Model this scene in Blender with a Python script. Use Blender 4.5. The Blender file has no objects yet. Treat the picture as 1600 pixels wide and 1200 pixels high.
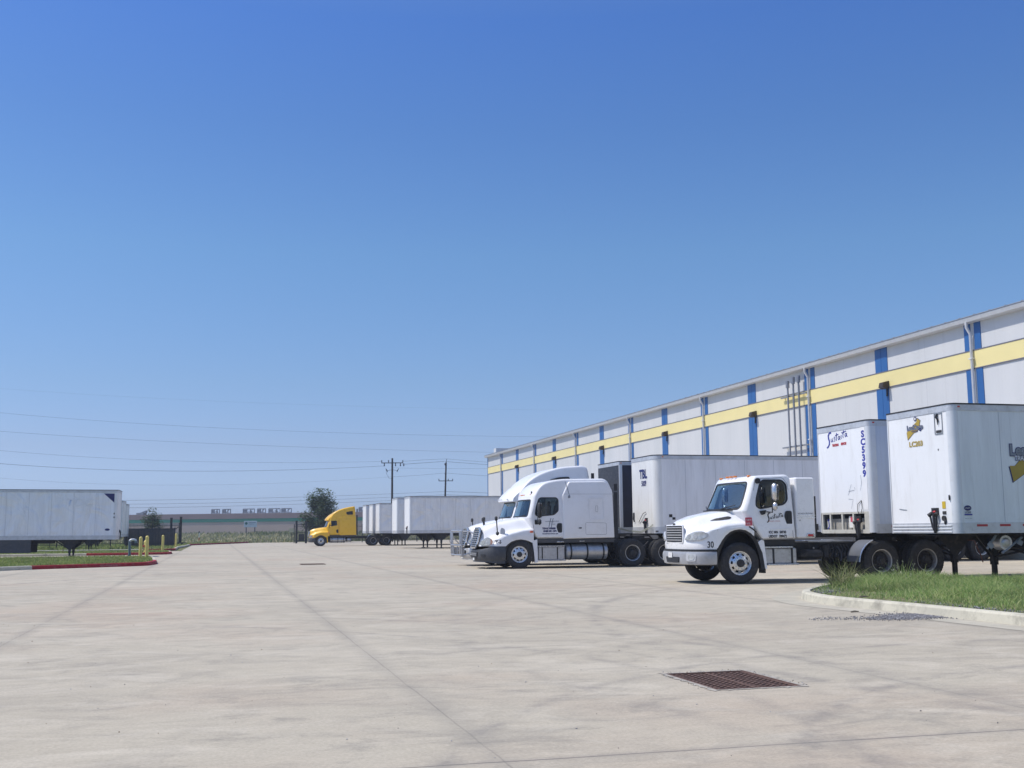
import bpy, bmesh, math, random
from mathutils import Vector, Matrix
R = math.radians
random.seed(7)
sc = bpy.context.scene
C = sc.collection

# ------------------------------------------------------------------ camera
YAW, PITCH, ROLL = 14.76, 7.455, -0.5
cam_d = bpy.data.cameras.new('camera')
cam = bpy.data.objects.new('camera', cam_d)
C.objects.link(cam)
cam_d.sensor_width = 36.0
cam_d.lens = 36.0 * 1750 / 1600
cam_d.clip_start = 0.1
cam_d.clip_end = 6000
cam.matrix_world = (Matrix.Translation((0, 0, 1.35)) @ Matrix.Rotation(R(-YAW), 4, 'Z')
                    @ Matrix.Rotation(R(90 + PITCH), 4, 'X') @ Matrix.Rotation(R(ROLL), 4, 'Z'))
sc.camera = cam

# ------------------------------------------------------------------ world and sun
SUN_EL = 58.0
SUN_AZ = Vector((-0.955, 0.297, 0)).normalized()      # horizontal direction towards the sun
w = bpy.data.worlds.new('World')
sc.world = w
w.use_nodes = True
nt = w.node_tree
nt.nodes.clear()
out = nt.nodes.new('ShaderNodeOutputWorld')
bg = nt.nodes.new('ShaderNodeBackground')
sky = nt.nodes.new('ShaderNodeTexSky')
sky.sky_type = 'NISHITA'
sky.sun_disc = False
sky.sun_elevation = R(SUN_EL)
sky.sun_rotation = math.atan2(SUN_AZ.x, SUN_AZ.y)
sky.altitude = 0
sky.air_density = 1.0
sky.dust_density = 1.0
sky.ozone_density = 8.0
# clear air colour by height; unseen zenith brightened as fill light for shaded sides
tc = nt.nodes.new('ShaderNodeTexCoord')
sx_ = nt.nodes.new('ShaderNodeSeparateXYZ')
nt.links.new(tc.outputs['Generated'], sx_.inputs[0])
rp = nt.nodes.new('ShaderNodeValToRGB')
TINT = [(0.0, (.42, .48, .69)), (.027, (.415, .468, .665)), (.073, (.405, .395, .485)), (.13, (.395, .405, .45)), (.242, (.37, .43, .465)), (.346, (.305, .39, .485)), (.43, (.27, .375, .53)), (.60, (.62, .60, .60)), (1.0, (.82, .77, .72))]
while len(rp.color_ramp.elements) < len(TINT):
    rp.color_ramp.elements.new(0.5)
for e, (p_, c_) in zip(rp.color_ramp.elements, TINT):
    e.position = p_
    e.color = (*c_, 1)
nt.links.new(sx_.outputs[2], rp.inputs[0])
mxw = nt.nodes.new('ShaderNodeMix')
mxw.data_type = 'RGBA'
mxw.blend_type = 'MULTIPLY'
mxw.inputs[0].default_value = 1.0
nt.links.new(sky.outputs[0], mxw.inputs[6])
nt.links.new(rp.outputs[0], mxw.inputs[7])
gain = nt.nodes.new('ShaderNodeVectorMath')
gain.operation = 'SCALE'
gain.inputs['Scale'].default_value = 2.0
nt.links.new(mxw.outputs[2], gain.inputs[0])
nt.links.new(gain.outputs[0], bg.inputs['Color'])
bg.inputs['Strength'].default_value = 0.13
nt.links.new(bg.outputs[0], out.inputs[0])

sd = bpy.data.lights.new('sun', 'SUN')
sd.energy = 3.55
sd.angle = R(0.5)
sd.color = (1.0, 0.945, 0.86)
so = bpy.data.objects.new('sun', sd)
C.objects.link(so)
sdir = Vector((SUN_AZ.x * math.cos(R(SUN_EL)), SUN_AZ.y * math.cos(R(SUN_EL)), math.sin(R(SUN_EL))))
so.rotation_euler = sdir.to_track_quat('Z', 'Y').to_euler()
so.location = (-20, 10, 40)

sc.view_settings.view_transform = 'Standard'
sc.view_settings.look = 'None'
sc.view_settings.exposure = 0.15
sc.view_settings.gamma = 1.0

# ------------------------------------------------------------------ materials
def srgb(r, g, b):
    f = lambda c: (c / 255 / 12.92) if c / 255 <= 0.04045 else ((c / 255 + 0.055) / 1.055) ** 2.4
    return (f(r), f(g), f(b), 1)

class NT:
    """small wrapper to write node graphs briefly"""
    def __init__(s, name):
        s.m = bpy.data.materials.new(name)
        s.m.use_nodes = True
        s.t = s.m.node_tree
        s.b = s.t.nodes['Principled BSDF']
        s.geo = None
    def n(s, typ, **kw):
        x = s.t.nodes.new(typ)
        for k, v in kw.items():
            setattr(x, k, v)
        return x
    def l(s, a, b):
        s.t.links.new(a, b)
    def val(s, sock, v):
        if hasattr(v, 'is_linked') or hasattr(v, 'links'):
            s.l(v, sock)
        else:
            sock.default_value = v
    def pos(s):
        if s.geo is None:
            s.geo = s.n('ShaderNodeTexCoord')
        return s.geo.outputs['Object']
    def mapping(s, scale=(1, 1, 1), rot=(0, 0, 0), loc=(0, 0, 0), vec=None):
        m = s.n('ShaderNodeMapping')
        m.inputs['Scale'].default_value = scale
        m.inputs['Rotation'].default_value = rot
        m.inputs['Location'].default_value = loc
        s.l(vec or s.pos(), m.inputs['Vector'])
        return m.outputs[0]
    def noise(s, scale, detail=4, rough=0.55, vec=None, dist=0.0):
        x = s.n('ShaderNodeTexNoise')
        x.inputs['Scale'].default_value = scale
        x.inputs['Detail'].default_value = detail
        x.inputs['Roughness'].default_value = rough
        x.inputs['Distortion'].default_value = dist
        s.l(vec or s.pos(), x.inputs['Vector'])
        return x.outputs['Fac']
    def ramp(s, fac, stops, interp='LINEAR'):
        x = s.n('ShaderNodeValToRGB')
        x.color_ramp.interpolation = interp
        el = x.color_ramp.elements
        while len(el) < len(stops):
            el.new(0.5)
        for e, (p, c) in zip(el, stops):
            e.position = p
            e.color = c if len(c) == 4 else (*c, 1)
        s.l(fac, x.inputs[0])
        return x.outputs['Color']
    def mix(s, fac, a, b, mode='MIX'):
        x = s.n('ShaderNodeMix', data_type='RGBA', blend_type=mode)
        s.val(x.inputs[0], fac)
        s.val(x.inputs[6], a)
        s.val(x.inputs[7], b)
        return x.outputs[2]
    def math(s, op, a, b=0.0, c=None):
        x = s.n('ShaderNodeMath', operation=op)
        s.val(x.inputs[0], a)
        s.val(x.inputs[1], b)
        if c is not None:
            s.val(x.inputs[2], c)
        return x.outputs[0]
    def sep(s, vec=None):
        x = s.n('ShaderNodeSeparateXYZ')
        s.l(vec or s.pos(), x.inputs[0])
        return x.outputs
    def bump(s, h, strength=0.3, dist=0.02):
        x = s.n('ShaderNodeBump')
        x.inputs['Strength'].default_value = strength
        x.inputs['Distance'].default_value = dist
        s.l(h, x.inputs['Height'])
        s.l(x.outputs[0], s.b.inputs['Normal'])
    def col(s, v):
        s.val(s.b.inputs['Base Color'], v)
    def set(s, **kw):
        for k, v in kw.items():
            s.val(s.b.inputs[k.replace('_', ' ')], v)
        return s

MATS = {}
def mat(name, col, rough=0.5, metal=0.0, var=0.12, scale=3.0, coat=0.0, bump=0.0, dirt=None, dirt_amt=0.0, streak=False, spec=0.5):
    """a paint / plastic / metal with slight mottling, optional dirt and bump"""
    if name in MATS:
        return MATS[name]
    g = NT(name)
    c = col if len(col) == 4 else (*col, 1)
    vec = g.mapping((1, 1, 0.25)) if streak else g.pos()
    n = g.noise(scale, 5, 0.6, vec)
    dk = tuple(x * (1 - var) for x in c[:3]) + (1,)
    lt = tuple(min(1, x * (1 + var * 0.6)) for x in c[:3]) + (1,)
    cc = g.ramp(n, [(0.3, dk), (0.7, lt)])
    if dirt:
        n2 = g.noise(scale * 2.3, 8, 0.7, vec)
        f = g.ramp(n2, [(0.5, (0, 0, 0)), (0.75, (dirt_amt,) * 3)])
        cc = g.mix(f, cc, dirt if len(dirt) == 4 else (*dirt, 1))
    g.col(cc)
    rn = g.ramp(g.noise(scale * 4, 4), [(0.3, (max(0, rough - 0.06),) * 3), (0.7, (min(1, rough + 0.08),) * 3)])
    g.set(Roughness=rn, Metallic=metal, Coat_Weight=coat, Specular_IOR_Level=spec)
    if bump:
        g.bump(g.noise(scale * 8, 6, 0.6), bump, 0.01)
    MATS[name] = g.m
    return g.m

WHITE = mat('white_paint', (0.84, 0.84, 0.84), 0.28, var=0.02, scale=1.2, coat=0.4, dirt=(0.6, 0.57, 0.52), dirt_amt=0.25)
WHITE2 = mat('white_gelcoat', (0.82, 0.82, 0.83), 0.33, var=0.025, scale=1.2, coat=0.25, dirt=(0.58, 0.55, 0.5), dirt_amt=0.3)
YELLOW = mat('yellow_paint', (0.88, 0.50, 0.012), 0.3, var=0.04, scale=1.2, coat=0.4, dirt=(0.6, 0.36, 0.05), dirt_amt=0.25)
BLACK = mat('black_plastic', (0.018, 0.019, 0.022), 0.55, var=0.3, bump=0.15)
DARKGREY = mat('dark_grey_plastic', (0.055, 0.06, 0.07), 0.6, var=0.15, bump=0.1, dirt=(0.16, 0.14, 0.12), dirt_amt=0.4)
FRAME = mat('frame_black', (0.02, 0.021, 0.024), 0.65, var=0.35, dirt=(0.12, 0.1, 0.08), dirt_amt=0.5, bump=0.2)
RUBBER = mat('tyre_rubber', (0.028, 0.028, 0.03), 0.8, var=0.25, dirt=(0.13, 0.115, 0.1), dirt_amt=0.5, scale=6, bump=0.2)
ALU = mat('polished_aluminium', (0.72, 0.73, 0.75), 0.28, 0.9, var=0.15, dirt=(0.25, 0.22, 0.2), dirt_amt=0.4, scale=8)
ALU2 = mat('dull_aluminium', (0.50, 0.51, 0.53), 0.42, 0.75, var=0.15, dirt=(0.22, 0.2, 0.18), dirt_amt=0.5, scale=5)
CHROME = mat('chrome', (0.66, 0.65, 0.64), 0.27, 0.85, var=0.08)
SILVER = mat('silver_paint', (0.58, 0.59, 0.60), 0.38, 0.25, var=0.08, dirt=(0.2, 0.18, 0.16), dirt_amt=0.3)
DRUM = mat('rusty_iron', (0.05, 0.04, 0.036), 0.8, 0.3, var=0.4, scale=9, bump=0.3)
HUB = mat('dark_hub', (0.035, 0.035, 0.038), 0.6, 0.2, var=0.4, scale=9, dirt=(0.12, 0.1, 0.08), dirt_amt=0.5)
AMBER = mat('amber_lens', (0.75, 0.22, 0.02), 0.2, var=0.1, coat=0.6)
RED = mat('red_lens', (0.55, 0.03, 0.03), 0.25, var=0.1, coat=0.5)
REDSTK = mat('red_sticker', (0.55, 0.07, 0.11), 0.5, var=0.1)
NAVY = mat('navy_vinyl', (0.012, 0.018, 0.12), 0.45, var=0.15)
BLUEV = mat('blue_vinyl', (0.02, 0.03, 0.30), 0.45, var=0.2)
BLACKV = mat('black_vinyl', (0.015, 0.015, 0.02), 0.45, var=0.15)
GREYV = mat('faded_grey_vinyl', (0.22, 0.25, 0.29), 0.5, var=0.2)
REDV = mat('red_vinyl', (0.45, 0.04, 0.05), 0.5, var=0.3, scale=20)
WHITEV = mat('white_vinyl', (0.8, 0.8, 0.8), 0.5, var=0.05)
GOLDV = mat('mustard_vinyl', (0.42, 0.30, 0.04), 0.45, var=0.15)
LENS = mat('headlamp_lens', (0.55, 0.58, 0.60), 0.12, 0.35, var=0.35, scale=14, coat=1.0)
SEAT = mat('seat_fabric', (0.11, 0.11, 0.12), 0.9, var=0.2)
DASH = mat('dashboard_grey', (0.10, 0.10, 0.11), 0.7, var=0.2)
PAPER = mat('paper_white', (0.7, 0.7, 0.68), 0.8, var=0.08)

def glass_mat(name, tint, clear):
    g = NT(name)
    t = g.t
    tr = t.nodes.new('ShaderNodeBsdfTransparent')
    tr.inputs[0].default_value = (*tint, 1)
    gl = t.nodes.new('ShaderNodeBsdfGlossy')
    gl.inputs['Roughness'].default_value = 0.02
    gl.inputs['Color'].default_value = (0.9, 0.95, 1, 1)
    lw = t.nodes.new('ShaderNodeFresnel')
    lw.inputs[0].default_value = 1.5
    ge = t.nodes.new('ShaderNodeNewGeometry')
    fr = g.math('MULTIPLY', g.math('MINIMUM', lw.outputs[0], 1.0), g.math('SUBTRACT', 1.0, ge.outputs['Backfacing']))
    ad = g.math('MAXIMUM', g.math('ADD', fr, clear), 0.0)
    mx = t.nodes.new('ShaderNodeMixShader')
    g.l(ad, mx.inputs[0])
    g.l(tr.outputs[0], mx.inputs[1])
    g.l(gl.outputs[0], mx.inputs[2])
    g.l(mx.outputs[0], t.nodes['Material Output'].inputs[0])
    MATS[name] = g.m
    return g.m
GLASS = glass_mat('windscreen_glass', (0.84, 0.93, 0.95), 0.03)
GLASSD = glass_mat('door_glass', (0.55, 0.60, 0.63), 0.0)

def trailer_side_mat(name, base, seed, streaks=0.25, dents=0.5, dirt=(0.33, 0.32, 0.30)):
    g = NT(name)
    v = g.mapping((1.3, 1.3, 0.22), loc=(seed, seed, 0))
    n1 = g.noise(2.0, 6, 0.6, v)
    c = g.ramp(n1, [(0.25, tuple(x * 0.86 for x in base)), (0.6, base), (0.8, tuple(min(1, x * 1.06) for x in base))])
    v2 = g.mapping((5, 5, 0.4), loc=(seed * 3, 0, 0))
    f = g.ramp(g.noise(2.2, 7, 0.65, v2), [(0.52, (0, 0, 0)), (0.78, (streaks,) * 3)])
    c = g.mix(f, c, (*dirt, 1))
    z = g.sep()[2]
    low = g.ramp(g.math('SUBTRACT', 1.75, z), [(0.0, (0, 0, 0)), (0.5, (0.35,) * 3)])
    spk = g.ramp(g.noise(7, 8, 0.75, g.mapping(loc=(seed, 0, seed))), [(0.45, (0.1,) * 3), (0.7, (1, 1, 1))])
    c = g.mix(g.mix(1.0, low, spk, 'MULTIPLY'), c, (*dirt, 1))
    g.col(c)
    g.set(Roughness=0.42, Specular_IOR_Level=0.45)
    d = g.noise(0.9, 5, 0.6, g.mapping((1, 1, 0.8), loc=(seed * 7, 0, 0)), 0.8)
    d = g.noise(0.62, 3, 0.5, g.mapping((1, 1, 0.8), loc=(seed * 7, 0, 0)), 1.0)
    g.bump(d, min(1, dents), 0.12 if dents < 1 else 0.35)
    return g.m

# ------------------------------------------------------------------ mesh building
class MB:
    def __init__(s):
        s.v = []; s.f = []; s.mi = []; s.cur = 0
    def add(s, vs, fs, mi=None):
        o = len(s.v)
        s.v += [tuple(p) for p in vs]
        for f in fs:
            s.f.append([i + o for i in f])
            s.mi.append(s.cur if mi is None else mi)
        return s
    def box(s, c, d, rot=None, bev=0.0, mi=None):
        hx, hy, hz = d[0] / 2, d[1] / 2, d[2] / 2
        if bev > 0:
            b = min(bev, hx * 0.95, hy * 0.95, hz * 0.95)
            pts = []
            idx = {}
            for sx in (-1, 1):
                for sy in (-1, 1):
                    for sz in (-1, 1):
                        for k in range(3):
                            p = [sx * (hx - b), sy * (hy - b), sz * (hz - b)]
                            p[k] = (sx * hx, sy * hy, sz * hz)[k]
                            idx[(sx, sy, sz, k)] = len(pts)
                            pts.append(p)
            F = []
            for k in range(3):
                a, bb = [(1, 2), (2, 0), (0, 1)][k]
                for sg in (-1, 1):
                    q = []
                    for (u, v) in ((-1, -1), (1, -1), (1, 1), (-1, 1)):
                        t = [0, 0, 0]; t[k] = sg; t[a] = u; t[bb] = v
                        q.append(idx[(*t, k)])
                    F.append(q if sg > 0 else q[::-1])
            for k in range(3):
                a, bb = [(1, 2), (2, 0), (0, 1)][k]
                for u in (-1, 1):
                    for v in (-1, 1):
                        def id_(kk, e):
                            t = [0, 0, 0]; t[k] = e; t[a] = u; t[bb] = v
                            return idx[(*t, kk)]
                        q = [id_(a, -1), id_(a, 1), id_(bb, 1), id_(bb, -1)]
                        F.append(q if u * v < 0 else q[::-1])
            for sx in (-1, 1):
                for sy in (-1, 1):
                    for sz in (-1, 1):
                        q = [idx[(sx, sy, sz, k)] for k in range(3)]
                        F.append(q if sx * sy * sz > 0 else q[::-1])
        else:
            pts = [(x * hx, y * hy, z * hz) for x in (-1, 1) for y in (-1, 1) for z in (-1, 1)]
            F = [(0, 1, 3, 2), (4, 6, 7, 5), (0, 4, 5, 1), (2, 3, 7, 6), (0, 2, 6, 4), (1, 5, 7, 3)]
        M = rot.to_3x3() if rot is not None else Matrix.Identity(3)
        cv = Vector(c)
        return s.add([tuple(M @ Vector(p) + cv) for p in pts], F, mi)
    def b2(s, x0, x1, y0, y1, z0, z1, bev=0.0, mi=None):
        return s.box(((x0 + x1) / 2, (y0 + y1) / 2, (z0 + z1) / 2), (abs(x1 - x0), abs(y1 - y0), abs(z1 - z0)), None, bev, mi)
    def frame_axes(s, d):
        d = d.normalized()
        up = Vector((0, 0, 1)) if abs(d.z) < 0.9 else Vector((1, 0, 0))
        a = d.cross(up).normalized()
        return a, a.cross(d).normalized()
    def cyl(s, p0, p1, r, n=12, r2=None, cap=True, mi=None):
        p0 = Vector(p0); p1 = Vector(p1)
        a, b = s.frame_axes(p1 - p0)
        r2 = r if r2 is None else r2
        vs = []
        for p, rr in ((p0, r), (p1, r2)):
            for i in range(n):
                t = 2 * math.pi * i / n
                vs.append(p + a * rr * math.cos(t) + b * rr * math.sin(t))
        fs = [(i, (i + 1) % n, n + (i + 1) % n, n + i) for i in range(n)]
        if cap:
            fs += [tuple(range(n))[::-1], tuple(range(n, 2 * n))]
        return s.add(vs, fs, mi)
    def tube(s, path, r, n=8, cap=True, mi=None, closed=False):
        P = [Vector(p) for p in path]
        vs = []
        m = len(P)
        pa = None
        for k, p in enumerate(P):
            if closed:
                d = P[(k + 1) % m] - P[k - 1]
            else:
                d = P[min(k + 1, m - 1)] - P[max(k - 1, 0)]
            if pa is None:
                a, b = s.frame_axes(d)
            else:
                d = d.normalized()
                a = (pa - d * pa.dot(d)).normalized()
                b = a.cross(d).normalized()
            pa = a
            rr = r[k] if isinstance(r, (list, tuple)) else r
            for i in range(n):
                t = 2 * math.pi * i / n
                vs.append(p + a * rr * math.cos(t) + b * rr * math.sin(t))
        fs = []
        for k in range(m if closed else m - 1):
            for i in range(n):
                q = (k + 1) % m
                fs.append((k * n + i, k * n + (i + 1) % n, q * n + (i + 1) % n, q * n + i))
        if cap and not closed:
            fs += [tuple(range(n))[::-1], tuple(range((m - 1) * n, m * n))]
        return s.add(vs, fs, mi)
    def lathe(s, prof, n=32, origin=(0, 0, 0), axis='Y', mi=None, skip=None, lug=None):
        """prof: (radius, offset along axis)"""
        vs = []
        for j, (r, h) in enumerate(prof):
            for i in range(n):
                t = 2 * math.pi * i / n
                rr = r
                if lug and j in lug and (i % 2):
                    rr = r - 0.014
                if axis == 'Y':
                    p = (rr * math.cos(t), h, rr * math.sin(t))
                elif axis == 'Z':
                    p = (rr * math.cos(t), rr * math.sin(t), h)
                else:
                    p = (h, rr * math.cos(t), rr * math.sin(t))
                vs.append((p[0] + origin[0], p[1] + origin[1], p[2] + origin[2]))
        fs = []
        for j in range(len(prof) - 1):
            for i in range(n):
                if skip and skip(j, i):
                    continue
                fs.append((j * n + i, j * n + (i + 1) % n, (j + 1) * n + (i + 1) % n, (j + 1) * n + i))
        return s.add(vs, fs, mi)
    def prism(s, pts, f0, f1, mi=None):
        """pts 2d outline; f0/f1 map a 2d point to a 3d point for the two caps"""
        n = len(pts)
        vs = [f0(*p) for p in pts] + [f1(*p) for p in pts]
        fs = [(i, (i + 1) % n, n + (i + 1) % n, n + i) for i in range(n)]
        fs += [tuple(range(n))[::-1], tuple(range(n, 2 * n))]
        return s.add(vs, fs, mi)
    def xz(s, pts, y0, y1, mi=None):
        return s.prism(pts, lambda a, b: (a, y0, b), lambda a, b: (a, y1, b), mi)
    def yz(s, pts, x0, x1, mi=None):
        return s.prism(pts, lambda a, b: (x0, a, b), lambda a, b: (x1, a, b), mi)
    def xy(s, pts, z0, z1, mi=None):
        return s.prism(pts, lambda a, b: (a, b, z0), lambda a, b: (a, b, z1), mi)
    def grid(s, rows, mi=None, closed=False):
        """rows: list of equally long point lists"""
        n = len(rows[0])
        vs = [p for r in rows for p in r]
        fs = []
        for j in range(len(rows) - 1):
            for i in range(n if closed else n - 1):
                k = (i + 1) % n
                fs.append((j * n + i, j * n + k, (j + 1) * n + k, (j + 1) * n + i))
        return s.add(vs, fs, mi)
    def mesh(s, name, mats, smooth=None, fix=True):
        me = bpy.data.meshes.new(name)
        me.from_pydata(s.v, [], s.f)
        if not isinstance(mats, (list, tuple)):
            mats = [mats]
        for m in mats:
            me.materials.append(m)
        if len(mats) > 1:
            me.polygons.foreach_set('material_index', s.mi)
        if fix:
            bm = bmesh.new(); bm.from_mesh(me)
            bmesh.ops.recalc_face_normals(bm, faces=bm.faces)
            bm.to_mesh(me); bm.free()
        if smooth is not None:
            me.polygons.foreach_set('use_smooth', [True] * len(me.polygons))
            me.set_sharp_from_angle(angle=R(smooth))
        me.update()
        return me
    def build(s, name, mats, parent=None, smooth=40, fix=True):
        o = bpy.data.objects.new(name, s.mesh(name, mats, smooth, fix))
        C.objects.link(o)
        if parent is not None:
            o.parent = parent
        return o

def tag(o, label=None, cat=None, group=None, kind=None):
    if label: o['label'] = label
    if cat: o['category'] = cat
    if group: o['group'] = group
    if kind: o['kind'] = kind
    return o
def empty(name, loc=(0, 0, 0), rz=0.0, ry=0.0):
    o = bpy.data.objects.new(name, None)
    o.empty_display_size = 0.3
    C.objects.link(o)
    o.location = loc
    o.rotation_euler = (0, ry, rz)
    return o
def link_obj(name, me, parent, loc=(0, 0, 0), rot=(0, 0, 0)):
    o = bpy.data.objects.new(name, me)
    C.objects.link(o)
    o.parent = parent
    o.location = loc
    o.rotation_euler = rot
    return o
def copy_tree(o, parent=None):
    c = o.copy(); C.objects.link(c)
    if parent is not None:
        c.parent = parent
    for ch in list(o.children):
        copy_tree(ch, c)
    return c

def rounded(pts, r, n=5):
    """round the corners of a closed polygon; r a number or one per corner"""
    res = []
    m = len(pts)
    for i in range(m):
        p = Vector(pts[i]); a = Vector(pts[i - 1]); b = Vector(pts[(i + 1) % m])
        ri = r[i] if isinstance(r, (list, tuple)) else r
        da = (a - p); db = (b - p)
        t = min(ri, da.length * 0.48, db.length * 0.48)
        if t < 1e-4:
            res.append(tuple(p)); continue
        p0 = p + da.normalized() * t
        p1 = p + db.normalized() * t
        for k in range(n + 1):
            q = k / n
            res.append(tuple(p0 * (1 - q) ** 2 + p * 2 * q * (1 - q) + p1 * q * q))
    return res
def densify(pts, step):
    res = []
    m = len(pts)
    for i in range(m):
        a = Vector(pts[i]); b = Vector(pts[(i + 1) % m])
        k = max(1, int((b - a).length / step))
        for j in range(k):
            res.append(tuple(a.lerp(b, j / k)))
    return res
def offset(pts, d):
    """inward offset (positive d) of a closed outline; points that would fold over are gathered to their valid neighbours"""
    m = len(pts)
    area = sum(pts[i][0] * pts[(i + 1) % m][1] - pts[(i + 1) % m][0] * pts[i][1] for i in range(m))
    sg = 1 if area > 0 else -1
    V = [Vector(p) for p in pts]
    res = []
    for i in range(m):
        a = V[i - 1]; p = V[i]; b = V[(i + 1) % m]
        e1 = (p - a); e2 = (b - p)
        if e1.length < 1e-7: e1 = e2
        if e2.length < 1e-7: e2 = e1
        e1 = e1.normalized(); e2 = e2.normalized()
        n1 = Vector((-e1.y, e1.x)) * sg; n2 = Vector((-e2.y, e2.x)) * sg
        nn = (n1 + n2)
        if nn.length < 1e-5: nn = n1
        nn = nn.normalized()
        k = 1 / max(0.5, nn.dot(n1))
        res.append(p + nn * d * k)
    if abs(d) < 0.02 or m > 260:
        return [tuple(p) for p in res]
    ok = []
    for q in res:
        dm = 9e9
        for i in range(m):
            a = V[i]; e = V[(i + 1) % m] - a
            L2 = e.length_squared
            t = 0 if L2 < 1e-12 else max(0, min(1, (q - a).dot(e) / L2))
            dd = (a + e * t - q).length_squared
            if dd < dm: dm = dd
        ok.append(dm >= (abs(d) * 0.97) ** 2)
    if not any(ok):
        return [tuple(p) for p in res]
    out_ = []
    for i in range(m):
        if ok[i]:
            out_.append(tuple(res[i])); continue
        j = next(k for k in range(1, m + 1) if ok[(i - k) % m])
        l = next(k for k in range(1, m + 1) if ok[(i + k) % m])
        t = j / (j + l)
        out_.append(tuple(res[(i - j) % m].lerp(res[(i + l) % m], t)))
    return out_
def lerpc(tab, x):
    """piecewise linear table lookup, tab sorted ascending in x"""
    if x <= tab[0][0]: return tab[0][1]
    for (a, va), (b, vb) in zip(tab, tab[1:]):
        if x <= b:
            t = (x - a) / (b - a)
            t = t * t * (3 - 2 * t) * 0.4 + t * 0.6
            return va + (vb - va) * t
    return tab[-1][1]
def sstep(a, b, x):
    t = max(0, min(1, (x - a) / (b - a)))
    return t * t * (3 - 2 * t)

# text as flat mesh lettering: origin, right vector, up vector
def lettering(name, body, size, m, parent, origin, right, up, shear=0.0, bold=0.0, align='LEFT', spacing=1.0, sx=1.0):
    cu = bpy.data.curves.new(name, 'FONT')
    cu.body = body
    cu.size = size
    cu.shear = shear
    cu.offset = bold
    cu.align_x = align
    cu.space_character = spacing
    cu.extrude = 0.0
    cu.resolution_u = 3
    o = bpy.data.objects.new(name, cu)
    C.objects.link(o)
    dg = bpy.context.evaluated_depsgraph_get()
    me = bpy.data.meshes.new_from_object(o.evaluated_get(dg))
    bpy.data.objects.remove(o)
    r = Vector(right).normalized(); u = Vector(up).normalized(); n = r.cross(u)
    M = Matrix((( r.x * sx, u.x, n.x, origin[0]), (r.y * sx, u.y, n.y, origin[1]), (r.z * sx, u.z, n.z, origin[2]), (0, 0, 0, 1)))
    me.transform(M)
    me.materials.clear(); me.materials.append(m)
    ob = bpy.data.objects.new(name, me)
    C.objects.link(ob)
    if parent is not None:
        ob.parent = parent
    return ob
def strokes(name, lines, wd, m, parent, origin, right, up, scale=1.0):
    """flat ribbons drawn along 2d polylines"""
    r = Vector(right).normalized(); u = Vector(up).normalized(); o = Vector(origin)
    mb = MB()
    for ln in lines:
        wk = ln[0] * wd; pts = [Vector((p[0] * (scale[0] if isinstance(scale, tuple) else scale), p[1] * (scale[1] if isinstance(scale, tuple) else scale))) for p in ln[1]]
        L = []; Rr = []
        for i, p in enumerate(pts):
            d = (pts[min(i + 1, len(pts) - 1)] - pts[max(0, i - 1)]).normalized()
            nn = Vector((-d.y, d.x)) * wk * (0.6 + 0.4 * math.sin(math.pi * min(1, (i + 0.6) / len(pts))))
            L.append(p + nn); Rr.append(p - nn)
        mb.grid([[tuple(o + r * q.x + u * q.y) for q in L], [tuple(o + r * q.x + u * q.y) for q in Rr]])
    return mb.build(name, m, parent, None, fix=False)
SUSTAITA = [
 (2.2, [(0.52, 1.00), (0.44, 1.08), (0.30, 1.02), (0.20, 0.85), (0.22, 0.66), (0.30, 0.45), (0.28, 0.22), (0.16, 0.05), (0.0, -0.02)]),
 (1, [(0.50, 0.62), (0.49, 0.42), (0.55, 0.36), (0.64, 0.45), (0.68, 0.66), (0.67, 0.42), (0.73, 0.38)]),
 (1, [(0.93, 0.70), (0.84, 0.70), (0.83, 0.60), (0.92, 0.53), (0.91, 0.42), (0.80, 0.40)]),
 (1.2, [(1.12, 0.98), (1.07, 0.75), (1.05, 0.50), (1.10, 0.42)]), (1, [(0.96, 0.80), (1.10, 0.83), (1.30, 0.86)]),
 (1, [(1.42, 0.68), (1.32, 0.72), (1.24, 0.60), (1.28, 0.46), (1.40, 0.56), (1.44, 0.72), (1.43, 0.48), (1.50, 0.46)]),
 (1.1, [(1.60, 0.78), (1.57, 0.58), (1.61, 0.50)]), (1, [(1.64, 0.93), (1.66, 0.98)]),
 (1.2, [(1.86, 1.10), (1.80, 0.88), (1.77, 0.62), (1.82, 0.54)]), (1, [(1.68, 0.90), (1.86, 0.95), (2.12, 1.02)]),
 (1, [(2.16, 0.82), (2.06, 0.85), (1.98, 0.72), (2.02, 0.60), (2.13, 0.70), (2.18, 0.86), (2.17, 0.62), (2.26, 0.62)])]

# ------------------------------------------------------------------ booleans (on temporary objects)
def boolean(base_me, ops):
    o = bpy.data.objects.new('tmp', base_me)
    C.objects.link(o)
    tmp = [o]
    for op, me in ops:
        c = bpy.data.objects.new('tmpc', me)
        C.objects.link(c)
        tmp.append(c)
        md = o.modifiers.new('b', 'BOOLEAN')
        md.operation = op
        md.solver = 'EXACT'
        md.object = c
    bpy.context.view_layer.update()
    dg = bpy.context.evaluated_depsgraph_get()
    me = bpy.data.meshes.new_from_object(o.evaluated_get(dg))
    for t in tmp:
        bpy.data.objects.remove(t)
    return me
def finish_mesh(me, name, m, parent, smooth=35):
    me.materials.clear(); me.materials.append(m)
    me.polygons.foreach_set('material_index', [0] * len(me.polygons))
    me.polygons.foreach_set('use_smooth', [True] * len(me.polygons))
    me.set_sharp_from_angle(angle=R(smooth))
    me.name = name
    ob = bpy.data.objects.new(name, me)
    C.objects.link(ob)
    ob.parent = parent
    return ob

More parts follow.
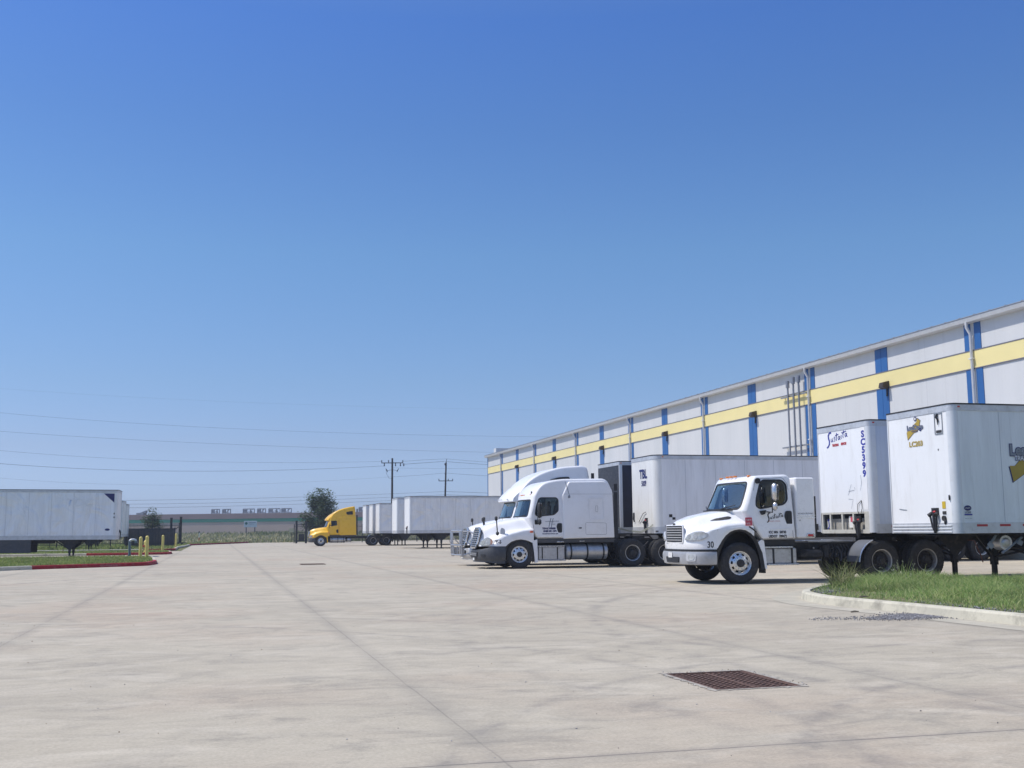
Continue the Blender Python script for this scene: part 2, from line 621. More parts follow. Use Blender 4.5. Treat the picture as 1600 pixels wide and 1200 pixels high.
# ================================================================== SETTING
# ---- concrete
def concrete_mat():
    g = NT('yard_concrete')
    P = g.pos()
    xyz = g.sep()
    big = g.noise(0.11, 4, 0.6)
    c = g.ramp(big, [(0.3, (0.37, 0.328, 0.26)), (0.5, (0.432, 0.385, 0.302)), (0.7, (0.466, 0.418, 0.332))])
    red = g.ramp(g.noise(0.19, 3, 0.6, g.mapping(loc=(31, 7, 0))), [(0.48, (0, 0, 0)), (0.72, (0.55,) * 3)])
    c = g.mix(red, c, (0.43, 0.33, 0.25, 1))
    st = g.noise(1.0, 9, 0.7, g.mapping((0.9, 1.15, 1), (0, 0, R(-30))), 1.4)
    c = g.mix(g.ramp(st, [(0.46, (0, 0, 0)), (0.70, (0.62,) * 3)]), c, (0.285, 0.258, 0.215, 1))
    st2 = g.noise(0.62, 9, 0.74, g.mapping((0.85, 1.35, 1), (0, 0, R(-50)), (4, 2, 0)), 2.0)
    c = g.mix(g.ramp(st2, [(0.54, (0, 0, 0)), (0.72, (0.75,) * 3)]), c, (0.245, 0.225, 0.19, 1))
    lt = g.noise(0.8, 8, 0.72, g.mapping((0.7, 1.3, 1), (0, 0, R(30)), (9, 2, 0)), 1.0)
    c = g.mix(g.ramp(lt, [(0.5, (0, 0, 0)), (0.7, (0.6,) * 3)]), c, (0.56, 0.505, 0.41, 1))
    # tyre arcs
    for (cx, cy, r0, wd, am) in ((9, 3.5, 6.2, 0.13, 0.35), (9, 3.5, 8.3, 0.13, 0.28), (-6, 9, 10.2, 0.15, 0.22), (-6, 9, 12.1, 0.15, 0.2), (22, 12, 17, 0.2, 0.25), (22, 12, 19.1, 0.2, 0.2), (20, 22, 28, 0.25, 0.3), (20, 22, 30, 0.25, 0.3)):
        dx = g.math('SUBTRACT', xyz[0], cx); dy = g.math('SUBTRACT', xyz[1], cy)
        d = g.math('SQRT', g.math('ADD', g.math('MULTIPLY', dx, dx), g.math('MULTIPLY', dy, dy)))
        d = g.math('ABSOLUTE', g.math('SUBTRACT', d, r0))
        m = g.ramp(d, [(0, (min(.9, am * 1.7),) * 3), (wd, (0, 0, 0))])
        m = g.mix(1.0, m, g.ramp(g.noise(1.3, 5, 0.7), [(0.42, (0, 0, 0)), (0.62, (1, 1, 1))]), 'MULTIPLY')
        c = g.mix(m, c, (0.16, 0.15, 0.145, 1))
    # grain and pits
    gr = g.noise(38, 6, 0.7)
    md = g.noise(5.5, 8, 0.72, g.mapping((0.7, 1.3, 1)))
    c = g.mix(0.38, c, g.ramp(md, [(0.32, (0.40,) * 3), (0.68, (0.58,) * 3)]), 'OVERLAY')
    c = g.mix(0.32, c, g.ramp(gr, [(0.3, (0.25, 0.25, 0.25)), (0.7, (0.72, 0.72, 0.72))]), 'OVERLAY')
    vo = g.n('ShaderNodeTexVoronoi')
    vo.inputs['Scale'].default_value = 1.6
    g.l(P, vo.inputs['Vector'])
    pit = g.ramp(vo.outputs['Distance'], [(0.008, (0.8,) * 3), (0.016, (0, 0, 0))])
    c = g.mix(pit, c, (0.05, 0.045, 0.04, 1))
    # joints
    wob = g.math('MULTIPLY', g.math('SUBTRACT', g.noise(1.4, 5), 0.5), 0.05)
    def joint(coord, off, period, wd, soft, amt, color):
        nonlocal c
        a = g.math('SUBTRACT', g.math('ADD', coord, wob), off)
        a = g.math('ABSOLUTE', g.math('SUBTRACT', g.math('MODULO', g.math('ADD', a, period * 40.5), period), period / 2))
        m = g.ramp(a, [(wd, (amt,) * 3), (wd + soft, (0, 0, 0))])
        m = g.mix(1.0, m, g.ramp(g.noise(0.8, 6, 0.7, g.mapping(loc=(off, 3, 0))), [(0.3, (0.35,) * 3), (0.6, (1, 1, 1))]), 'MULTIPLY')
        c = g.mix(m, c, color)
    joint(xyz[0], 1.68, 4.2, 0.03, 0.15, 0.34, (0.22, 0.205, 0.18, 1))
    joint(xyz[0], 1.68, 4.2, 0.002, 0.008, 0.5, (0.12, 0.11, 0.10, 1))
    joint(xyz[1], 6.62, 26.4, 0.004, 0.012, 0.85, (0.09, 0.08, 0.075, 1))
    joint(xyz[1], 6.62, 26.4, 0.02, 0.07, 0.25, (0.24, 0.22, 0.2, 1))
    g.col(c)
    g.set(Roughness=0.85, Specular_IOR_Level=0.25)
    h = g.math('ADD', g.math('MULTIPLY', gr, 0.4), g.noise(3, 8, 0.7))
    g.bump(h, 0.25, 0.012)
    return g.m
CONC = concrete_mat()
KERBM = mat('kerb_concrete', (0.53, 0.50, 0.405), 0.85, var=0.15, scale=0.9, dirt=(0.15, 0.14, 0.12), dirt_amt=0.85, bump=0.3, spec=0.2)
APRON = mat('gutter_concrete', (0.45, 0.415, 0.335), 0.85, var=0.16, scale=1.5, dirt=(0.27, 0.25, 0.21), dirt_amt=0.5, bump=0.25, spec=0.2)
KERBRED = mat('kerb_red_paint', (0.33, 0.025, 0.035), 0.7, var=0.2, scale=3, dirt=(0.30, 0.2, 0.18), dirt_amt=0.5, spec=0.2)
SOIL = mat('soil', (0.19, 0.18, 0.10), 0.95, var=0.35, scale=3, dirt=(0.06, 0.09, 0.025), dirt_amt=0.9, bump=0.5, spec=0.1)
LAWN = mat('lawn_ground', (0.15, 0.19, 0.065), 0.95, var=0.35, scale=1.5, dirt=(0.16, 0.15, 0.07), dirt_amt=0.8, bump=0.5, spec=0.1)

def field_mat():
    g = NT('field_ground')
    n = g.noise(0.06, 6, 0.65, g.mapping((0.5, 1, 1)))
    c = g.ramp(n, [(0.3, (0.075, 0.10, 0.035)), (0.5, (0.14, 0.145, 0.06)), (0.7, (0.23, 0.21, 0.11))])
    c = g.mix(0.5, c, g.ramp(g.noise(2.2, 8, 0.7), [(0.3, (0.2,) * 3), (0.7, (0.75,) * 3)]), 'OVERLAY')
    g.col(c); g.set(Roughness=0.95, Specular_IOR_Level=0.1)
    return g.m
FIELD = field_mat()

GX0, GX1, GY0, GY1 = 4.12, 4.92, 8.95, 10.08        # drain opening
def holed_sheet(name, xs, ys, z, m):
    mb = MB()
    n = len(xs)
    vs = [(x, y, z) for y in ys for x in xs]
    fs = []
    for j in range(len(ys) - 1):
        for i in range(n - 1):
            if abs(xs[i] - GX0) < 1e-6 and abs(ys[j] - GY0) < 1e-6:
                continue
            fs.append((j * n + i, j * n + i + 1, (j + 1) * n + i + 1, (j + 1) * n + i))
    mb.add(vs, fs)
    return mb.build(name, m, None, None)
tag(holed_sheet('ground', [-1100, GX0, GX1, 1100], [-500, GY0, GY1, 1300], -0.03, FIELD), kind='structure')
yard = MB()
# main lane + dock apron, with opening for the drain; a side yard to the left for the parked trailers
xs = [-140, -2.6, GX0, GX1, 60]; ys = [-260, GY0, GY1, 92, 133]
vs = [(x, y, 0) for y in ys for x in xs]; n = len(xs); fs = []
for j in range(len(ys) - 1):
    for i in range(n - 1):
        if (i == 2 and j == 1) or (j == 3 and i == 0): continue
        fs.append((j * n + i, j * n + i + 1, (j + 1) * n + i + 1, (j + 1) * n + i))
yard.add(vs, fs)
yard.add([(-2.6, 133, 0), (60, 133, 0), (60, 190, 0), (12, 160, 0), (5.4, 158, 0)], [(0, 1, 2, 3, 4)])
tag(yard.build('yard_pavement', CONC, None, None), kind='structure')
pit = MB()
pit.add([(GX0, GY0, 0), (GX1, GY0, 0), (GX1, GY1, 0), (GX0, GY1, 0), (GX0, GY0, -.5), (GX1, GY0, -.5), (GX1, GY1, -.5), (GX0, GY1, -.5)],
        [(0, 1, 5, 4), (1, 2, 6, 5), (2, 3, 7, 6), (3, 0, 4, 7), (4, 5, 6, 7)])
tag(pit.build('drain_pit', DRUM, None, None), kind='structure')

# ---- drain grate
RUST = mat('rusty_grating', (0.13, 0.072, 0.052), 0.8, 0.1, var=0.5, scale=18, dirt=(0.22, 0.145, 0.12), dirt_amt=0.9, bump=0.4)
dr = tag(empty('drain_grate', (GX0, GY0, 0)), 'square rusty iron drain grating set in the concrete yard', 'drain grate')
mb = MB(); gw = GX1 - GX0; gh = GY1 - GY0
for k in range(13):
    x = 0.03 + (gw - 0.06) * k / 12
    mb.b2(x - 0.010, x + 0.010, 0.02, gh - 0.02, -0.03, -0.006)
for k in range(15):
    y = 0.03 + (gh - 0.06) * k / 14
    mb.b2(0.021, gw - 0.021, y - 0.012, y + 0.012, -0.035, -0.004)
for k in range(0, 13, 6):
    x = 0.03 + (gw - 0.06) * k / 12
    mb.b2(x - 0.018, x + 0.018, 0.02, gh - 0.02, -0.03, -0.002)
mb.build('grating', RUST, dr, None)
mb = MB()
mb.b2(0, 0.02, 0, gh, -0.05, 0.003); mb.b2(gw - 0.02, gw, 0, gh, -0.05, 0.003)
mb.b2(0.0205, gw - 0.0205, 0, 0.0195, -0.05, 0.0025); mb.b2(0.0205, gw - 0.0205, gh - 0.0195, gh, -0.05, 0.0025)
mb.build('frame', RUST, dr, None)
# worn paler mortar ring round the drain opening
mb = MB()
rgd = random.Random(77)
ringp = []
for (x0_, y0_, x1_, y1_) in ((0, 0, gw, 0), (gw, 0, gw, gh), (gw, gh, 0, gh), (0, gh, 0, 0)):
    for k in range(22):
        t = k / 22
        ringp.append((GX0 + x0_ + (x1_ - x0_) * t, GY0 + y0_ + (y1_ - y0_) * t))
inn_ = ringp
outr = [Vector(p) for p in offset(ringp, -0.05)]
outr = [q + Vector((rgd.gauss(0, .018), rgd.gauss(0, .018))) for q in outr]
n = len(inn_)
for i in range(n):
    j = (i + 1) % n
    mb.add([(*inn_[i], .004), (*inn_[j], .004), (*outr[j], .004), (*outr[i], .004)], [(0, 1, 2, 3)])
tag(mb.build('drain_surround', mat('mortar', (.40, .365, .31), .9, var=.3, scale=9, dirt=(.15, .14, .13), dirt_amt=.9, bump=.5), None, None), kind='structure')
# a second, far smaller grate
d2 = tag(empty('drain_grate', (3.5, 48.2, 0.004)), 'small dark drain grate far off in the middle of the open yard', 'drain grate')
mb = MB()
for k in range(12): mb.b2(0.05 + k * 0.08, 0.09 + k * 0.08, 0.03, 0.97, 0, 0.015)
mb.build('grating', RUST, d2, None)
mb = MB(); mb.b2(0, 1.02, 0, 0.03, 0, 0.02); mb.b2(0, 1.02, 0.97, 1.0, 0, 0.02); mb.b2(0, .03, .0301, .9699, 0, 0.019); mb.b2(.99, 1.02, .0301, .9699, 0, 0.019); mb.build('frame', RUST, d2, None)

# ---- kerbed islands
def pip(x, y, poly):
    ins = False
    j = len(poly) - 1
    for i in range(len(poly)):
        xi, yi = poly[i]; xj, yj = poly[j]
        if (yi > y) != (yj > y) and x < (xj - xi) * (y - yi) / (yj - yi) + xi:
            ins = not ins
        j = i
    return ins
def island(poly, h=0.14, wd=0.16, red=None, soil=SOIL, apron=0.0):
    poly = densify(poly, 0.7)
    prof = [(0.0, 0.001), (0.02, h * 0.8), (0.045, h), (wd, h + 0.003), (wd + 0.01, h - 0.05)]
    rings = [[(p[0], p[1], z) for p in offset(poly, d)] for d, z in prof]
    mb = MB(); n = len(poly)
    for k in range(len(prof) - 1):
        for i in range(n):
            j = (i + 1) % n
            mb.add([rings[k][i], rings[k][j], rings[k + 1][j], rings[k + 1][i]], [(0, 1, 2, 3)], 1 if (red and red(*poly[i])) else 0)
    tag(mb.build('kerb', [KERBM, KERBRED], None, 50), kind='structure')
    inner = offset(poly, wd)
    mb = MB(); mb.add([(p[0], p[1], h - 0.025) for p in inner], [tuple(range(n))])
    tag(mb.build('island_soil', soil, None, None), kind='structure')
    if apron:
        mb = MB()
        out = offset(poly, -apron)
        for i in range(n):
            j = (i + 1) % n
            mb.add([(*poly[i], .004), (*poly[j], .004), (*out[j], .004), (*out[i], .004)], [(0, 1, 2, 3)])
        tag(mb.build('gutter', APRON, None, None), kind='structure')
    return inner

def blade_mat(name, cols, seed=0):
    g = NT(name)
    ge = g.n('ShaderNodeNewGeometry')
    c = g.ramp(ge.outputs['Random Per Island'], [(k / (len(cols) - 1), x) for k, x in enumerate(cols)])
    c = g.mix(0.45, c, g.ramp(g.noise(0.55, 3, 0.6, g.mapping(loc=(seed, 0, 0))), [(0.35, (0.3,) * 3), (0.65, (0.72,) * 3)]), 'OVERLAY')
    g.col(c)
    g.set(Roughness=0.65, Specular_IOR_Level=0.25)
    t = g.t
    tr = t.nodes.new('ShaderNodeBsdfTranslucent')
    g.l(c, tr.inputs[0])
    mx = t.nodes.new('ShaderNodeMixShader'); mx.inputs[0].default_value = 0.42
    g.l(g.b.outputs[0], mx.inputs[1]); g.l(tr.outputs[0], mx.inputs[2])
    g.l(mx.outputs[0], t.nodes['Material Output'].inputs[0])
    return g.m
GRASSM = blade_mat('grass_blades', [(0.14, 0.24, 0.07), (0.24, 0.35, 0.11), (0.32, 0.41, 0.14), (0.46, 0.47, 0.23), (0.18, 0.30, 0.08)])
LAWNM = blade_mat('lawn_blades', [(0.18, 0.25, 0.07), (0.27, 0.31, 0.10), (0.23, 0.29, 0.08), (0.36, 0.34, 0.16)], 5)
DRYM = blade_mat('dry_grass_blades', [(0.22, 0.22, 0.11), (0.40, 0.36, 0.21), (0.50, 0.44, 0.28), (0.18, 0.21, 0.08), (0.30, 0.30, 0.15)], 9)
DARKVEG = blade_mat('weed_blades', [(0.08, 0.12, 0.04), (0.16, 0.19, 0.07), (0.24, 0.24, 0.12), (0.32, 0.31, 0.18)], 3)

def add_blade(mb, x, y, z, h, wd, rng, lean=0.5):
    a = rng.uniform(0, 6.283); ln = rng.uniform(0.1, lean) * h
    b = rng.uniform(0, 6.283)
    dx, dy = math.cos(a) * wd / 2, math.sin(a) * wd / 2
    lx, ly = math.cos(b) * ln, math.sin(b) * ln
    mb.add([(x - dx, y - dy, z), (x + dx, y + dy, z), (x + dx * .7 + lx * .35, y + dy * .7 + ly * .35, z + h * .6),
            (x - dx * .7 + lx * .35, y - dy * .7 + ly * .35, z + h * .6), (x + lx, y + ly, z + h)], [(0, 1, 2, 3), (3, 2, 4)])
def grass(name, poly, count, hfun, wd, m, z, lean=0.7, seed=1, keep=None):
    rng = random.Random(seed)
    x0 = min(p[0] for p in poly); x1 = max(p[0] for p in poly); y0 = min(p[1] for p in poly); y1 = max(p[1] for p in poly)
    mb = MB(); k = 0; tries = 0
    while k < count and tries < count * 20:
        tries += 1
        x = rng.uniform(x0, x1); y = rng.uniform(y0, y1)
        if not pip(x, y, poly): continue
        if keep and not keep(x, y, rng): continue
        h = hfun(x, y, rng)
        if h <= 0: continue
        add_blade(mb, x, y, z, h, wd * rng.uniform(0.6, 1.4), rng, lean)
        k += 1
    return tag(mb.build(name, m, None, None, fix=False), kind='stuff')
def in_view(x, y, margin=3.0):
    X = x * math.cos(R(YAW)) - y * math.sin(R(YAW)); Y = x * math.sin(R(YAW)) + y * math.cos(R(YAW))
    return Y > 0.5 and abs(X) < Y * 0.47 + margin

# right island beside the day cab
isl = rounded([(10.75, -4), (10.72, 12), (10.62, 16), (10.42, 18.2), (10.9, 19.9), (12.2, 21.5), (13.6, 22.6), (14.7, 22.75), (15.7, 22.0), (16.4, 21.15), (18.5, 20.9), (34, 20.9), (34, -4)], 0.8)
inn = island(isl, 0.15, 0.17, apron=0.55)
gin = offset(isl, 0.25)
def gh(x, y, r):
    tip = sstep(0.2, 2.4, (x - 10.7) + 0)        # thinner by the kerb
    t2 = sstep(20.6, 19.4, y - (x - 12.2) * 0.9)
    base = 0.05 + 0.095 * tip
    if r.random() > 0.25 + 0.75 * tip * (0.35 + 0.65 * t2) + (0.5 if x > 13 else 0): return 0
    b_ = math.sin(x * 1.9 + 1.3 * math.sin(y * 1.1)) * math.sin(y * 1.7 + x * .6)
    if b_ < -.55 and r.random() < .75: return 0
    return base * r.uniform(0.5, 1.6) * (1.15 if y > 19.5 and x > 13 else 1) * (1 + .35 * b_)
grass('grass', gin, 58000, gh, 0.014, GRASSM, 0.12, 1.6, 3, keep=lambda x, y, r: in_view(x, y, 4) and y > 7.5)
# left islands with red kerbs
A_ = rounded([(-60, 40.5), (-9.2, 44.6), (-7.2, 47.4), (-4.6, 49.2), (-2.75, 50.6), (-2.5, 53.2), (-2.9, 60), (-3.2, 63.5), (-4.5, 65.4), (-60, 65.8)], 0.6)
island(A_, 0.15, 0.18, red=lambda x, y: x > -6.9 and y < 55, soil=LAWN)
B_ = rounded([(-60, 77.2), (-6, 76.4), (-3.1, 76.9), (-2.75, 78.5), (-3.0, 83), (-3.4, 86.4), (-5, 87.2), (-60, 87.4)], 0.5)
island(B_, 0.15, 0.18, red=lambda x, y: -8.4 < x and y < 79, soil=LAWN)
C_ = rounded([(-60, 94), (-5.2, 93.6), (-3.1, 95), (-3.2, 104), (-3.3, 108), (-2.9, 120), (-2.65, 134), (4.5, 158.4), (3.6, 159), (-60, 150)], 0.5)
island(C_, 0.15, 0.18, red=lambda x, y: x > -5.6 and y < 97 or y > 130, soil=LAWN)
lawnh = lambda x, y, r: r.uniform(0.05, 0.12)
grass('grass', offset(A_, .2), 15000, lawnh, 0.04, LAWNM, 0.12, 0.9, 5, keep=lambda x, y, r: in_view(x, y))
grass('grass', offset(B_, .2), 6000, lawnh, 0.06, LAWNM, 0.12, 0.9, 6, keep=lambda x, y, r: in_view(x, y))
grass('grass', offset(C_, .2), 9000, lambda x, y, r: r.uniform(0.08, 0.25), 0.08, LAWNM, 0.12, 0.9, 7, keep=lambda x, y, r: in_view(x, y))

# small white worn letters on the red kerb
lt = lettering('kerb_lettering', 'NO PARKING', 0.12, mat('worn_stencil_paint', (.38, .14, .15), .8, var=.4, scale=14), None, (-4.55, 49.10, 0.02), (1.85, 1.35, 0), (0, 0, 1), bold=0.004, sx=1.15)
tag(lt, 'worn white letters stencilled on the red kerb', 'lettering')

# wild field beyond the yard
def fh(x, y, r):
    f = sstep(160, 230, y)
    return r.uniform(0.25, 0.6) + 1.1 * f * r.uniform(0.2, 1.0)
FP = [(-70, 150), (-4, 136), (-2.5, 137), (5.0, 160), (12, 162), (30, 172), (70, 185), (110, 330), (-110, 330)]
grass('field_grass', FP, 26000, fh, 0.32, DRYM, -0.03, 0.8, 9, keep=lambda x, y, r: in_view(x, y, 1) and r.random() < 1.2 - (y - 136) / 260)
FP2 = [(-90, 215), (90, 215), (110, 320), (-110, 320)]
rngc = random.Random(33)
cl = [(rngc.uniform(-80, 100), rngc.uniform(200, 300), rngc.uniform(2, 6)) for _ in range(60)]
def clump(x, y, r):
    for (a, b, s) in cl:
        if (x - a) ** 2 + (y - b) ** 2 < s * s: return True
    return False
grass('scrub', FP2, 9000, lambda x, y, r: r.uniform(0.7, 1.9), 0.5, DARKVEG, -0.03, 0.6, 10, keep=lambda x, y, r: in_view(x, y, 1) and clump(x, y, r))

# loose gravel spilled by the right kerb
def stones(name, spots, mats_, seed=2):
    rng = random.Random(seed); mb = MB()
    for (x, y, z, s) in spots:
        q = [(1, 0, 0), (-1, 0, 0), (0, 1, 0), (0, -1, 0), (0, 0, 1), (0, 0, -1)]
        M = Matrix.Rotation(rng.uniform(0, 6.28), 3, 'Z') @ Matrix.Rotation(rng.uniform(0, 3), 3, 'X')
        sc_ = (s * rng.uniform(.7, 1.4), s * rng.uniform(.7, 1.2), s * rng.uniform(.45, .9))
        vs = [M @ Vector((p[0] * sc_[0], p[1] * sc_[1], p[2] * sc_[2])) + Vector((x, y, z + s * .4)) for p in q]
        mb.add(vs, [(0, 2, 4), (2, 1, 4), (1, 3, 4), (3, 0, 4), (2, 0, 5), (1, 2, 5), (3, 1, 5), (0, 3, 5)], rng.randrange(len(mats_)))
    return tag(mb.build(name, mats_, None, None), kind='stuff')
GR1 = mat('gravel_blue_grey', (0.22, 0.21, 0.215), 0.8, var=0.4, scale=20)
GR2 = mat('gravel_pale', (0.33, 0.33, 0.34), 0.8, var=0.3, scale=20)
GR3 = mat('gravel_dark', (0.11, 0.11, 0.12), 0.8, var=0.3, scale=20)
rg = random.Random(5); sp = []
for _ in range(5200):
    t = rg.random() ** 0.6
    x = 8.45 + 2.15 * t; y = 15.12 + rg.gauss(0, 0.10 + 0.24 * t * (1 - t * 0.45)) + 0.12 * math.sin(t * 9)
    if rg.random() < 0.16 + 0.9 * sstep(0.35, 0.8, t): sp.append((x, y, 0.006, rg.uniform(0.005, 0.014)))
for _ in range(500):
    a = rg.uniform(0, 1); x = 10.9 + a * 1.5 + rg.gauss(0, .15); y = 19.2 + a * 1.7 + rg.gauss(0, .2)
    if pip(x, y, gin): sp.append((x, y, 0.13, rg.uniform(0.01, 0.025)))
for _ in range(250):
    x = 11.15 + rg.gauss(0, .08); y = 14.9 + rg.uniform(-1.6, 1.6)
    sp.append((x, y, 0.13, rg.uniform(0.01, 0.02)))
stones('gravel', sp, [GR1, GR1, GR2, GR3])
sp = []
for _ in range(300):
    r_ = 4 + 40 * rg.random() ** 1.6; a = rg.uniform(-0.5, 0.5) + R(YAW)
    x, y = r_ * math.sin(a), r_ * math.cos(a)
    if x > 10.2 or x < -2.4 and y > 40: continue
    if GX0 < x < GX1 and GY0 < y < GY1: continue
    sp.append((x, y, 0.0, rg.uniform(0.003, 0.008)))
for _ in range(160):
    a = rg.uniform(0, 1)
    sd_ = rg.choice([0, 1, 2])
    x, y = [(GX0 + a * gw, GY1 + abs(rg.gauss(0, .05))), (GX1 + abs(rg.gauss(0, .05)), GY0 + a * (GY1 - GY0)), (GX0 - abs(rg.gauss(0, .05)), GY0 + a * (GY1 - GY0))][sd_]
    sp.append((x, y, 0.0, rg.uniform(0.003, 0.008)))
stones('pebbles', sp, [GR3, mat('dry_leaf_brown', (0.14, 0.09, 0.05), 0.9), GR2], 4)
# two splinters of wood by the kerb
WOOD = mat('weathered_wood', (0.20, 0.17, 0.13), 0.9, var=0.3)
for (x, y, a, L, lab) in ((9.85, 16.25, 0.2, 0.16, 'small wood splinter lying on pavement left of the gravel spill'), (10.72, 17.4, 0.3, 0.22, 'small grey stick lying on the pale kerb near its rounded tip')):
    mb = MB(); mb.tube([(0, 0, 0), (L * .5, .01, .006), (L, -.004, .002)], [0.012, 0.015, 0.006], 5)
    o = mb.build('wood_splinter', WOOD); o.location = (x, y, 0.016 if x < 10.6 else 0.168); o.rotation_euler = (0, 0, a)
    tag(o, lab, 'stick', 'bits of wood near the kerb')

# tall weeds on the island
def weed(x, y, h, n, seed, lab, spread=0.5, seedheads=False):
    rng = random.Random(seed)
    r = empty('weed_clump', (x, y, 0.12)); tag(r, lab, 'weed', 'tall weeds on the kerbed island')
    mb = MB(); hd = MB()
    for k in range(n):
        a = rng.uniform(0, 6.28); l = h * rng.uniform(0.5, 1.05); sp_ = spread * rng.uniform(0.3, 1.2) * l
        bx, by = rng.gauss(0, .09), rng.gauss(0, .09)
        wd = rng.uniform(0.006, 0.012)
        pts = []
        for q in range(7):
            t = q / 6
            pts.append(Vector((bx + math.cos(a) * sp_ * t ** 1.5, by + math.sin(a) * sp_ * t ** 1.5, l * (t - 0.22 * t * t * (sp_ / l) * 2))))
        sd_ = Vector((-math.sin(a + 0.8), math.cos(a + 0.8), 0))
        mb.grid([[tuple(p - sd_ * wd * (1.1 - q / 6)) for q, p in enumerate(pts)], [tuple(p + sd_ * wd * (1.1 - q / 6)) for q, p in enumerate(pts)]])
        if seedheads and k % 4 == 0:
            for j in range(5):
                p = pts[-1] + Vector((rng.gauss(0, .02), rng.gauss(0, .02), -rng.uniform(0, .16)))
                s = 0.006
                hd.add([p + Vector((s, 0, 0)), p + Vector((0, s, s)), p + Vector((-s, 0, 0)), p + Vector((0, -s, -s * 2))], [(0, 1, 2, 3)])
    mb.build('stems', DARKVEG if not seedheads else GRASSM, r, None, fix=False)
    if hd.v: hd.build('seed_heads', mat('seed_head_cream', (.48, .48, .36), .8), r, None, fix=False)['kind'] = 'stuff'
weed(12.35, 20.75, 0.78, 85, 1, 'leftmost spray of long dark weed stems fanning out in front of the grey fender', 0.95)
weed(12.9, 21.35, 0.72, 60, 2, 'weed clump with dark stems in front of the forward drive wheel', 0.7)
weed(13.95, 21.0, 0.62, 50, 3, 'taller weed clump with pale seed heads between the two drive wheels', 0.5, True)
weed(14.55, 21.2, 0.5, 40, 4, 'low weed clump with seed heads below the rear drive wheel', 0.7, True)

# ================================================================== WAREHOUSE
def wall_mat():
    g = NT('warehouse_wall')
    xyz = g.sep()
    y = xyz[1]
    c = g.ramp(g.noise(0.5, 5, 0.6, g.mapping((1, 1, 0.15))), [(0.3, (0.57, 0.58, 0.58)), (0.7, (0.645, 0.645, 0.64))])
    a = g.math('MODULO', g.math('ADD', y, 700), 3.515)
    seam = g.ramp(a, [(0.0, (0.5,) * 3), (0.03, (0, 0, 0))])
    c = g.mix(seam, c, (0.30, 0.30, 0.32, 1))
    s2 = g.ramp(g.math('MODULO', g.math('ADD', y, 700), 1.0), [(0.0, (0.16,) * 3), (0.03, (0, 0, 0))])
    c = g.mix(s2, c, (0.38, 0.38, 0.40, 1))
    drip = g.ramp(g.noise(1.5, 6, 0.7, g.mapping((1, 2.2, 0.06))), [(0.55, (0, 0, 0)), (0.8, (0.35,) * 3)])
    c = g.mix(drip, c, (0.42, 0.41, 0.40, 1))
    g.col(c); g.set(Roughness=0.5, Specular_IOR_Level=0.4)
    wv = g.math('SINE', g.math('MULTIPLY', y, 2 * math.pi / 0.2))
    g.bump(wv, 0.06, 0.01)
    return g.m
WALLM = wall_mat()
BANDM = mat('yellow_band_paint', (0.83, 0.71, 0.33), 0.5, var=0.05, scale=0.6)
BLUEM = mat('blue_panel_paint', (0.025, 0.12, 0.34), 0.45, var=0.1, scale=0.8)
TRIMD = mat('dark_trim', (0.16, 0.16, 0.20), 0.5)
TRIMW = mat('white_trim', (0.68, 0.69, 0.70), 0.4, var=0.06, dirt=(0.4, 0.4, 0.4), dirt_amt=0.3)
ROOFM = mat('galvanised_roof', (0.40, 0.41, 0.43), 0.4, 0.5, var=0.1)
PIPE = mat('galvanised_pipe', (0.30, 0.31, 0.34), 0.45, 0.5, var=0.15)
BRONZE = mat('bronze_fixture', (0.06, 0.045, 0.035), 0.5, 0.3)
DOCKSHADE = mat('dock_shade_paint', (0.05, 0.052, 0.058), 0.9, var=0.3)  # dark colour paints in the shade along the dock behind the trailers
WX = 31.9; WY0, WY1 = -20.0, 133.0; EZ = 10.4
wh = tag(empty('warehouse', (WX, 60, 0)), 'long pale metal warehouse with yellow band and blue vertical stripes', 'warehouse')
def W(mb, name, m, smooth=None):
    o = mb.build(name, m, wh, smooth)
    o.location = (-WX, -60, 0)
    return o
mb = MB(); mb.b2(WX, WX + 60, WY0, WY1, 1.3, EZ); W(mb, 'wall', WALLM)
mb = MB(); mb.b2(WX + 0.03, WX + 59.9, WY0 + .05, WY1 - .05, 0.35, 1.3); W(mb, 'shaded_dock_wall', DOCKSHADE)
mb = MB(); mb.b2(WX - 0.02, WX + 59.9, WY0 + .05, WY1 - .05, -0.02, 0.349); W(mb, 'plinth', KERBM)
mb = MB(); mb.b2(WX - 0.035, WX + 0.01, WY0, WY1, 8.22, 8.97); W(mb, 'yellow_band', BANDM)
mb = MB(); mb.b2(WX - 0.05, WX + 0.01, WY0, WY1, 8.972, 9.015); mb.b2(WX - 0.05, WX + 0.01, WY0, WY1, 8.175, 8.218); W(mb, 'band_trim', TRIMD)
k = -1
bars = []
while True:
    y = 41.7 + 14.06 * k
    if y > WY1 + 1: break
    if y > WY0: bars.append((y, True))
    if y + 7.03 < WY1: bars.append((y + 7.03, False))
    k += 1
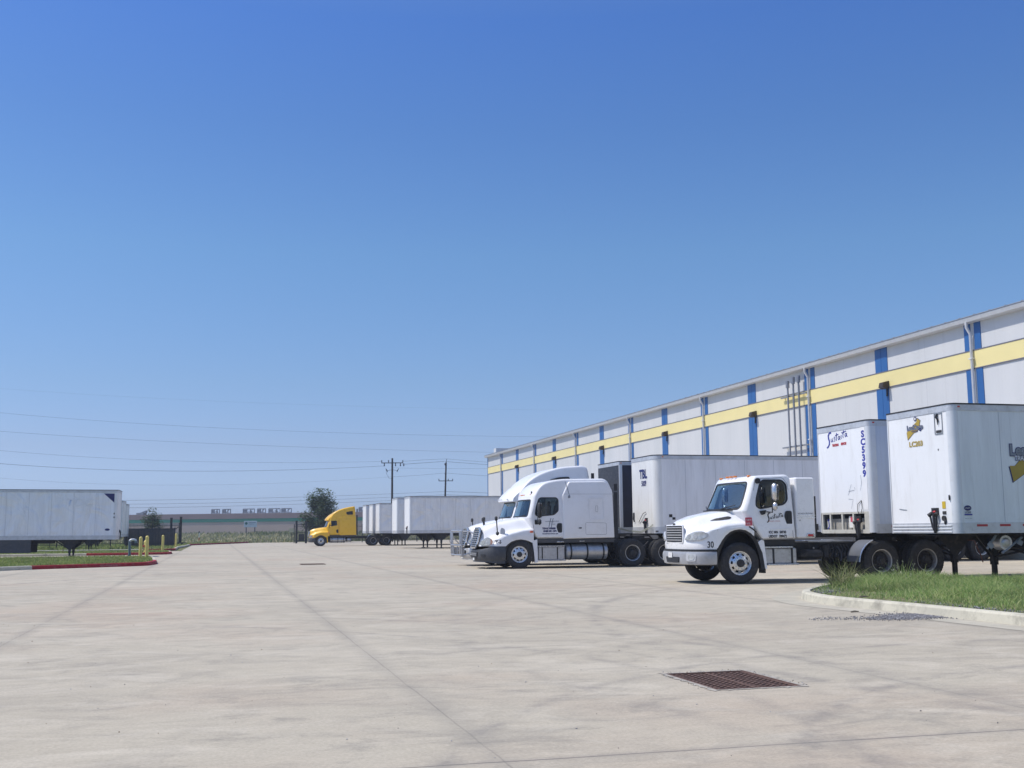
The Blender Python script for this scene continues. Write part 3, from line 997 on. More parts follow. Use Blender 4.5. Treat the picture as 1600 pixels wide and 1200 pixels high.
for (y, ds) in bars:
    for (z0, z1) in ((1.35, 8.174), (9.016, EZ - 0.02)):
        mb = MB()
        if ds:
            mb.b2(WX - 0.03, WX + 0.01, y - 0.55, y - 0.13, z0, z1); mb.b2(WX - 0.03, WX + 0.01, y + 0.13, y + 0.55, z0, z1)
        else:
            mb.b2(WX - 0.03, WX + 0.01, y - 0.52, y - 0.015, z0, z1); mb.b2(WX - 0.03, WX + 0.01, y + 0.015, y + 0.52, z0, z1)
            mb.b2(WX - 0.02, WX + 0.01, y - 0.0145, y + 0.0145, z0, z1)
        W(mb, 'blue_panel', BLUEM)
    if ds:
        mb = MB()
        mb.tube([(WX - .30, y, 10.22), (WX - .30, y, 10.0), (WX - .12, y, 9.7), (WX - .12, y, 1.4)], 0.068, 8)
        for z in (8.6, 6.2, 3.6): mb.b2(WX - .215, WX - 0.05, y - 0.11, y + 0.11, z, z + 0.05)
        W(mb, 'downspout', TRIMW, 40)
    else:
        mb = MB()
        mb.xz([(WX - .42, 8.18), (WX - .36, 8.42), (WX - .05, 8.5), (WX - .05, 8.12), (WX - .2, 8.1)], y - 0.62, y - 0.26)
        W(mb, 'wall_light', BRONZE)
        mb = MB(); mb.tube([(WX - .05, y - .44, 8.1), (WX - .08, y - .44, 7.75)], 0.04, 6); W(mb, 'conduit', BRONZE)
mb = MB()
mb.xz([(WX - .34, 10.22), (WX - .40, 10.38), (WX - .40, 10.40), (WX + .3, 10.46), (WX + .3, 10.40), (WX, 10.37), (WX, 10.20), (WX - .12, 10.18)], WY0 - .3, WY1 + .3)
W(mb, 'gutter', TRIMW)
mb = MB()
mb.add([(WX - .42, WY0 - .3, 10.45), (WX - .42, WY1 + .3, 10.45), (WX + 30, WY1 + .3, 11.2), (WX + 30, WY0 - .3, 11.2), (WX + 60, WY1 + .3, 10.45), (WX + 60, WY0 - .3, 10.45),
        (WX - .42, WY0 - .3, 10.41), (WX - .42, WY1 + .3, 10.41)], [(0, 1, 2, 3), (3, 2, 4, 5), (0, 1, 7, 6)])
y = WY0
while y < WY1:
    mb.b2(WX - .43, WX + .4, y - 0.03, y + 0.03, 10.44, 10.475); y += 1.0
W(mb, 'roof', ROOFM)
mb = MB(); mb.b2(WX + 0.8, WX + 22, WY1 - 1.0, WY1 + .2, 10.47, 11.3); W(mb, 'gable_parapet', WALLM)
mb = MB(); mb.b2(WX - 0.04, WX + .02, WY1 - .18, WY1 + .04, 1.3, EZ - .03); W(mb, 'corner_trim', BLUEM)
for (y, zt) in ((57.75, 9.35), (57.1, 9.5), (56.5, 9.5)):
    mb = MB(); mb.tube([(WX - .3, y, 1.5), (WX - .3, y, zt)], 0.055, 8); mb.cyl((WX - .3, y, zt), (WX - .3, y, zt + .38), 0.11, 10)
    W(mb, 'vent_pipe', PIPE, 40)
for z in (8.85, 5.95):
    mb = MB(); mb.b2(WX - .24, WX - .16, 55.85, 58.75, z - .04, z + .04); mb.b2(WX - .16, WX, 56.0, 56.08, z - .03, z + .03); mb.b2(WX - .16, WX, 58.5, 58.58, z - .03, z + .03)
    W(mb, 'pipe_bracket', PIPE)
mb = MB(); mb.b2(WX + .3, WX + .7, 59.6, 60.9, 10.44, 10.62, 0.03); mb.cyl((WX + .5, 60.3, 10.62), (WX + .5, 60.3, 10.66), .2, 12); W(mb, 'roof_vent', RUST)

# ================================================================== FAR BUILDING
FBW = mat('tan_wall', (0.54, 0.41, 0.33), 0.9, var=0.08, scale=0.1)
FBR = mat('brown_roof_panel', (0.30, 0.21, 0.20), 0.8, var=0.12, scale=0.2)
FBG = mat('green_stripe_paint', (0.02, 0.30, 0.17), 0.6, var=0.1)
def img_pt(u, v, Y):
    """point seen at pixel (u, v) of the 1600 px photo at distance Y along world y (helper for laying out far things)"""
    x = (u - 800) / 1750; z = -(v - 600) / 1750
    d = cam.matrix_world.to_3x3() @ Vector((x, z, -1))
    t = Y / d.y
    return Vector((0, 0, 1.35)) + d * t
pl = img_pt(150, 820, 345); pr = img_pt(640, 820, 300)
fb_dir = Vector((pr.x - pl.x, pr.y - pl.y, 0)); fb_len = fb_dir.length; fb_ang = math.atan2(fb_dir.y, fb_dir.x)
fb = tag(empty('far_warehouse', (pl.x, pl.y, 0), fb_ang), 'long low tan building with brown roof edge and green stripe beyond the field', 'building')
HT = 6.75
mb = MB(); mb.b2(-60, fb_len + 40, 0, 60, 0, 4.4); mb.build('wall', FBW, fb, None)
mb = MB(); mb.b2(-60, fb_len + 40, -0.1, 60, 4.4, 5.3); mb.build('green_stripe', FBG, fb, None)
mb = MB(); mb.b2(-60.1, fb_len + 40.1, -0.2, 60, 5.3, HT); mb.build('roof_edge', FBR, fb, None)
VENTG = mat('rooftop_unit_grey', (0.22, 0.25, 0.28), 0.6, 0.2, var=0.2, scale=1)
inv = fb.matrix_basis.inverted() if False else None
def on_fb(u):
    """distance along the far building front seen at pixel column u"""
    best = None
    for k in range(400):
        s = -60 + (fb_len + 100) * k / 399
        P = Vector((pl.x, pl.y, HT)) + fb_dir.normalized() * s
        q = cam.matrix_world.inverted() @ P
        uu = 800 + 1750 * q.x / -q.z
        if best is None or abs(uu - u) < best[0]: best = (abs(uu - u), s)
    return best[1]
for (u0, u1, kind) in ((323, 335, 1), (339, 351, 0), (372, 390, 1), (394, 408, 0), (411, 429, 1), (433, 447, 0), (555, 568, 1), (573, 584, 0)):
    s0, s1 = on_fb(u0), on_fb(u1)
    mb = MB(); z0 = HT
    mb.b2(s0, s1, 3, 3.3, z0 + 1.15, z0 + 1.38); mb.b2(s0, s1, 3, 3.3, z0 + .12, z0 + .3)
    nn = 3
    for k in range(nn + 1):
        x = s0 + (s1 - s0) * k / nn
        mb.b2(x - .07, x + .07, 3, 3.3, z0, z0 + 1.2)
    sg_ = (s1 - s0) * (.3 if kind else .42)
    mb.b2(s0 + .1, s0 + sg_, 3.05, 3.25, z0 + .3, z0 + 1.1)
    mb.add([(s0 + sg_, 3.1, z0 + .3), (s0 + sg_ + .25, 3.1, z0 + .3), (s1 - .3, 3.1, z0 + 1.15), (s1 - .6, 3.1, z0 + 1.15)], [(0, 1, 2, 3)])
    if kind: mb.b2(s0 + (s1 - s0) * .6, s0 + (s1 - s0) * .8, 3.05, 3.25, z0 + .3, z0 + .75)
    mb.build('rooftop_unit', VENTG, fb, None)
s0 = on_fb(212); mb = MB(); mb.b2(s0 - 1.2, s0 + .9, 2, 4, HT, HT + .55); mb.xz([(s0 - .6, HT + .5), (s0 + 1.6, HT + 1.25), (s0 + 1.4, HT + .5)], 2.4, 3.4); mb.build('rooftop_fan', VENTG, fb, None)
SIGNW = mat('pale_board', (0.62, 0.68, 0.68), 0.6)
p = img_pt(381, 824, 268); p2 = img_pt(401, 814, 268)
sg = tag(empty('site_sign', (p.x, p.y, 0), R(-15)), 'wide pale sign board with a small green mark standing in the field', 'sign')
mb = MB(); wsg = (p2.x - p.x) * 1.05; mb.b2(0, wsg, 0, .12, p.z, p2.z, .02); mb.build('board', SIGNW, sg, None)
mb = MB(); mb.b2(.4, .6, .12, .3, 0, p2.z - .2); mb.b2(wsg - .6, wsg - .4, .12, .3, 0, p2.z - .2); mb.build('posts', FRAME, sg, None)
mb = MB(); mb.cyl((.55, -.01, p.z + .9), (.55, 0, p.z + .9), .32, 14); mb.build('mark', mat('green_mark', (0.01, 0.15, 0.1), .6), sg, None)
mb = MB(); mb.b2(1.1, wsg - .25, -.01, 0, p.z + 1.0, p.z + 1.12); mb.b2(1.1, wsg - .6, -.01, 0, p.z + .7, p.z + .78); mb.build('lettering', GREYV, sg, None)

# ================================================================== FENCES, POSTS, BOLLARDS
IRON = mat('black_iron', (0.022, 0.023, 0.026), 0.6, 0.2, var=0.2)
SLAT = mat('dark_slats', (0.035, 0.037, 0.05), 0.75, var=0.35, scale=4)
def picket_fence(x0, y0, x1, y1, h, pitch, lab, wd=0.025, rails=(0.25, -0.25), slat=False, posts=2.5, m=IRON):
    L = math.hypot(x1 - x0, y1 - y0)
    r = tag(empty('metal_fence', (x0, y0, 0), math.atan2(y1 - y0, x1 - x0)), lab, 'fence')
    mb = MB(); n = int(L / pitch)
    for k in range(n + 1):
        x = k * L / n
        mb.b2(x - wd / 2, x + wd / 2, -.012, .012, 0.12, h)
    mb.build('pickets', SLAT if slat else m, r, None)
    mb = MB()
    for z in (rails[0] + 0.1, h + rails[1]): mb.b2(0, L, 0.013, 0.053, z - .025, z + .025)
    mb.build('rails', m, r, None)
    n = max(1, int(L / posts))
    for k in range(n + 1):
        x = k * L / n
        mb = MB(); mb.b2(x - .045, x + .045, .054, .144, -0.02, h + .06); mb.build('post', m, r, None)
    return r
picket_fence(-8.1, 111, -3.75, 112.5, 1.85, 0.085, 'dense dark slatted fence behind the yellow bollards', wd=0.075, slat=True, rails=(.3, -.1))
picket_fence(-18, 127, -3.9, 130.5, 2.45, 0.14, 'tall open black picket fence behind the slatted fence at left')
picket_fence(9.72, 146.5, 13.4, 147.5, 2.35, 0.14, 'black picket gate section left of the yellow truck hood')
picket_fence(13.6, 147.6, 34, 153, 2.35, 0.14, 'black picket fence seen behind the yellow truck')
picket_fence(-40, 104, -9, 106, 1.1, 1.0, 'low thin wire fence posts in the grass under the left trailers', wd=0.04, rails=(.3, -.02), posts=4)
def gate_post(u, Y, h, lab):
    q = img_pt(u, 840, Y)
    r = tag(empty('gate_post', (q.x, q.y, 0)), lab, 'gate post', 'posts of the sliding gates')
    mb = MB(); mb.b2(-.12, .12, -.12, .12, 0, h, .01); mb.build('shaft', IRON, r, None)
    mb = MB(); mb.b2(-.15, .15, -.15, .15, h + .001, h + .05); mb.build('cap', IRON, r, None)
    return r
gate_post(463, 143, 2.75, 'square black gate post farther left of the pair beside the yellow truck')
gate_post(478, 143, 2.7, 'square black gate post nearer the yellow truck hood')
gate_post(267, 128, 3.0, 'black gate post rising above the fence behind the third bollard')
gate_post(282, 128, 3.1, 'black gate post at the end of the slatted fence, next to the pavement')
q = img_pt(463, 840, 143); q2 = img_pt(478, 840, 143)
r = tag(empty('sliding_gate', (q.x, q.y, 0)), 'open black bar gate frame between the two posts left of the yellow truck', 'gate')
mb = MB()
for z in (.3, 1.3, 2.3): mb.b2(.12, q2.x - q.x - .12, -.03, .03, z - .04, z + .04)
mb.build('rails', IRON, r, None)
mb = MB(); mb.b2(.3, 1.0, .04, .3, .3, 1.15, .03); mb.build('operator_box', FRAME, r, None)
q = img_pt(267, 850, 127); q2 = img_pt(282, 850, 127)
r = tag(empty('gate_roller', (q.x, q.y, 0)), 'angled black gate brace with rollers between posts by the pavement edge', 'gate')
mb = MB(); mb.tube([(0.1, 0, 1.6), (1.05, 0, 2.25)], .05, 6); mb.tube([(.3, 0, .35), (1.6, 0, .35)], .06, 6); mb.build('brace', IRON, r, 40)
mb = MB(); mb.cyl((.8, -.08, .25), (.8, .08, .25), .16, 12); mb.cyl((1.15, -.08, .25), (1.15, .08, .25), .16, 12); mb.build('rollers', IRON, r, 40)

BOLY = mat('bollard_yellow', (0.74, 0.60, 0.18), 0.55, var=0.12, scale=4, dirt=(0.35, 0.28, 0.12), dirt_amt=0.5)
def bollard(u, v, h, Y, lab):
    q = img_pt(u, v, Y)
    r = tag(empty('bollard', (q.x, q.y, 0.1)), lab, 'bollard', 'yellow bollards beside the left islands')
    mb = MB(); rr = 0.085
    mb.lathe([(rr, 0), (rr, h - rr * .9)], 16, axis='Z'); mb.build('pipe', BOLY, r, 40)
    mb = MB(); mb.lathe([(rr, h - rr * .9 + .001)] + [(rr * math.cos(a * math.pi / 16), h - rr * .9 + rr * .9 * math.sin(a * math.pi / 16)) for a in range(1, 9)], 16, axis='Z'); mb.build('domed_top', BOLY, r, 60)
bollard(219, 874, 1.1, 62.7, 'yellow bollard standing just right of the grey standpipe')
bollard(229, 875, 1.15, 61.7, 'nearest yellow bollard, close beside another on the near island tip')
bollard(254, 864, 1.15, 83.3, 'lone yellow bollard in front of the middle of the slatted fence')
bollard(274.5, 858, 1.25, 102.9, 'farthest yellow bollard at the end of the slatted fence')
GRAYP = mat('grey_green_pipe', (0.12, 0.17, 0.20), 0.55, var=0.15)
r = tag(empty('standpipe', (-4.45, 64.0, 0.1)), 'grey green standpipe with a bent white topped valve in the grass', 'standpipe')
mb = MB(); mb.cyl((0, 0, 0), (0, 0, .85), .07, 12); mb.cyl((0, 0, 0), (0, 0, .06), .12, 12); mb.build('riser', GRAYP, r, 40)
mb = MB(); mb.tube([(0, 0, .851), (.02, 0, .90), (.08, 0, .93), (.20, 0, .94), (.28, 0, .91), (.31, 0, .86)], .07, 10); mb.build('elbow', SILVER, r, 50)
mb = MB(); mb.cyl((.31, 0, .76), (.31, 0, .859), .085, 12); mb.build('outlet', GRAYP, r, 40)
r = tag(empty('fire_hydrant', (-4.4, 77.8, 0.12)), 'small yellow hydrant with a domed cap behind the two near bollards', 'hydrant')
mb = MB(); mb.lathe([(.17, 0), (.17, .05), (.11, .06), (.105, .5), (.14, .52), (.14, .56), (.12, .6)], 16, axis='Z'); mb.build('barrel', BOLY, r, 40)
mb = MB(); mb.lathe([(.13, .601), (.15, .66), (.12, .76), (.05, .82), (.035, .88), (0.001, .89)], 16, axis='Z'); mb.build('bonnet', BOLY, r, 40)
mb = MB(); mb.cyl((-.2, 0, .42), (-.106, 0, .42), .06, 10); mb.cyl((.106, 0, .42), (.2, 0, .42), .06, 10); mb.cyl((0, -.22, .38), (0, -.106, .38), .075, 10); mb.build('outlet_caps', RED, r, 40)
q = img_pt(311, 846, 150)
r = tag(empty('marker_post', (q.x, q.y, -.02)), 'thin white and orange marker post in the grass beyond the fence', 'marker post')
mb = MB(); mb.cyl((0, 0, .0), (0, 0, .85), .055, 8); mb.build('lower_post', mat('orange_plastic', (0.5, 0.08, 0.03), .6), r, 40)
mb = MB(); mb.cyl((0, 0, .851), (0, 0, 1.45), .055, 8); mb.build('upper_post', PAPER, r, 40)
mb = MB(); mb.cyl((0, 0, 1.451), (0, 0, 1.62), .075, 8); mb.build('cap', BLACK, r, 40)
q = img_pt(456, 845, 165)
r = tag(empty('small_sign', (q.x, q.y, -.02)), 'small cream sign on a short post left of the black gate post', 'sign')
mb = MB(); mb.b2(-.05, .05, 0, .05, 0, 1.55); mb.build('post', FRAME, r, None)
mb = MB(); mb.b2(-.42, .42, -.03, -.005, 1.4, 1.95); mb.build('board', mat('cream_board', (0.6, 0.55, 0.36), .6), r, None)

# ================================================================== UTILITY POLES AND LINES
WOODP = mat('creosote_wood', (0.035, 0.032, 0.035), 0.9, var=0.25)
INS = mat('insulator_grey', (0.10, 0.11, 0.13), 0.4)
p1 = img_pt(613, 716, 170); P1H = p1.z
up = tag(empty('utility_pole', (p1.x, p1.y, 0), R(-12)), 'wooden utility pole with two-tier crossarm behind the row of small trailers', 'utility pole', 'utility poles along the power line')
mb = MB(); mb.tube([(0, 0, 0), (0, 0, P1H)], [.20, .14], 10); mb.build('pole', WOODP, up, 60)
mb = MB(); mb.b2(-1.65, 1.65, -.2, -.1, P1H - .78, P1H - .66); mb.build('crossarm', WOODP, up, None)
for x, dn in ((-1.6, 0), (-.55, 0), (1.6, 0), (-1.2, 1), (.5, 1), (1.25, 1), (1.75, 1)):
    mb = MB()
    if dn: mb.cyl((x, -.15, P1H - 1.2), (x, -.15, P1H - .781), .07, 8); mb.cyl((x, -.15, P1H - 1.22), (x, -.15, P1H - 1.05), .1, 8)
    else: mb.cyl((x, -.15, P1H - .659), (x, -.15, P1H - .3), .06, 8); mb.cyl((x, -.15, P1H - .5), (x, -.15, P1H - .35), .09, 8)
    mb.build('insulator', INS, up, 40)
for s in (-1, 1):
    mb = MB(); mb.tube([(s * 1.0, 0, P1H - 1.55), (s * .7, 0, P1H - 1.9), (s * .12, 0, P1H - 1.75)], .03, 6); mb.cyl((s * .7, 0, P1H - 2.1), (s * .95, 0, P1H - 1.6), .055, 8); mb.build('fuse_cutout', INS, up, 40)
mb = MB(); mb.tube([(-.95, 0, P1H - 1.6), (-.85, 0, P1H - 2.4), (-.5, 0, P1H - 3.0), (-.1, 0, P1H - 3.1)], .025, 6); mb.build('jumper_wire', INS, up, 40)
p2 = img_pt(697, 717, 185); P2H = p2.z
up2 = tag(empty('utility_pole', (p2.x, p2.y, 0), R(-12)), 'slimmer leaning utility pole with low crossarm above the long white trailer', 'utility pole', 'utility poles along the power line')
mb = MB(); mb.tube([(-.35, 0, 0), (0, 0, P2H - .6)], [.19, .13], 10); mb.build('pole', WOODP, up2, 60)
mb = MB(); mb.tube([(0, 0, P2H - .7), (.12, 0, P2H)], .05, 6); mb.build('ridge_pin', INS, up2, 40)
mb = MB(); mb.b2(-1.25, 1.15, -.2, -.1, P2H - 3.75, P2H - 3.64); mb.build('crossarm', WOODP, up2, None)
for x in (-1.2, .35, 1.1):
    mb = MB(); mb.cyl((x, -.15, P2H - 3.639), (x, -.15, P2H - 3.35), .07, 8); mb.build('insulator', INS, up2, 40)
mb = MB(); mb.cyl((-.17, -.05, P2H - 2.6), (-.17, -.05, P2H - 2.35), .07, 8); mb.cyl((-.2, -.05, P2H - 1.1), (-.2, -.05, P2H - .75), .08, 8); mb.build('side_insulator', INS, up2, 40)
WIRE = mat('wire_black', (0.05, 0.055, 0.065), 0.6)
def wire(pts, lab, r=0.022, n=26):
    """pts: three (u, v, Y) image anchors - ends and a mid point; hung as a parabola in space"""
    A, M_, B = [img_pt(*p) for p in pts]
    path = []
    r *= 0.8
    for k in range(n + 1):
        t = k / n
        tm = 0.5
        q = A * (2 * (t - .5) * (t - 1)) + M_ * (-4 * t * (t - 1)) + B * (2 * t * (t - .5))
        path.append(q)
    mb = MB(); mb.tube(path, r, 5, mi=0)
    return tag(mb.build('power_line', WIRE, None, 60), lab, 'power line', 'power lines across the sky')
wire([(-60, 602, 150), (475, 632, 160), (1040, 642, 170)], 'faintest and highest power line crossing the open sky', 0.006)
wire([(-60, 639, 140), (440, 673, 150), (960, 683, 160)], 'second highest thin line, meeting the sky above the warehouse roof', 0.012)
wire([(-60, 669, 140), (380, 695, 150), (880, 709, 160)], 'third thin line down, ending behind the warehouse corner', 0.013)
wire([(-60, 698, 150), (270, 720, 160), (595, 721, 170)], 'thin line arriving at the top of the two-tier crossarm', 0.013)
wire([(-60, 719, 150), (270, 736, 160), (600, 728, 170)], 'darkest sagging line running to the lower insulators of the near pole', 0.022)
wire([(-60, 741, 150), (270, 758, 160), (611, 745, 170)], 'faint line sagging below the others to the middle of the near pole', 0.009)
wire([(628, 721, 170), (665, 718.5, 178), (699, 717, 185)], 'short upper line between the two poles', 0.02, 8)
wire([(629, 725.5, 170), (665, 723, 178), (694, 721, 185)], 'short darker line between the two poles', 0.03, 8)
wire([(613, 745, 170), (655, 742.5, 178), (695, 739, 185)], 'low slack line from near pole to the side insulator of the leaning pole', 0.018, 8)
wire([(699, 717, 185), (760, 722, 205), (830, 726, 230)], 'upper line leaving the leaning pole to the right', 0.02, 8)
wire([(695, 721, 185), (760, 726, 205), (830, 731, 230)], 'darker line leaving the leaning pole to the right', 0.03, 8)
wire([(695, 739, 185), (760, 743.5, 205), (830, 747, 230)], 'low line leaving the leaning pole to the right', 0.022, 8)
wire([(615, 731, 172), (700, 732, 190), (830, 732, 230)], 'faint level line passing behind the leaning pole', 0.014, 8)
for k, (a, b_, c_) in enumerate(((780, 780, 768), (785.5, 786, 773), (791.5, 791.5, 778))):
    nm = ('topmost', 'middle', 'lowest')[k]
    wire([(-40, a, 150), (330, b_, 165), (694, c_, 187)], nm + ' of the three low lines just above the far building roof', 0.02)
    wire([(694, c_, 187), (740, c_ + 1.5, 200), (800, c_ + 4, 215)], nm + ' of the three low lines continuing right of the leaning pole', 0.03, 8)

# ================================================================== TREES
BARK = mat('bark', (0.09, 0.07, 0.055), 0.95, var=0.3, scale=5, bump=0.5)
LEAF = blade_mat('tree_leaves', [(0.03, 0.06, 0.026), (0.06, 0.10, 0.045), (0.10, 0.14, 0.065), (0.045, 0.08, 0.036)], 12)
def tree(x, y, h, wd, nl, seed, lab, leaf=0.13, trunk_h=0.25):
    rng = random.Random(seed)
    r = tag(empty('tree', (x, y, 0)), lab, 'tree')
    mb = MB(); th = h * trunk_h
    mb.tube([(0, 0, 0), (.03 * h, 0, th), (0.01, .02, h * .55), (0, 0, h * .8)], [.035 * h, .028 * h, .015 * h, .006 * h], 8)
    tips = []
    for k in range(26):
        a = rng.uniform(0, 6.28); z0 = rng.uniform(th * .7, h * .72)
        t = (z0 / h)
        L = wd / 2 * rng.uniform(.55, 1.1) * (1.0 - max(0, t - .45) * 0.9)
        up_ = rng.uniform(.4, 1.1) * L
        e = Vector((math.cos(a) * L, math.sin(a) * L, z0 + up_))
        m_ = Vector((math.cos(a) * L * .5, math.sin(a) * L * .5, z0 + up_ * .35))
        mb.tube([(0, 0, z0), m_, e], [.010 * h, .007 * h, .003 * h], 5)
        tips += [e, m_ * .5 + e * .5, m_]
    for k in range(9):
        tips.append(Vector((rng.gauss(0, wd * .1), rng.gauss(0, wd * .1), h * rng.uniform(.72, .97))))
    mb.build('trunk', BARK, r, 60)
    mb = MB()
    for _ in range(nl):
        t = tips[rng.randrange(len(tips))]
        s = wd * .10
        p = t + Vector((rng.gauss(0, s), rng.gauss(0, s), rng.gauss(0, s * .9)))
        if p.z > h * 1.02 or p.z < th * .45: continue
        l = leaf * rng.uniform(.6, 1.4)
        M = Matrix.Rotation(rng.uniform(0, 6.28), 3, 'Z') @ Matrix.Rotation(rng.uniform(-1.2, 1.2), 3, 'X')
        mb.add([p + M @ Vector(q) for q in ((-l, 0, 0), (0, -l * .45, 0), (l, 0, l * .1), (0, l * .45, l * .1))], [(0, 1, 2, 3)])
    mb.build('crown', LEAF, r, None, fix=False)
q = img_pt(498, 840, 150); tree(q.x, q.y, 7.0, 3.8, 12500, 4, 'dark green bushy tree rising behind the yellow truck', 0.13, .14)
q = img_pt(237, 840, 132); tree(q.x, q.y, 4.3, 2.1, 3000, 8, 'small thin ragged tree behind the dark slatted fence', 0.085, .3)
q = img_pt(203, 840, 160)
SILVER2 = mat('bright_silver_plastic', (.62, .63, .64), .35, .2, var=.05)
FENDG = mat('fender_slate', (.13, .14, .16), .5, .2, var=.15)
# ================================================================== WHEELS
def steer_wheel_meshes(R_=0.505, wd=0.28):
    h = wd / 2
    t = MB()
    t.lathe([(.285, -h + .03), (.30, -h + .008), (.36, -h - .004), (R_ - .06, -h + .006), (R_ - .02, -h + .03), (R_, -h + .055), (R_, -h + .085), (R_ - .012, -h + .088), (R_ - .012, -h + .098), (R_, -h + .101),
             (R_, -.012), (R_ - .012, -.009), (R_ - .012, .009), (R_, .012), (R_, h - .101), (R_ - .012, h - .098), (R_ - .012, h - .088), (R_, h - .085), (R_, h - .055), (R_ - .02, h - .03), (R_ - .06, h - .006), (R_ - .058, h - .001), (.36, h + .004), (.30, h - .008), (.285, h - .03)], 72)
    tyre = t.mesh('tyre', RUBBER, 35)
    r = MB()
    # outer face towards +Y; ten hand holes
    prof = [(.287, -h + .02), (.287, h - .03), (.292, h - .012), (.275, h - .02), (.262, h - .05), (.25, h - .045), (.237, h - .036), (.192, h - .012), (.178, h - .002), (.145, h + .012), (.10, h + .016), (.098, h + .016)]
    r.lathe(prof, 80, skip=lambda j, i: j == 6 and (i % 8) in (2, 3, 4, 5), mi=0)
    for k in range(10):
        a = 2 * math.pi * (k + .5) / 10
        r.cyl((.143 * math.cos(a), h + .01, .143 * math.sin(a)), (.143 * math.cos(a), h + .045, .143 * math.sin(a)), .017, 6, mi=0)
    r.lathe([(.098, h), (.095, h + .05), (.08, h + .065), (.001, h + .068)], 24, mi=1)
    r.lathe([(.24, h - .12), (.001, h - .12)], 24, mi=1)
    rim = r.mesh('wheel', [ALU, HUB], 35)
    return rim, tyre
def drive_wheel_meshes(R_=0.515, wd=0.27, rimmat=ALU2, dish=0.13, dark=True):
    h = wd / 2
    t = MB()
    prof = [(.285, -h + .03), (.30, -h + .008), (.37, -h - .006), (R_ - .07, -h + .004), (R_ - .03, -h + .02), (R_, -h + .035), (R_, -h + .08), (R_ - .015, -h + .083), (R_ - .015, -h + .095), (R_, -h + .098),
            (R_, h - .098), (R_ - .015, h - .095), (R_ - .015, h - .083), (R_, h - .08), (R_, h - .035), (R_ - .03, h - .02), (R_ - .07, h - .004), (R_ - .068, h + .002), (.37, h + .006), (.30, h - .008), (.285, h - .03)]
    t.lathe(prof, 96, lug={4, 5, 6, 13, 14, 15})
    tyre = t.mesh('tyre', RUBBER, 30)
    r = MB()
    d = h - dish
    prof = [(.287, -h + .02), (.287, h - .03), (.292, h - .012), (.272, h - .02), (.262, h - .045), (.255, d + .02), (.245, d), (.235, d + .004), (.195, d + .014), (.18, d + .016), (.17, d + .01), (.12, d + .01)]
    r.lathe(prof[:7], 80, mi=0)
    r.lathe(prof[6:], 80, skip=lambda j, i: j == 1 and (i % 8) in (2, 3, 4, 5), mi=1 if dark else 0)
    for k in range(10):
        a = 2 * math.pi * (k + .5) / 10
        r.cyl((.145 * math.cos(a), d + .005, .145 * math.sin(a)), (.145 * math.cos(a), d + .04, .145 * math.sin(a)), .017, 6, mi=1)
    r.lathe([(.12, d), (.115, d + .07), (.10, d + .085), (.085, d + .088), (.08, d + .13), (.001, d + .135)], 24, mi=1)
    r.lathe([(.25, -h + .03), (.001, -h + .03)], 24, mi=1)
    rim = r.mesh('wheel', [rimmat, HUB], 35)
    return rim, tyre
STEER = steer_wheel_meshes()
DRIVE = drive_wheel_meshes()
DRIVEW = drive_wheel_meshes(rimmat=SILVER)
def add_wheel(parent, kind, x, y, z=None, out=1, steer=0.0, R_=0.505):
    """out=+1: dish faces +Y"""
    rim, ty = kind
    z = R_ if z is None else z
    o = link_obj('wheel', rim, parent, (x, y, z), (0, random.uniform(0, 6.28), steer + (0 if out > 0 else math.pi)))
    t = link_obj('tyre', ty, o)
    return o

# ================================================================== CAB BODY SOLIDS
def body_mesh(outline, w, r, inset=0.0, nlay=9, z0=1.0, tumble=0.06, curve=(0.18, -2.6), name='tmpbody', step=0.09, yshift=0.0):
    """solid made of inset copies of a side outline; rounded towards the sides, leaning in with height, bowed at the front"""
    base = offset(outline, inset) if abs(inset) > 1e-6 else outline
    W_ = w - inset
    layers = []
    for k in range(nlay):
        a = math.pi / 2 * k / (nlay - 1)
        layers.append((W_ - r + r * math.sin(a), r - r * math.cos(a)))
    ys = [(-y, i) for y, i in reversed(layers)]
    m = 6
    for k in range(1, m):
        ys.append((-(W_ - r) + 2 * (W_ - r) * k / m, 0.0))
    ys += layers
    vs = []; n = None
    for y, ins in ys:
        ring = offset(base, ins) if ins > 1e-6 else base
        n = len(ring)
        for (x, z) in ring:
            f = 1 - tumble * max(-0.5, (z - z0)) / 1.0
            yy = y * f
            cx = sstep(curve[1], curve[1] + 0.9, x) * curve[0] * (abs(yy) / w) ** 2.2
            vs.append((x - cx, yy + yshift, z))
    fs = []
    for k in range(len(ys) - 1):
        for i in range(n):
            j = (i + 1) % n
            fs.append((k * n + i, k * n + j, (k + 1) * n + j, (k + 1) * n + i))
    fs += [tuple(range(n))[::-1], tuple(range((len(ys) - 1) * n, len(ys) * n))]
    me = bpy.data.meshes.new(name)
    me.from_pydata(vs, [], fs)
    bm = bmesh.new(); bm.from_mesh(me)
    bmesh.ops.remove_doubles(bm, verts=bm.verts, dist=0.0008)
    bmesh.ops.dissolve_degenerate(bm, edges=bm.edges, dist=0.0005)
    bmesh.ops.triangulate(bm, faces=[f for f in bm.faces if len(f.verts) > 4])
    bmesh.ops.recalc_face_normals(bm, faces=bm.faces)
    bm.to_mesh(me); bm.free()
    return me
def prism_mesh(pts, a0, a1, axis='Y'):
    mb = MB()
    if axis == 'Y': mb.xz(pts, a0, a1)
    else: mb.yz(pts, a0, a1)
    me = mb.mesh('tmpprism', [WHITE], None)
    bm = bmesh.new(); bm.from_mesh(me)
    bmesh.ops.triangulate(bm, faces=[f for f in bm.faces if len(f.verts) > 4])
    bmesh.ops.recalc_face_normals(bm, faces=bm.faces)
    bm.to_mesh(me); bm.free()
    return me

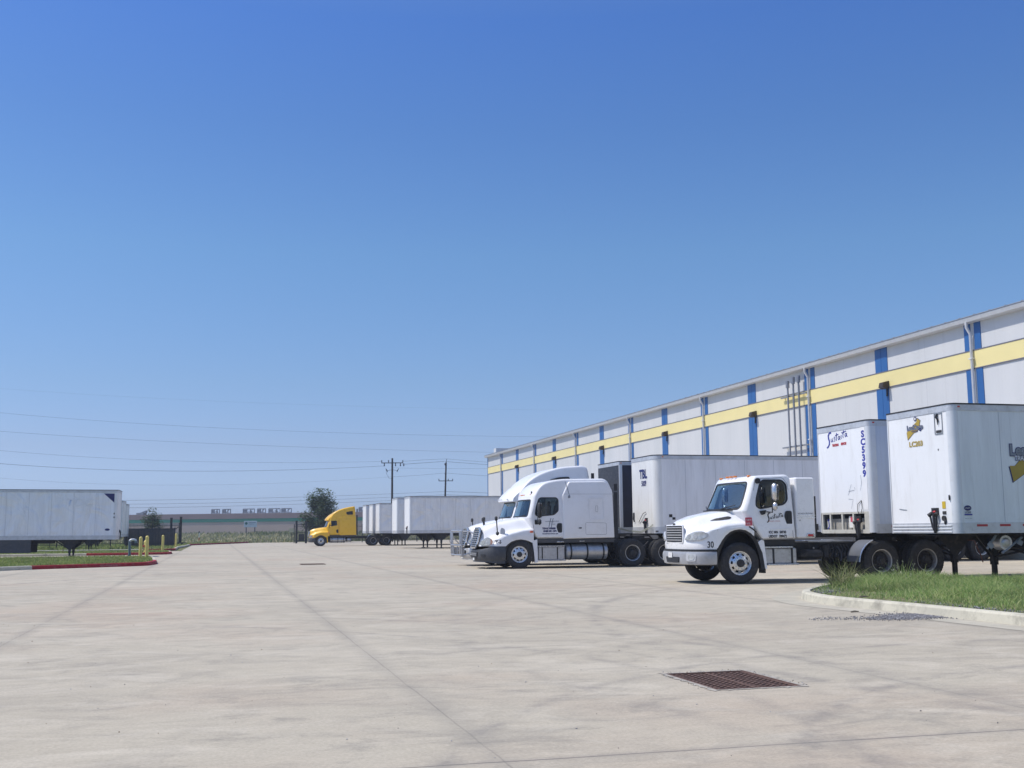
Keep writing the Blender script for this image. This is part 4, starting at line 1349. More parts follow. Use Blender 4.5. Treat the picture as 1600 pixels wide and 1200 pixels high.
from mathutils.bvhtree import BVHTree
def make_cab(root, outline, w, r, paint, sidewin, shield, cav, **kw):
    """outer shell with an inner cavity, door windows and windscreen opening, plus glass and rubber seals.
    sidewin: closed (x,z) outline; shield: (y,z) outline for the windscreen, cut from xs0 to xs1; cav: outline of the cavity"""
    xs0, xs1 = kw.pop('xs')
    cavw = kw.pop('cavw', w - 0.09)
    wx = sum(p[0] for p in sidewin) / len(sidewin); wz = sum(p[1] for p in sidewin) / len(sidewin)
    for k in range(6):
        B = lambda ins: body_mesh(outline, w, r, ins, **kw)
        cavm = body_mesh(cav, cavw, r * 1.3, 0, **kw)
        swl = prism_mesh(sidewin, w * 0.55, w + 1)
        swr = prism_mesh(sidewin, -w - 1, -w * 0.55)
        ws = prism_mesh(shield, xs0, xs1, 'X')
        me = boolean(B(0), [('DIFFERENCE', cavm), ('DIFFERENCE', swl), ('DIFFERENCE', swr), ('DIFFERENCE', ws)])
        tr = BVHTree.FromPolygons([v.co for v in me.vertices], [tuple(p.vertices) for p in me.polygons])
        good = True
        for s in (1, -1):
            for dz in (-.65, -.45):
                h = tr.ray_cast(Vector((wx, s * 3, wz + dz)), Vector((0, -s, 0)))
                if h[0] is None or abs(h[0].y) < w - .15: good = False
            h = tr.ray_cast(Vector((wx, s * 3, wz)), Vector((0, -s, 0)))
            if h[0] is not None and h[0].y * s > .5: good = False
        if good: break
        r *= 0.9; w += 0.0013; wx += .01
    print('cab boolean tries', k, good)
    cab = finish_mesh(me, 'cab', paint, root, 32)
    tree_ = BVHTree.FromPolygons([v.co for v in cavm.vertices], [tuple(p.vertices) for p in cavm.polygons])
    me.materials.append(LINER)
    for p in me.polygons:
        hit = tree_.find_nearest(p.center)
        if hit[0] is not None and hit[3] < 0.002:
            p.material_index = 1
    # glass panes = thin shell cut by slightly larger prisms
    def sane(g, need=0.12):
        if len(g.vertices) < 8: return False
        ysn = [abs(v.co.y) for v in g.vertices]; xsn = [v.co.x for v in g.vertices]
        if max(ysn) > w + .03 or max(xsn) > -1.2: return False
        bmc = bmesh.new(); bmc.from_mesh(g); ar = sum(f.calc_area() for f in bmc.faces); bmc.free()
        return ar > need
    def pane(nm, cutter, m, ins=0.016, th=0.006):
        for t in range(8):
            g = boolean(B(ins), [('DIFFERENCE', B(ins + th)), ('INTERSECT', cutter)])
            if sane(g): break
            ins += 0.0013; th += 0.0007
        print(nm, t)
        return finish_mesh(g, nm, m, cab, 30)
    pane('windscreen', prism_mesh(offset(shield, -0.012), xs0 + .05, xs1, 'X'), GLASS)
    pane('door_window', prism_mesh(offset(sidewin, -0.012), w * .6, w + 1), GLASSD)
    pane('door_window', prism_mesh(offset(sidewin, -0.012), -w - 1, -w * .6), GLASSD)
    def seal(nm, big, small):
        o_ = -0.006
        for t in range(8):
            g = boolean(B(o_), [('DIFFERENCE', B(0.02 - o_ * .3)), ('INTERSECT', big), ('DIFFERENCE', small)])
            if sane(g, .03): break
            o_ -= 0.0011
        print(nm, t)
        return finish_mesh(g, nm, BLACK, cab, 30)
    seal('window_seal', prism_mesh(offset(shield, -0.028), xs0 + .05, xs1 + .1, 'X'), prism_mesh(offset(shield, 0.014), xs0, xs1 + .2, 'X'))
    seal('window_seal', prism_mesh(offset(sidewin, -0.024), w * .6, w + 1), prism_mesh(offset(sidewin, 0.012), w * .5, w + 1.1))
    seal('window_seal', prism_mesh(offset(sidewin, -0.024), -w - 1, -w * .6), prism_mesh(offset(sidewin, 0.012), -w - 1.1, -w * .5))
    return cab

LINER = mat('cab_liner_grey', (0.26, 0.26, 0.27), 0.85, var=0.1)
from mathutils.bvhtree import BVHTree
def drape(obj, target, s=1, off=0.006):
    """lay a flat side piece (in the xz plane) onto the side of another mesh of the same thing"""
    tr = BVHTree.FromPolygons([v.co for v in target.data.vertices], [tuple(p.vertices) for p in target.data.polygons])
    for v in obj.data.vertices:
        h = tr.ray_cast(Vector((v.co.x, s * 3.0, v.co.z)), Vector((0, -s, 0)))
        if h[0] is not None:
            n = h[1]
            if n.y * s < 0: n = -n
            v.co = h[0] + n * off
    return obj
def side_patch(name, pts, m, parent, target, s, off=0.006, step=0.04):
    """a filled outline (x, z) draped onto a mesh side"""
    p = densify(pts, step)
    cx = sum(q[0] for q in p) / len(p); cz = sum(q[1] for q in p) / len(p)
    mb = MB(); rings = []
    for k in range(5):
        t = 1 - k / 4 * 0.98
        rings.append([(cx + (q[0] - cx) * t, 0, cz + (q[1] - cz) * t) for q in p])
    mb.grid(rings, closed=True)
    o = mb.build(name, m, parent, 40, fix=False)
    return drape(o, target, s, off)

def interior(root, xdash, xseat, z0, w, wheel=True):
    mb = MB()
    mb.xz([(xdash + .14, z0 + .60), (xdash + .10, z0 + .66), (xdash - .05, z0 + .70), (xdash - .22, z0 + .62), (xdash - .25, z0 + .2), (xdash + .1, z0 + .2)], -.6, .6)
    mb.xz([(xdash - .04, z0 + .62), (xdash - .22, z0 + .61), (xdash - .24, z0 + .2), (xdash - .04, z0 + .2)], -w + .14, w - .14)
    mb.build('dashboard', DASH, root, None)
    for s in (-1, 1):
        mb = MB()
        mb.box((xseat, s * .52, z0 + .35), (.5, .5, .16), None, .05)
        mb.box((xseat - .27, s * .52, z0 + .78), (.14, .48, .75), Matrix.Rotation(R(-9), 4, 'Y'), .05)
        mb.box((xseat - .34, s * .52, z0 + 1.22), (.10, .28, .2), None, .04)
        mb.build('seat', SEAT, root, 50)
    mb = MB()
    c = Vector((xdash - .42, .52, z0 + .72)); M = Matrix.Rotation(R(-55), 3, 'Y')
    pts = [c + M @ Vector((.23 * math.cos(t * math.pi / 12), .23 * math.sin(t * math.pi / 12), 0)) for t in range(24)]
    mb.tube(pts, .016, 6, closed=True)
    for t in (0, 8, 16): mb.tube([c, pts[t]], .012, 5)
    mb.tube([c, c + Vector((.28, 0, -.2))], .03, 6)
    mb.build('steering_wheel', BLACK, root, 60)

# ================================================================== HOOD
def plan_curve(xf, L, W_, n=2.6, cnt=27, ymax=1.0):
    """points (x, y) from y=-W to y=W; flat at the centre, turning back at the corners"""
    pts = []
    for k in range(cnt):
        a = -math.pi / 2 + math.pi * k / (cnt - 1)
        sy = math.copysign(abs(math.sin(a)) ** (2 / n), math.sin(a)) * W_
        sx = xf - L * (1 - abs(math.cos(a)) ** (2 / n))
        pts.append((sx, sy))
    return pts
def front_x(y, xf, L, W_, n=2.6):
    q = min(1, abs(y) / W_)
    return xf - L * (1 - (1 - q ** n) ** (1 / n))
def make_hood(root, P, paint):
    xf, L, W_, n = P['xf'], P['L'], P['W'], P['n']
    xc = P['xc']
    plan = plan_curve(xf, L, W_, n, 41)
    lean = P.get('lean', 0.0)
    zb = P['zb']
    def T(x, y, q):
        zc = lerpc(P['zc'], x); zs = lerpc(P['zs'], x); yd = lerpc(P['yd'], x)
        s = P.get('soft', 0.16)
        k = 1 - sstep(yd - s, yd + s, abs(y))
        dome = zc - P.get('crown', 0.05) * (abs(y) / max(yd, .1)) ** 2 * min(1, k * 2)
        z = zs + (dome - zs) * k
        # roll off towards the plan boundary
        d = min((q - x) * 0.9 if q > x else 0, 9)
        rr = P.get('rr', 0.10)
        e = min(1, d / rr)
        z -= rr * (1 - math.sqrt(max(0, 1 - (1 - e) ** 2)))
        e2 = min(1, (W_ - abs(y)) / (rr * 1.3))
        z -= rr * .9 * (1 - math.sqrt(max(0, 1 - (1 - e2) ** 2))) * (1 if e >= 1 else e)
        return z
    us = [0, .004, .012, .025, .045, .07, .10, .14, .19, .25, .31, .38, .45, .52, .59, .66, .73, .8, .87, .93, 1.0]
    rows = []
    # front face below the nose
    cols = len(plan)
    nose = [T(px - 1e-6, py, px) for px, py in plan]
    fr = 9
    for k in range(fr):
        t = k / fr
        row = []
        for (px, py), zn in zip(plan, nose):
            z = zb + (zn - zb) * t
            bulge = P.get('bulge', 0.03) * math.sin(math.pi * t)
            row.append((px + (bulge - lean * t), py, z))
        rows.append(row)
    for u in us:
        row = []
        for (px, py), zn in zip(plan, nose):
            x = px + (xc - px) * u
            z = T(x, py, px)
            row.append((x - lean * (1 - min(1, u * 5)), py, z))
        rows.append(row)
    mb = MB()
    mb.grid(rows)
    # side walls (both sides) down to the arch curve
    arch = P['arch']
    for s in (0, cols - 1):
        top = [rows[fr + i][s] for i in range(len(us))]
        sy = top[0][1]
        side = []
        m = 40
        xs_ = [top[0][0] + (xc - top[0][0]) * k / m for k in range(m + 1)]
        topz = []
        for x in xs_:
            for i in range(len(top) - 1):
                if top[i][0] >= x - 1e-9 >= top[i + 1][0] - 1e-6:
                    t = (top[i][0] - x) / max(1e-9, top[i][0] - top[i + 1][0]); topz.append(top[i][2] * (1 - t) + top[i + 1][2] * t); break
            else:
                topz.append(top[-1][2])
        grid = []
        for j in range(7):
            t = j / 6
            grid.append([(x, sy + math.copysign(0.012 * math.sin(t * 3.14) * sstep(0, .25, xs_[0] - x), sy), tz + (max(zb if x > P['archx0'] else 0, lerpc(arch, x)) - tz) * t) for x, tz in zip(xs_, topz)])
        fcol = []
        for j in range(7):
            z = grid[j][0][2]
            tz = max(0, min(1, (z - zb) / max(1e-6, nose[s] - zb)))
            fcol.append((plan[s][0] + P.get('bulge', .03) * math.sin(math.pi * tz) - lean * tz, sy, z))
        grid = [[fcol[j]] + grid[j] for j in range(7)]
        mb.grid(grid)
        # inward lip at the arch
        lip = [(p[0], p[1] - math.copysign(0.06, sy), p[2] + .01) for p in grid[-1]]
        mb.grid([grid[-1], lip])
    bmv = mb
    me = bmv.mesh('hood', [paint], None, fix=False)
    bm = bmesh.new(); bm.from_mesh(me)
    bmesh.ops.remove_doubles(bm, verts=bm.verts, dist=0.002)
    bmesh.ops.recalc_face_normals(bm, faces=bm.faces)
    bm.to_mesh(me); bm.free()
    return finish_mesh(me, 'hood', paint, root, 38)
def wheel_well(root, P, depth=0.55):
    """black liner behind the arch, one each side"""
    W_ = P['W']
    for s in (-1, 1):
        mb = MB()
        pts = [(x, z) for x, z in P['archpts']]
        def yo(x):
            q = max(0, min(1, (P['xf'] - x) / P['L']))
            return W_ * (1 - (1 - q) ** P['n']) ** (1 / P['n'])
        mb.grid([[(x, s * (yo(x) - .018), z) for x, z in pts], [(x, s * (W_ - depth), z) for x, z in pts]])
        cx = sum(p[0] for p in pts) / len(pts)
        inner = [(x + (cx - x) * .13, z - .05) for x, z in pts]
        mb.grid([[(x, s * (yo(x) - .016), z) for x, z in pts], [(x, s * (yo(x) - .035), z) for x, z in inner]])
        o = len(mb.v)
        mb.add([(x, s * (W_ - depth), z) for x, z in pts], [tuple(range(len(pts)))])
        mb.build('wheel_well', BLACK, root, 40)
def wrap_band(P, zs, off, x_end, ends=True, cnt=31, inner=0.05):
    """closed band following the plan curve; zs: list of (z, outward bulge). returns MB"""
    plan = plan_curve(P['xf'], P['L'], P['W'], P['n'], cnt)
    side = []
    k = 5
    x0 = plan[0][0]
    lead = [(x_end + (x0 - x_end) * i / k, -P['W']) for i in range(k)]
    path = lead + plan + [(x, -y) for x, y in reversed(lead)]
    nrm = []
    for i, p in enumerate(path):
        a = Vector(path[max(0, i - 1)]); b = Vector(path[min(len(path) - 1, i + 1)])
        d = (b - a).normalized(); nrm.append(Vector((d.y, -d.x)))
    mb = MB()
    rings = []
    for z, bl in zs:
        zf = z if callable(z) else (lambda x, z=z: z)
        rings.append([(p[0] + q.x * (off + bl), p[1] + q.y * (off + bl), zf(p[0])) for p, q in zip(path, nrm)])
    for z, bl in (zs[-1], zs[0]):
        zf = z if callable(z) else (lambda x, z=z: z)
        rings.append([(p[0] - q.x * inner, p[1] - q.y * inner, zf(p[0])) for p, q in zip(path, nrm)])
    rings.append(rings[0])
    mb.grid(rings)
    return mb
def surf_pt(P, y, off):
    x = front_x(y, P['xf'], P['L'], P['W'], P['n'])
    e = 1e-3
    dx = (front_x(abs(y) + e, P['xf'], P['L'], P['W'], P['n']) - front_x(abs(y), P['xf'], P['L'], P['W'], P['n'])) / e
    nx, ny = 1.0, -dx * (1 if y >= 0 else -1)
    l = math.hypot(nx, ny)
    return x + nx / l * off, y + ny / l * off
def patch_on_front(P, outline, off0, off1, xlean, n=1):
    """prism mapped onto the curved front: outline in (y, z)"""
    mb = MB()
    f = lambda o: (lambda y, z: (surf_pt(P, y, o)[0] + xlean(z), surf_pt(P, y, o)[1], z))
    ol = densify(outline, .06)
    cy = sum(p[0] for p in ol) / len(ol); cz = sum(p[1] for p in ol) / len(ol)
    rows = [[f(off0)(*p) for p in ol]]
    for k in range(6):
        t = 1 - k / 5 * .985
        rows.append([f(off1)(cy + (p[0] - cy) * t, cz + (p[1] - cz) * t) for p in ol])
    mb.grid(rows, closed=True)
    return mb

def wrap_side_text(name, body, size, m, parent, P, y0, y1, z, off=0.012):
    """flat text laid on the hood's front quarter between two points of the plan curve"""
    a = surf_pt(P, y0, off); b = surf_pt(P, y1, off)
    r = Vector((b[0] - a[0], b[1] - a[1], 0))
    return lettering(name, body, size, m, parent, (a[0], a[1], z), r, (0, 0, 1), bold=.006, sx=.8)

# ================================================================== SHARED TRUCK PIECES
def chassis(root, xfront, xrear, axles, wheelset, dual_y=(0.98, 0.66), ztop=0.98, z5=1.12, fifth=True, drive_kind=DRIVE, qf=None):
    mb = MB()
    for s in (-1, 1):
        mb.b2(xrear, xfront, s * .43 - .04, s * .43 + .04, ztop - .28, ztop, .01)
    for x in (xfront - .9, (xfront + xrear) / 2, xrear + .5, xrear + .05, axles[0] + .66): mb.b2(x - .05, x + .05, -.39, .39, ztop - .24, ztop - .04)
    for s in (-1, 1):
        x = xrear + .2
        while x < xfront - 1.5:
            mb.cyl((x, s * .47, ztop - .08), (x, s * .485, ztop - .08), .014, 6); mb.cyl((x, s * .47, ztop - .2), (x, s * .485, ztop - .2), .014, 6)
            x += .17
    mb.build('frame_rails', FRAME, root, 40)
    for ax in axles:
        mb = MB()
        mb.cyl((ax, -.9, .505), (ax, .9, .505), .075, 12)
        mb.lathe([(.02, -.12), (.17, -.1), (.21, 0), (.17, .1), (.02, .12)], 16, (ax, 0, .52), 'X')
        for s in (-1, 1):
            mb.cyl((ax - .25, s * .45, .45), (ax - .25, s * .45, .75), .1, 10); mb.tube([(ax + .45, s * .43, .62), (ax, s * .45, .42), (ax - .32, s * .45, .42)], .035, 6)
            mb.cyl((ax + .2, s * .3, .6), (ax + .42, s * .3, .66), .09, 10)
        mb.build('axle', FRAME, root, 40)
        for s in (-1, 1):
            add_wheel(root, drive_kind, ax, s * (dual_y[0] + .06), None, s)
            add_wheel(root, drive_kind, ax, s * (dual_y[1] + .04), None, -s)
    if fifth:
        mb = MB(); xm = sum(axles) / len(axles) + .12
        pts = [(xm + .45, .3), (xm + .45, -.3), (xm + .1, -.46), (xm - .5, -.35), (xm - .55, -.12), (xm - .1, -.05), (xm - .1, .05), (xm - .55, .12), (xm - .5, .35), (xm + .1, .46)]
        mb.xy(pts, z5 - .03, z5 + .01); mb.b2(xm - .2, xm + .25, -.5, -.42, ztop, z5 - .031); mb.b2(xm - .2, xm + .25, .42, .5, ztop, z5 - .031)
        mb.build('fifth_wheel', HUB, root, None)
def rear_fender(root, ax, y0, y1, m, R_=0.60, a0=100, a1=185):
    mb = MB(); rows = []
    for k in range(9):
        a = R(a0 + (a1 - a0) * k / 8)
        # angles measured from +z towards +x (forward)
        rows.append([(ax + R_ * math.sin(a - math.pi / 2 + math.pi / 2) if False else ax + R_ * math.cos(math.pi / 2 - R(0)) * 0 + R_ * math.cos(R(10 + 78 * k / 8)), y, .505 + R_ * math.sin(R(10 + 78 * k / 8))) for y in (y0, y1)])
    rows2 = [[(p[0] + .012, p[1], p[2] + .012) for p in r_] for r_ in reversed(rows)]
    mb.grid(rows + rows2 + [rows[0]])
    mb.build('quarter_fender', m, root, 40)
def fuel_tank(root, x0, x1, yc, zc, r, m=ALU2, strap=ALU, n=3, name='fuel_tank'):
    mb = MB(); L = x1 - x0
    mb.lathe([(.001, 0), (r * .7, .004), (r - .03, .02), (r, .05), (r, L - .05), (r - .03, L - .02), (r * .7, L - .004), (.001, L)], 32, (x0, yc, zc), 'X')
    t = mb.build(name, m, root, 40)
    for k in range(n):
        x = x0 + L * (.12 + .76 * k / max(1, n - 1))
        mb = MB(); mb.lathe([(r + .002, -.03), (r + .01, -.03), (r + .01, .03), (r + .002, .03)], 32, (x, yc, zc), 'X'); mb.build('strap', FRAME, t, 40)
    return t
def step_box(root, x0, x1, y0, y1, z0, z1, m=ALU2, treads=(0.02,)):
    mb = MB(); mb.b2(x0, x1, y0, y1, z0, z1, .02); b = mb.build('tool_box', m, root, 30)
    mb = MB(); mb.b2(x0 - .02, x1 + .02, y0 + (0.2 if y1 > 0 else 0), y1 + (.03 if y1 > 0 else -.0), z1 + .001, z1 + .045, .01)
    mb.b2(x0 - .04, x1 + .1, (y1 - .10 if y1 > 0 else y0 - .03), (y1 + .03 if y1 > 0 else y0 + .1), z0 - .05, z0 - .002, .01)
    mb.build('step', ALU, b, 30)
    mb = MB()
    for k in (.28, .86): mb.b2(x0 + (x1 - x0) * k - .02, x0 + (x1 - x0) * k + .02, (y1 + .0005 if y1 > 0 else y0 - .012), (y1 + .012 if y1 > 0 else y0 - .0005), z0 + .02, z1 - .02)
    mb.build('strap', FRAME, b, None)
    return b
def mirror(root, x, s, y, z0, z1, arm_z, shellm=CHROME, convex=True):
    mb = MB(); cz = (z0 + z1) / 2
    mb.box((x, y, cz), (.13, .19, z1 - z0), None, .055); m = mb.build('mirror', shellm, root, 50)
    mb = MB(); mb.b2(x - .068, x - .0655, y - .08, y + .08, z0 + .03, z1 - .03); mb.build('mirror_glass', CHROME, m, None)
    mb = MB(); mb.tube([(x - .02 + .1, s * (abs(y) - .28), arm_z), (x + .06, y - s * .02, arm_z - .02), (x + .065, y, z0 - .08), (x + .06, y, z0 + .1)], .016, 6); mb.build('mirror_arm', BLACK, m, 40)
    if convex:
        mb = MB(); mb.box((x, y, z0 - .13), (.12, .17, .22), None, .055); mb.build('convex_mirror', shellm, m, 50)
def hood_mirror(root, x, y, z, h=.45):
    mb = MB(); mb.tube([(x, y, z), (x + .03, y + math.copysign(.02, y), z + .08), (x + .06, y + math.copysign(.03, y), z + h)], .022, 6); mb.cyl((x, y, z - .03), (x, y, z + .02), .05, 10)
    m = mb.build('hood_mirror', BLACK, root, 50)
    mb = MB(); mb.box((x + .07, y + math.copysign(.03, y), z + h + .03), (.08, .18, .17), None, .035); mb.build('mirror_head', BLACK, m, 50)
    mb = MB(); mb.box((x + .02, y, z - .02), (.1, .14, .15), None, .04); mb.build('mirror_base', BLACK, m, 50)
def marker_row(root, xf, zf, ys, m=AMBER):
    for y in ys:
        mb = MB(); x = xf(y)
        mb.box((x, y, zf(y)), (.10, .07, .035), None, .016); mb.build('roof_light', m, root, 50)
def door_seam(root, pts, y, w=0.008, name='door_seam'):
    """thin dark recessed-looking line along a closed side outline"""
    o = offset(pts, w)
    mb = MB(); n = len(pts)
    for i in range(n):
        j = (i + 1) % n
        mb.add([(*((pts[i][0], y(pts[i][1]), pts[i][1])),), (pts[j][0], y(pts[j][1]), pts[j][1]), (o[j][0], y(o[j][1]), o[j][1]), (o[i][0], y(o[i][1]), o[i][1])], [(0, 1, 2, 3)])
    return mb.build(name, BLACK, root, None, fix=False)
def door_handle(root, x, z, y, s=1):
    mb = MB(); pts = rounded([(x - .11, z - .16), (x - .11, z + .18), (x + .06, z + .18), (x + .10, z + .05), (x + .04, z - .16)], .05)
    mb.xz(pts, y, y + s * .012); mb.xz([(p[0] * .0 + x - .02 + (p[0] - x) * .4, z + (p[1] - z) * .55) for p in pts], y + s * .012, y + s * .03)
    mb.build('door_handle', BLACK, root, 40)

# ================================================================== WHITE DAY CAB TRACTOR
def make_day_cab():
    root = tag(empty('day_cab_tractor'), 'white day cab tractor with number 30 on its fender and a silver bumper', 'semi truck')
    P = dict(xf=-.30, L=.62, W=1.19, n=2.7, xc=-1.93, zb=.85, lean=0.02, rr=.11, bulge=.02, soft=.2, crown=.05,
             zc=[(-2.0, 1.80), (-1.75, 1.80), (-1.4, 1.80), (-.9, 1.71), (-.55, 1.60), (-.30, 1.47)],
             zs=[(-2.0, 1.45), (-1.6, 1.51), (-1.2, 1.48), (-.85, 1.38), (-.55, 1.26), (-.3, 1.2)],
             yd=[(-2.0, .95), (-1.5, .86), (-.9, .66), (-.3, .5)],
             archx0=-.90,
             arch=[(-2.2, .9), (-2.02, 1.05), (-1.93, 1.16), (-1.82, 1.25), (-1.7, 1.31), (-1.56, 1.335), (-1.42, 1.32), (-1.3, 1.28), (-1.18, 1.2), (-1.08, 1.09), (-.99, .96), (-.92, .85)],
             archpts=[(-.85, .46), (-.88, .7), (-.96, .88), (-1.08, 1.09), (-1.18, 1.2), (-1.3, 1.28), (-1.42, 1.32), (-1.56, 1.335), (-1.7, 1.31), (-1.82, 1.25), (-1.93, 1.16), (-2.03, 1.02), (-2.12, .8), (-2.17, .55), (-2.19, .36)])
    hood = make_hood(root, P, WHITE)
    wheel_well(root, P)
    # grille
    g0 = lambda z: -.012 - .02 * (z - .85) / .65
    mb = patch_on_front(P, rounded([(-.50, 1.02), (.50, 1.02), (.52, 1.10), (.50, 1.43), (-.50, 1.43), (-.52, 1.10)], .04), .012, .03, g0)
    gr = mb.build('grille', BLACK, root, None)
    for k in range(6):
        z = 1.075 + k * .062
        mb = MB(); mb.grid([[(surf_pt(P, y / 10, o)[0] + g0(z), surf_pt(P, y / 10, o)[1], z + dz) for y in (-4.8, -4, -3, -2, -1, 0, 1, 2, 3, 4, 4.8)] for o, dz in ((.03, -.007), (.045, -.009), (.05, .002), (.04, .009), (.03, .008))])
        mb.build('grille_bar', SILVER2, gr, 40)
    ring = rounded([(-.53, 1.0), (.53, 1.0), (.55, 1.10), (.53, 1.46), (-.53, 1.46), (-.55, 1.10)], .05); ring2 = offset(ring, .025)
    mb = MB(); rr = []
    for o, pts in ((.008, ring), (.045, ring), (.05, ring2), (.012, ring2)):
        rr.append([(surf_pt(P, y, o)[0] + g0(z), surf_pt(P, y, o)[1], z) for y, z in pts] )
        rr[-1].append(rr[-1][0])
    mb.grid(rr); mb.build('grille_surround', WHITE, gr, 40)
    mb = MB(); mb.box((front_x(0, P['xf'], P['L'], P['W'], P['n']) - .01, 0, 1.475), (.05, .12, .05), None, .02); mb.build('badge', HUB, gr, 40)
    for (ya, yb) in ((-.36, -.22), (-.15, .15), (.22, .36)):
        mb = patch_on_front(P, rounded([(ya, .905), (yb, .905), (yb + .02, .96), (ya - .02, .96)], .015), .004, .016, g0); mb.build('air_slot', BLACK, root, None)
    # headlights on the front quarter, a lens bulging from the curved corner
    for s in (-1, 1):
        a = [(.62, 1.08), (.86, 1.05), (1.08, 1.07), (1.165, 1.14), (1.17, 1.24), (1.11, 1.295), (.98, 1.29), (.80, 1.23), (.67, 1.14)]
        a = rounded([(s * y, z) for y, z in a], .05)
        mb = patch_on_front(P, a, -.01, .030, lambda z: 0.0); hl = mb.build('headlight', SILVER, root, 40)
        mb = patch_on_front(P, offset(a, .018), .030, .042, lambda z: 0.0); mb.build('lens', LENS, hl, 40)
        for yy in (.80, .98):
            x, y = surf_pt(P, s * yy, .043); d = Vector((x, y, 0)) - Vector((*surf_pt(P, s * yy, 0), 0))
            d = d.normalized(); mb = MB(); c = Vector((x, y, 1.165)); mb.cyl(c - d * .002, c + d * .006, .055, 16); mb.build('reflector', CHROME, hl, 40)
    # bumper
    P2 = dict(P); P2['xf'] = -.27; P2['L'] = .6; P2['W'] = 1.2
    mb = wrap_band(P2, [(.47, -.05), (.49, .0), (.56, .02), (.74, .03), (.785, .02), (.80, -.01)], .0, -.90)
    bu = mb.build('bumper', mat('bumper_silver', (.44, .45, .47), .4, .3, var=.1, dirt=(.25, .23, .2), dirt_amt=.5), root, 40)
    mb = wrap_band(P2, [(.800, .004), (.848, .004)], 0, -.9); mb.build('bumper_gap', BLACK, root, 40)
    b0 = lambda z: 0.0
    mb = patch_on_front(P2, rounded([(-.36, .52), (.36, .52), (.42, .66), (-.42, .66)], .03), .018, .04, b0); mb.build('air_intake', BLACK, bu, None)
    mb = patch_on_front(P2, [(-.22, .64), (.02, .64), (.02, .77), (-.22, .77)], .04, .05, b0); mb.build('plate', PAPER, bu, None)
    lettering('plate_number', '1', .09, REDV, bu, (-.27 + .052, -.13, .67), (0, 1, 0), (0, 0, 1))
    for s in (-1, 1):
        mb = patch_on_front(P2, rounded([(s * .72, .56), (s * 1.0, .56), (s * 1.02, .74), (s * .72, .76)], .05), .015, .036, b0); mb.build('fog_recess', SILVER, bu, 40)
        mb = patch_on_front(P2, rounded([(s * .80, .59), (s * .97, .59), (s * .97, .72), (s * .80, .72)], .06), .037, .043, b0); mb.build('fog_light', LENS, bu, 40)
    # cab
    outl = densify(rounded([(-1.42, 1.78), (-1.86, 2.55), (-1.98, 2.66), (-2.95, 2.70), (-3.06, 2.60), (-3.09, 1.09), (-2.14, 1.07), (-1.80, 1.34), (-1.62, 1.45)], [.04, .12, .15, .12, .08, .04, .04, .05, .05], 4), .16)
    cav = densify(rounded([(-1.64, 1.84), (-1.98, 2.46), (-2.10, 2.56), (-2.90, 2.60), (-3.0, 2.5), (-3.02, 1.18), (-2.20, 1.17), (-1.95, 1.42), (-1.76, 1.6)], .05, 3), .2)
    sw = rounded([(-2.26, 2.545), (-2.78, 2.545), (-2.90, 2.44), (-2.90, 2.05), (-2.80, 1.95), (-2.14, 1.845), (-2.045, 1.90), (-2.06, 2.08), (-2.18, 2.44)], .07, 4)
    sh = rounded([(-.98, 1.84), (.98, 1.84), (.90, 2.50), (-.90, 2.50)], .10, 5)
    cab = make_cab(root, outl, 1.17, .13, WHITE, sw, sh, cav, xs=(-2.02, -1.0), tumble=.07, z0=1.4, curve=(.30, -2.35))
    interior(root, -1.8, -2.65, 1.15, 1.1)
    yf = lambda z: 1.172 * (1 - .07 * (z - 1.4)) + .003
    for s in (1, -1):
        door = rounded([(-1.90, 1.87), (-2.06, 2.58), (-2.82, 2.62), (-2.95, 2.45), (-2.99, 1.66), (-3.0, 1.09), (-2.13, 1.085), (-1.925, 1.34)], .05, 4)
        door_seam(cab, door, (lambda z, s=s: s * yf(z)))
        door_handle(cab, -2.885, 1.60, s * (yf(1.6)), s)
        mb = MB(); mb.xz([(-2.38, 1.315), (-2.96, 1.34), (-2.96, 1.355), (-2.38, 1.335)], s * yf(1.3), s * (yf(1.3) + .012)); mb.build('door_crease', WHITE, cab, None)
        mb = MB(); mb.cyl((-2.115, s * (yf(2.53) - .02), 2.53), (-2.115, s * (yf(2.53) + .05), 2.53), .07, 16); mb.build('grab_knob', BLACK, cab, 40)
        mb = MB(); mb.xz(rounded([(-2.11, 1.78), (-2.28, 1.80), (-2.24, 1.70), (-2.16, 1.68)], .02), s * yf(1.75), s * (yf(1.75) + .06)); mb.build('mirror_bracket', BLACK, cab, 40)
        mirror(root, -2.40, s, s * 1.42, 2.02, 2.46, 1.76)
        mb = MB(); mb.box((-1.82, s * 1.06, 1.90), (.02, .02, .02)); 
        # side vent of the hood
        side_patch('hood_vent', rounded([(-.98, 1.545), (-1.12, 1.60), (-1.42, 1.655), (-1.50, 1.63), (-1.44, 1.585), (-1.2, 1.555)], .03), HUB, root, hood, s, .008)
        # black trim lip between fender and door
        mb = MB(); mb.tube([(-1.80, s * 1.20, 1.40), (-1.88, s * 1.2, 1.345), (-1.99, s * 1.19, 1.26)], .018, 6); mb.build('latch', BLACK, root, 40)
    for y in (-.8, -.22, 0, .22, .8):
        x = -1.93 - .30 * (abs(y) / 1.17) ** 2.2 * .8
        mb = MB(); mb.box((x, y, 2.675 - (.012 if abs(y) > .5 else 0)), (.11, .07, .045), None, .018); mb.build('roof_light', AMBER, root, 50)
    # wipers
    for s in (-1, 1):
        mb = MB(); mb.tube([(-1.40 - .07 * (s > 0), s * .2, 1.835), (-1.47, s * .55, 1.87), (-1.60, s * .86, 1.93)], .012, 5); mb.build('wiper', BLACK, root, 40)
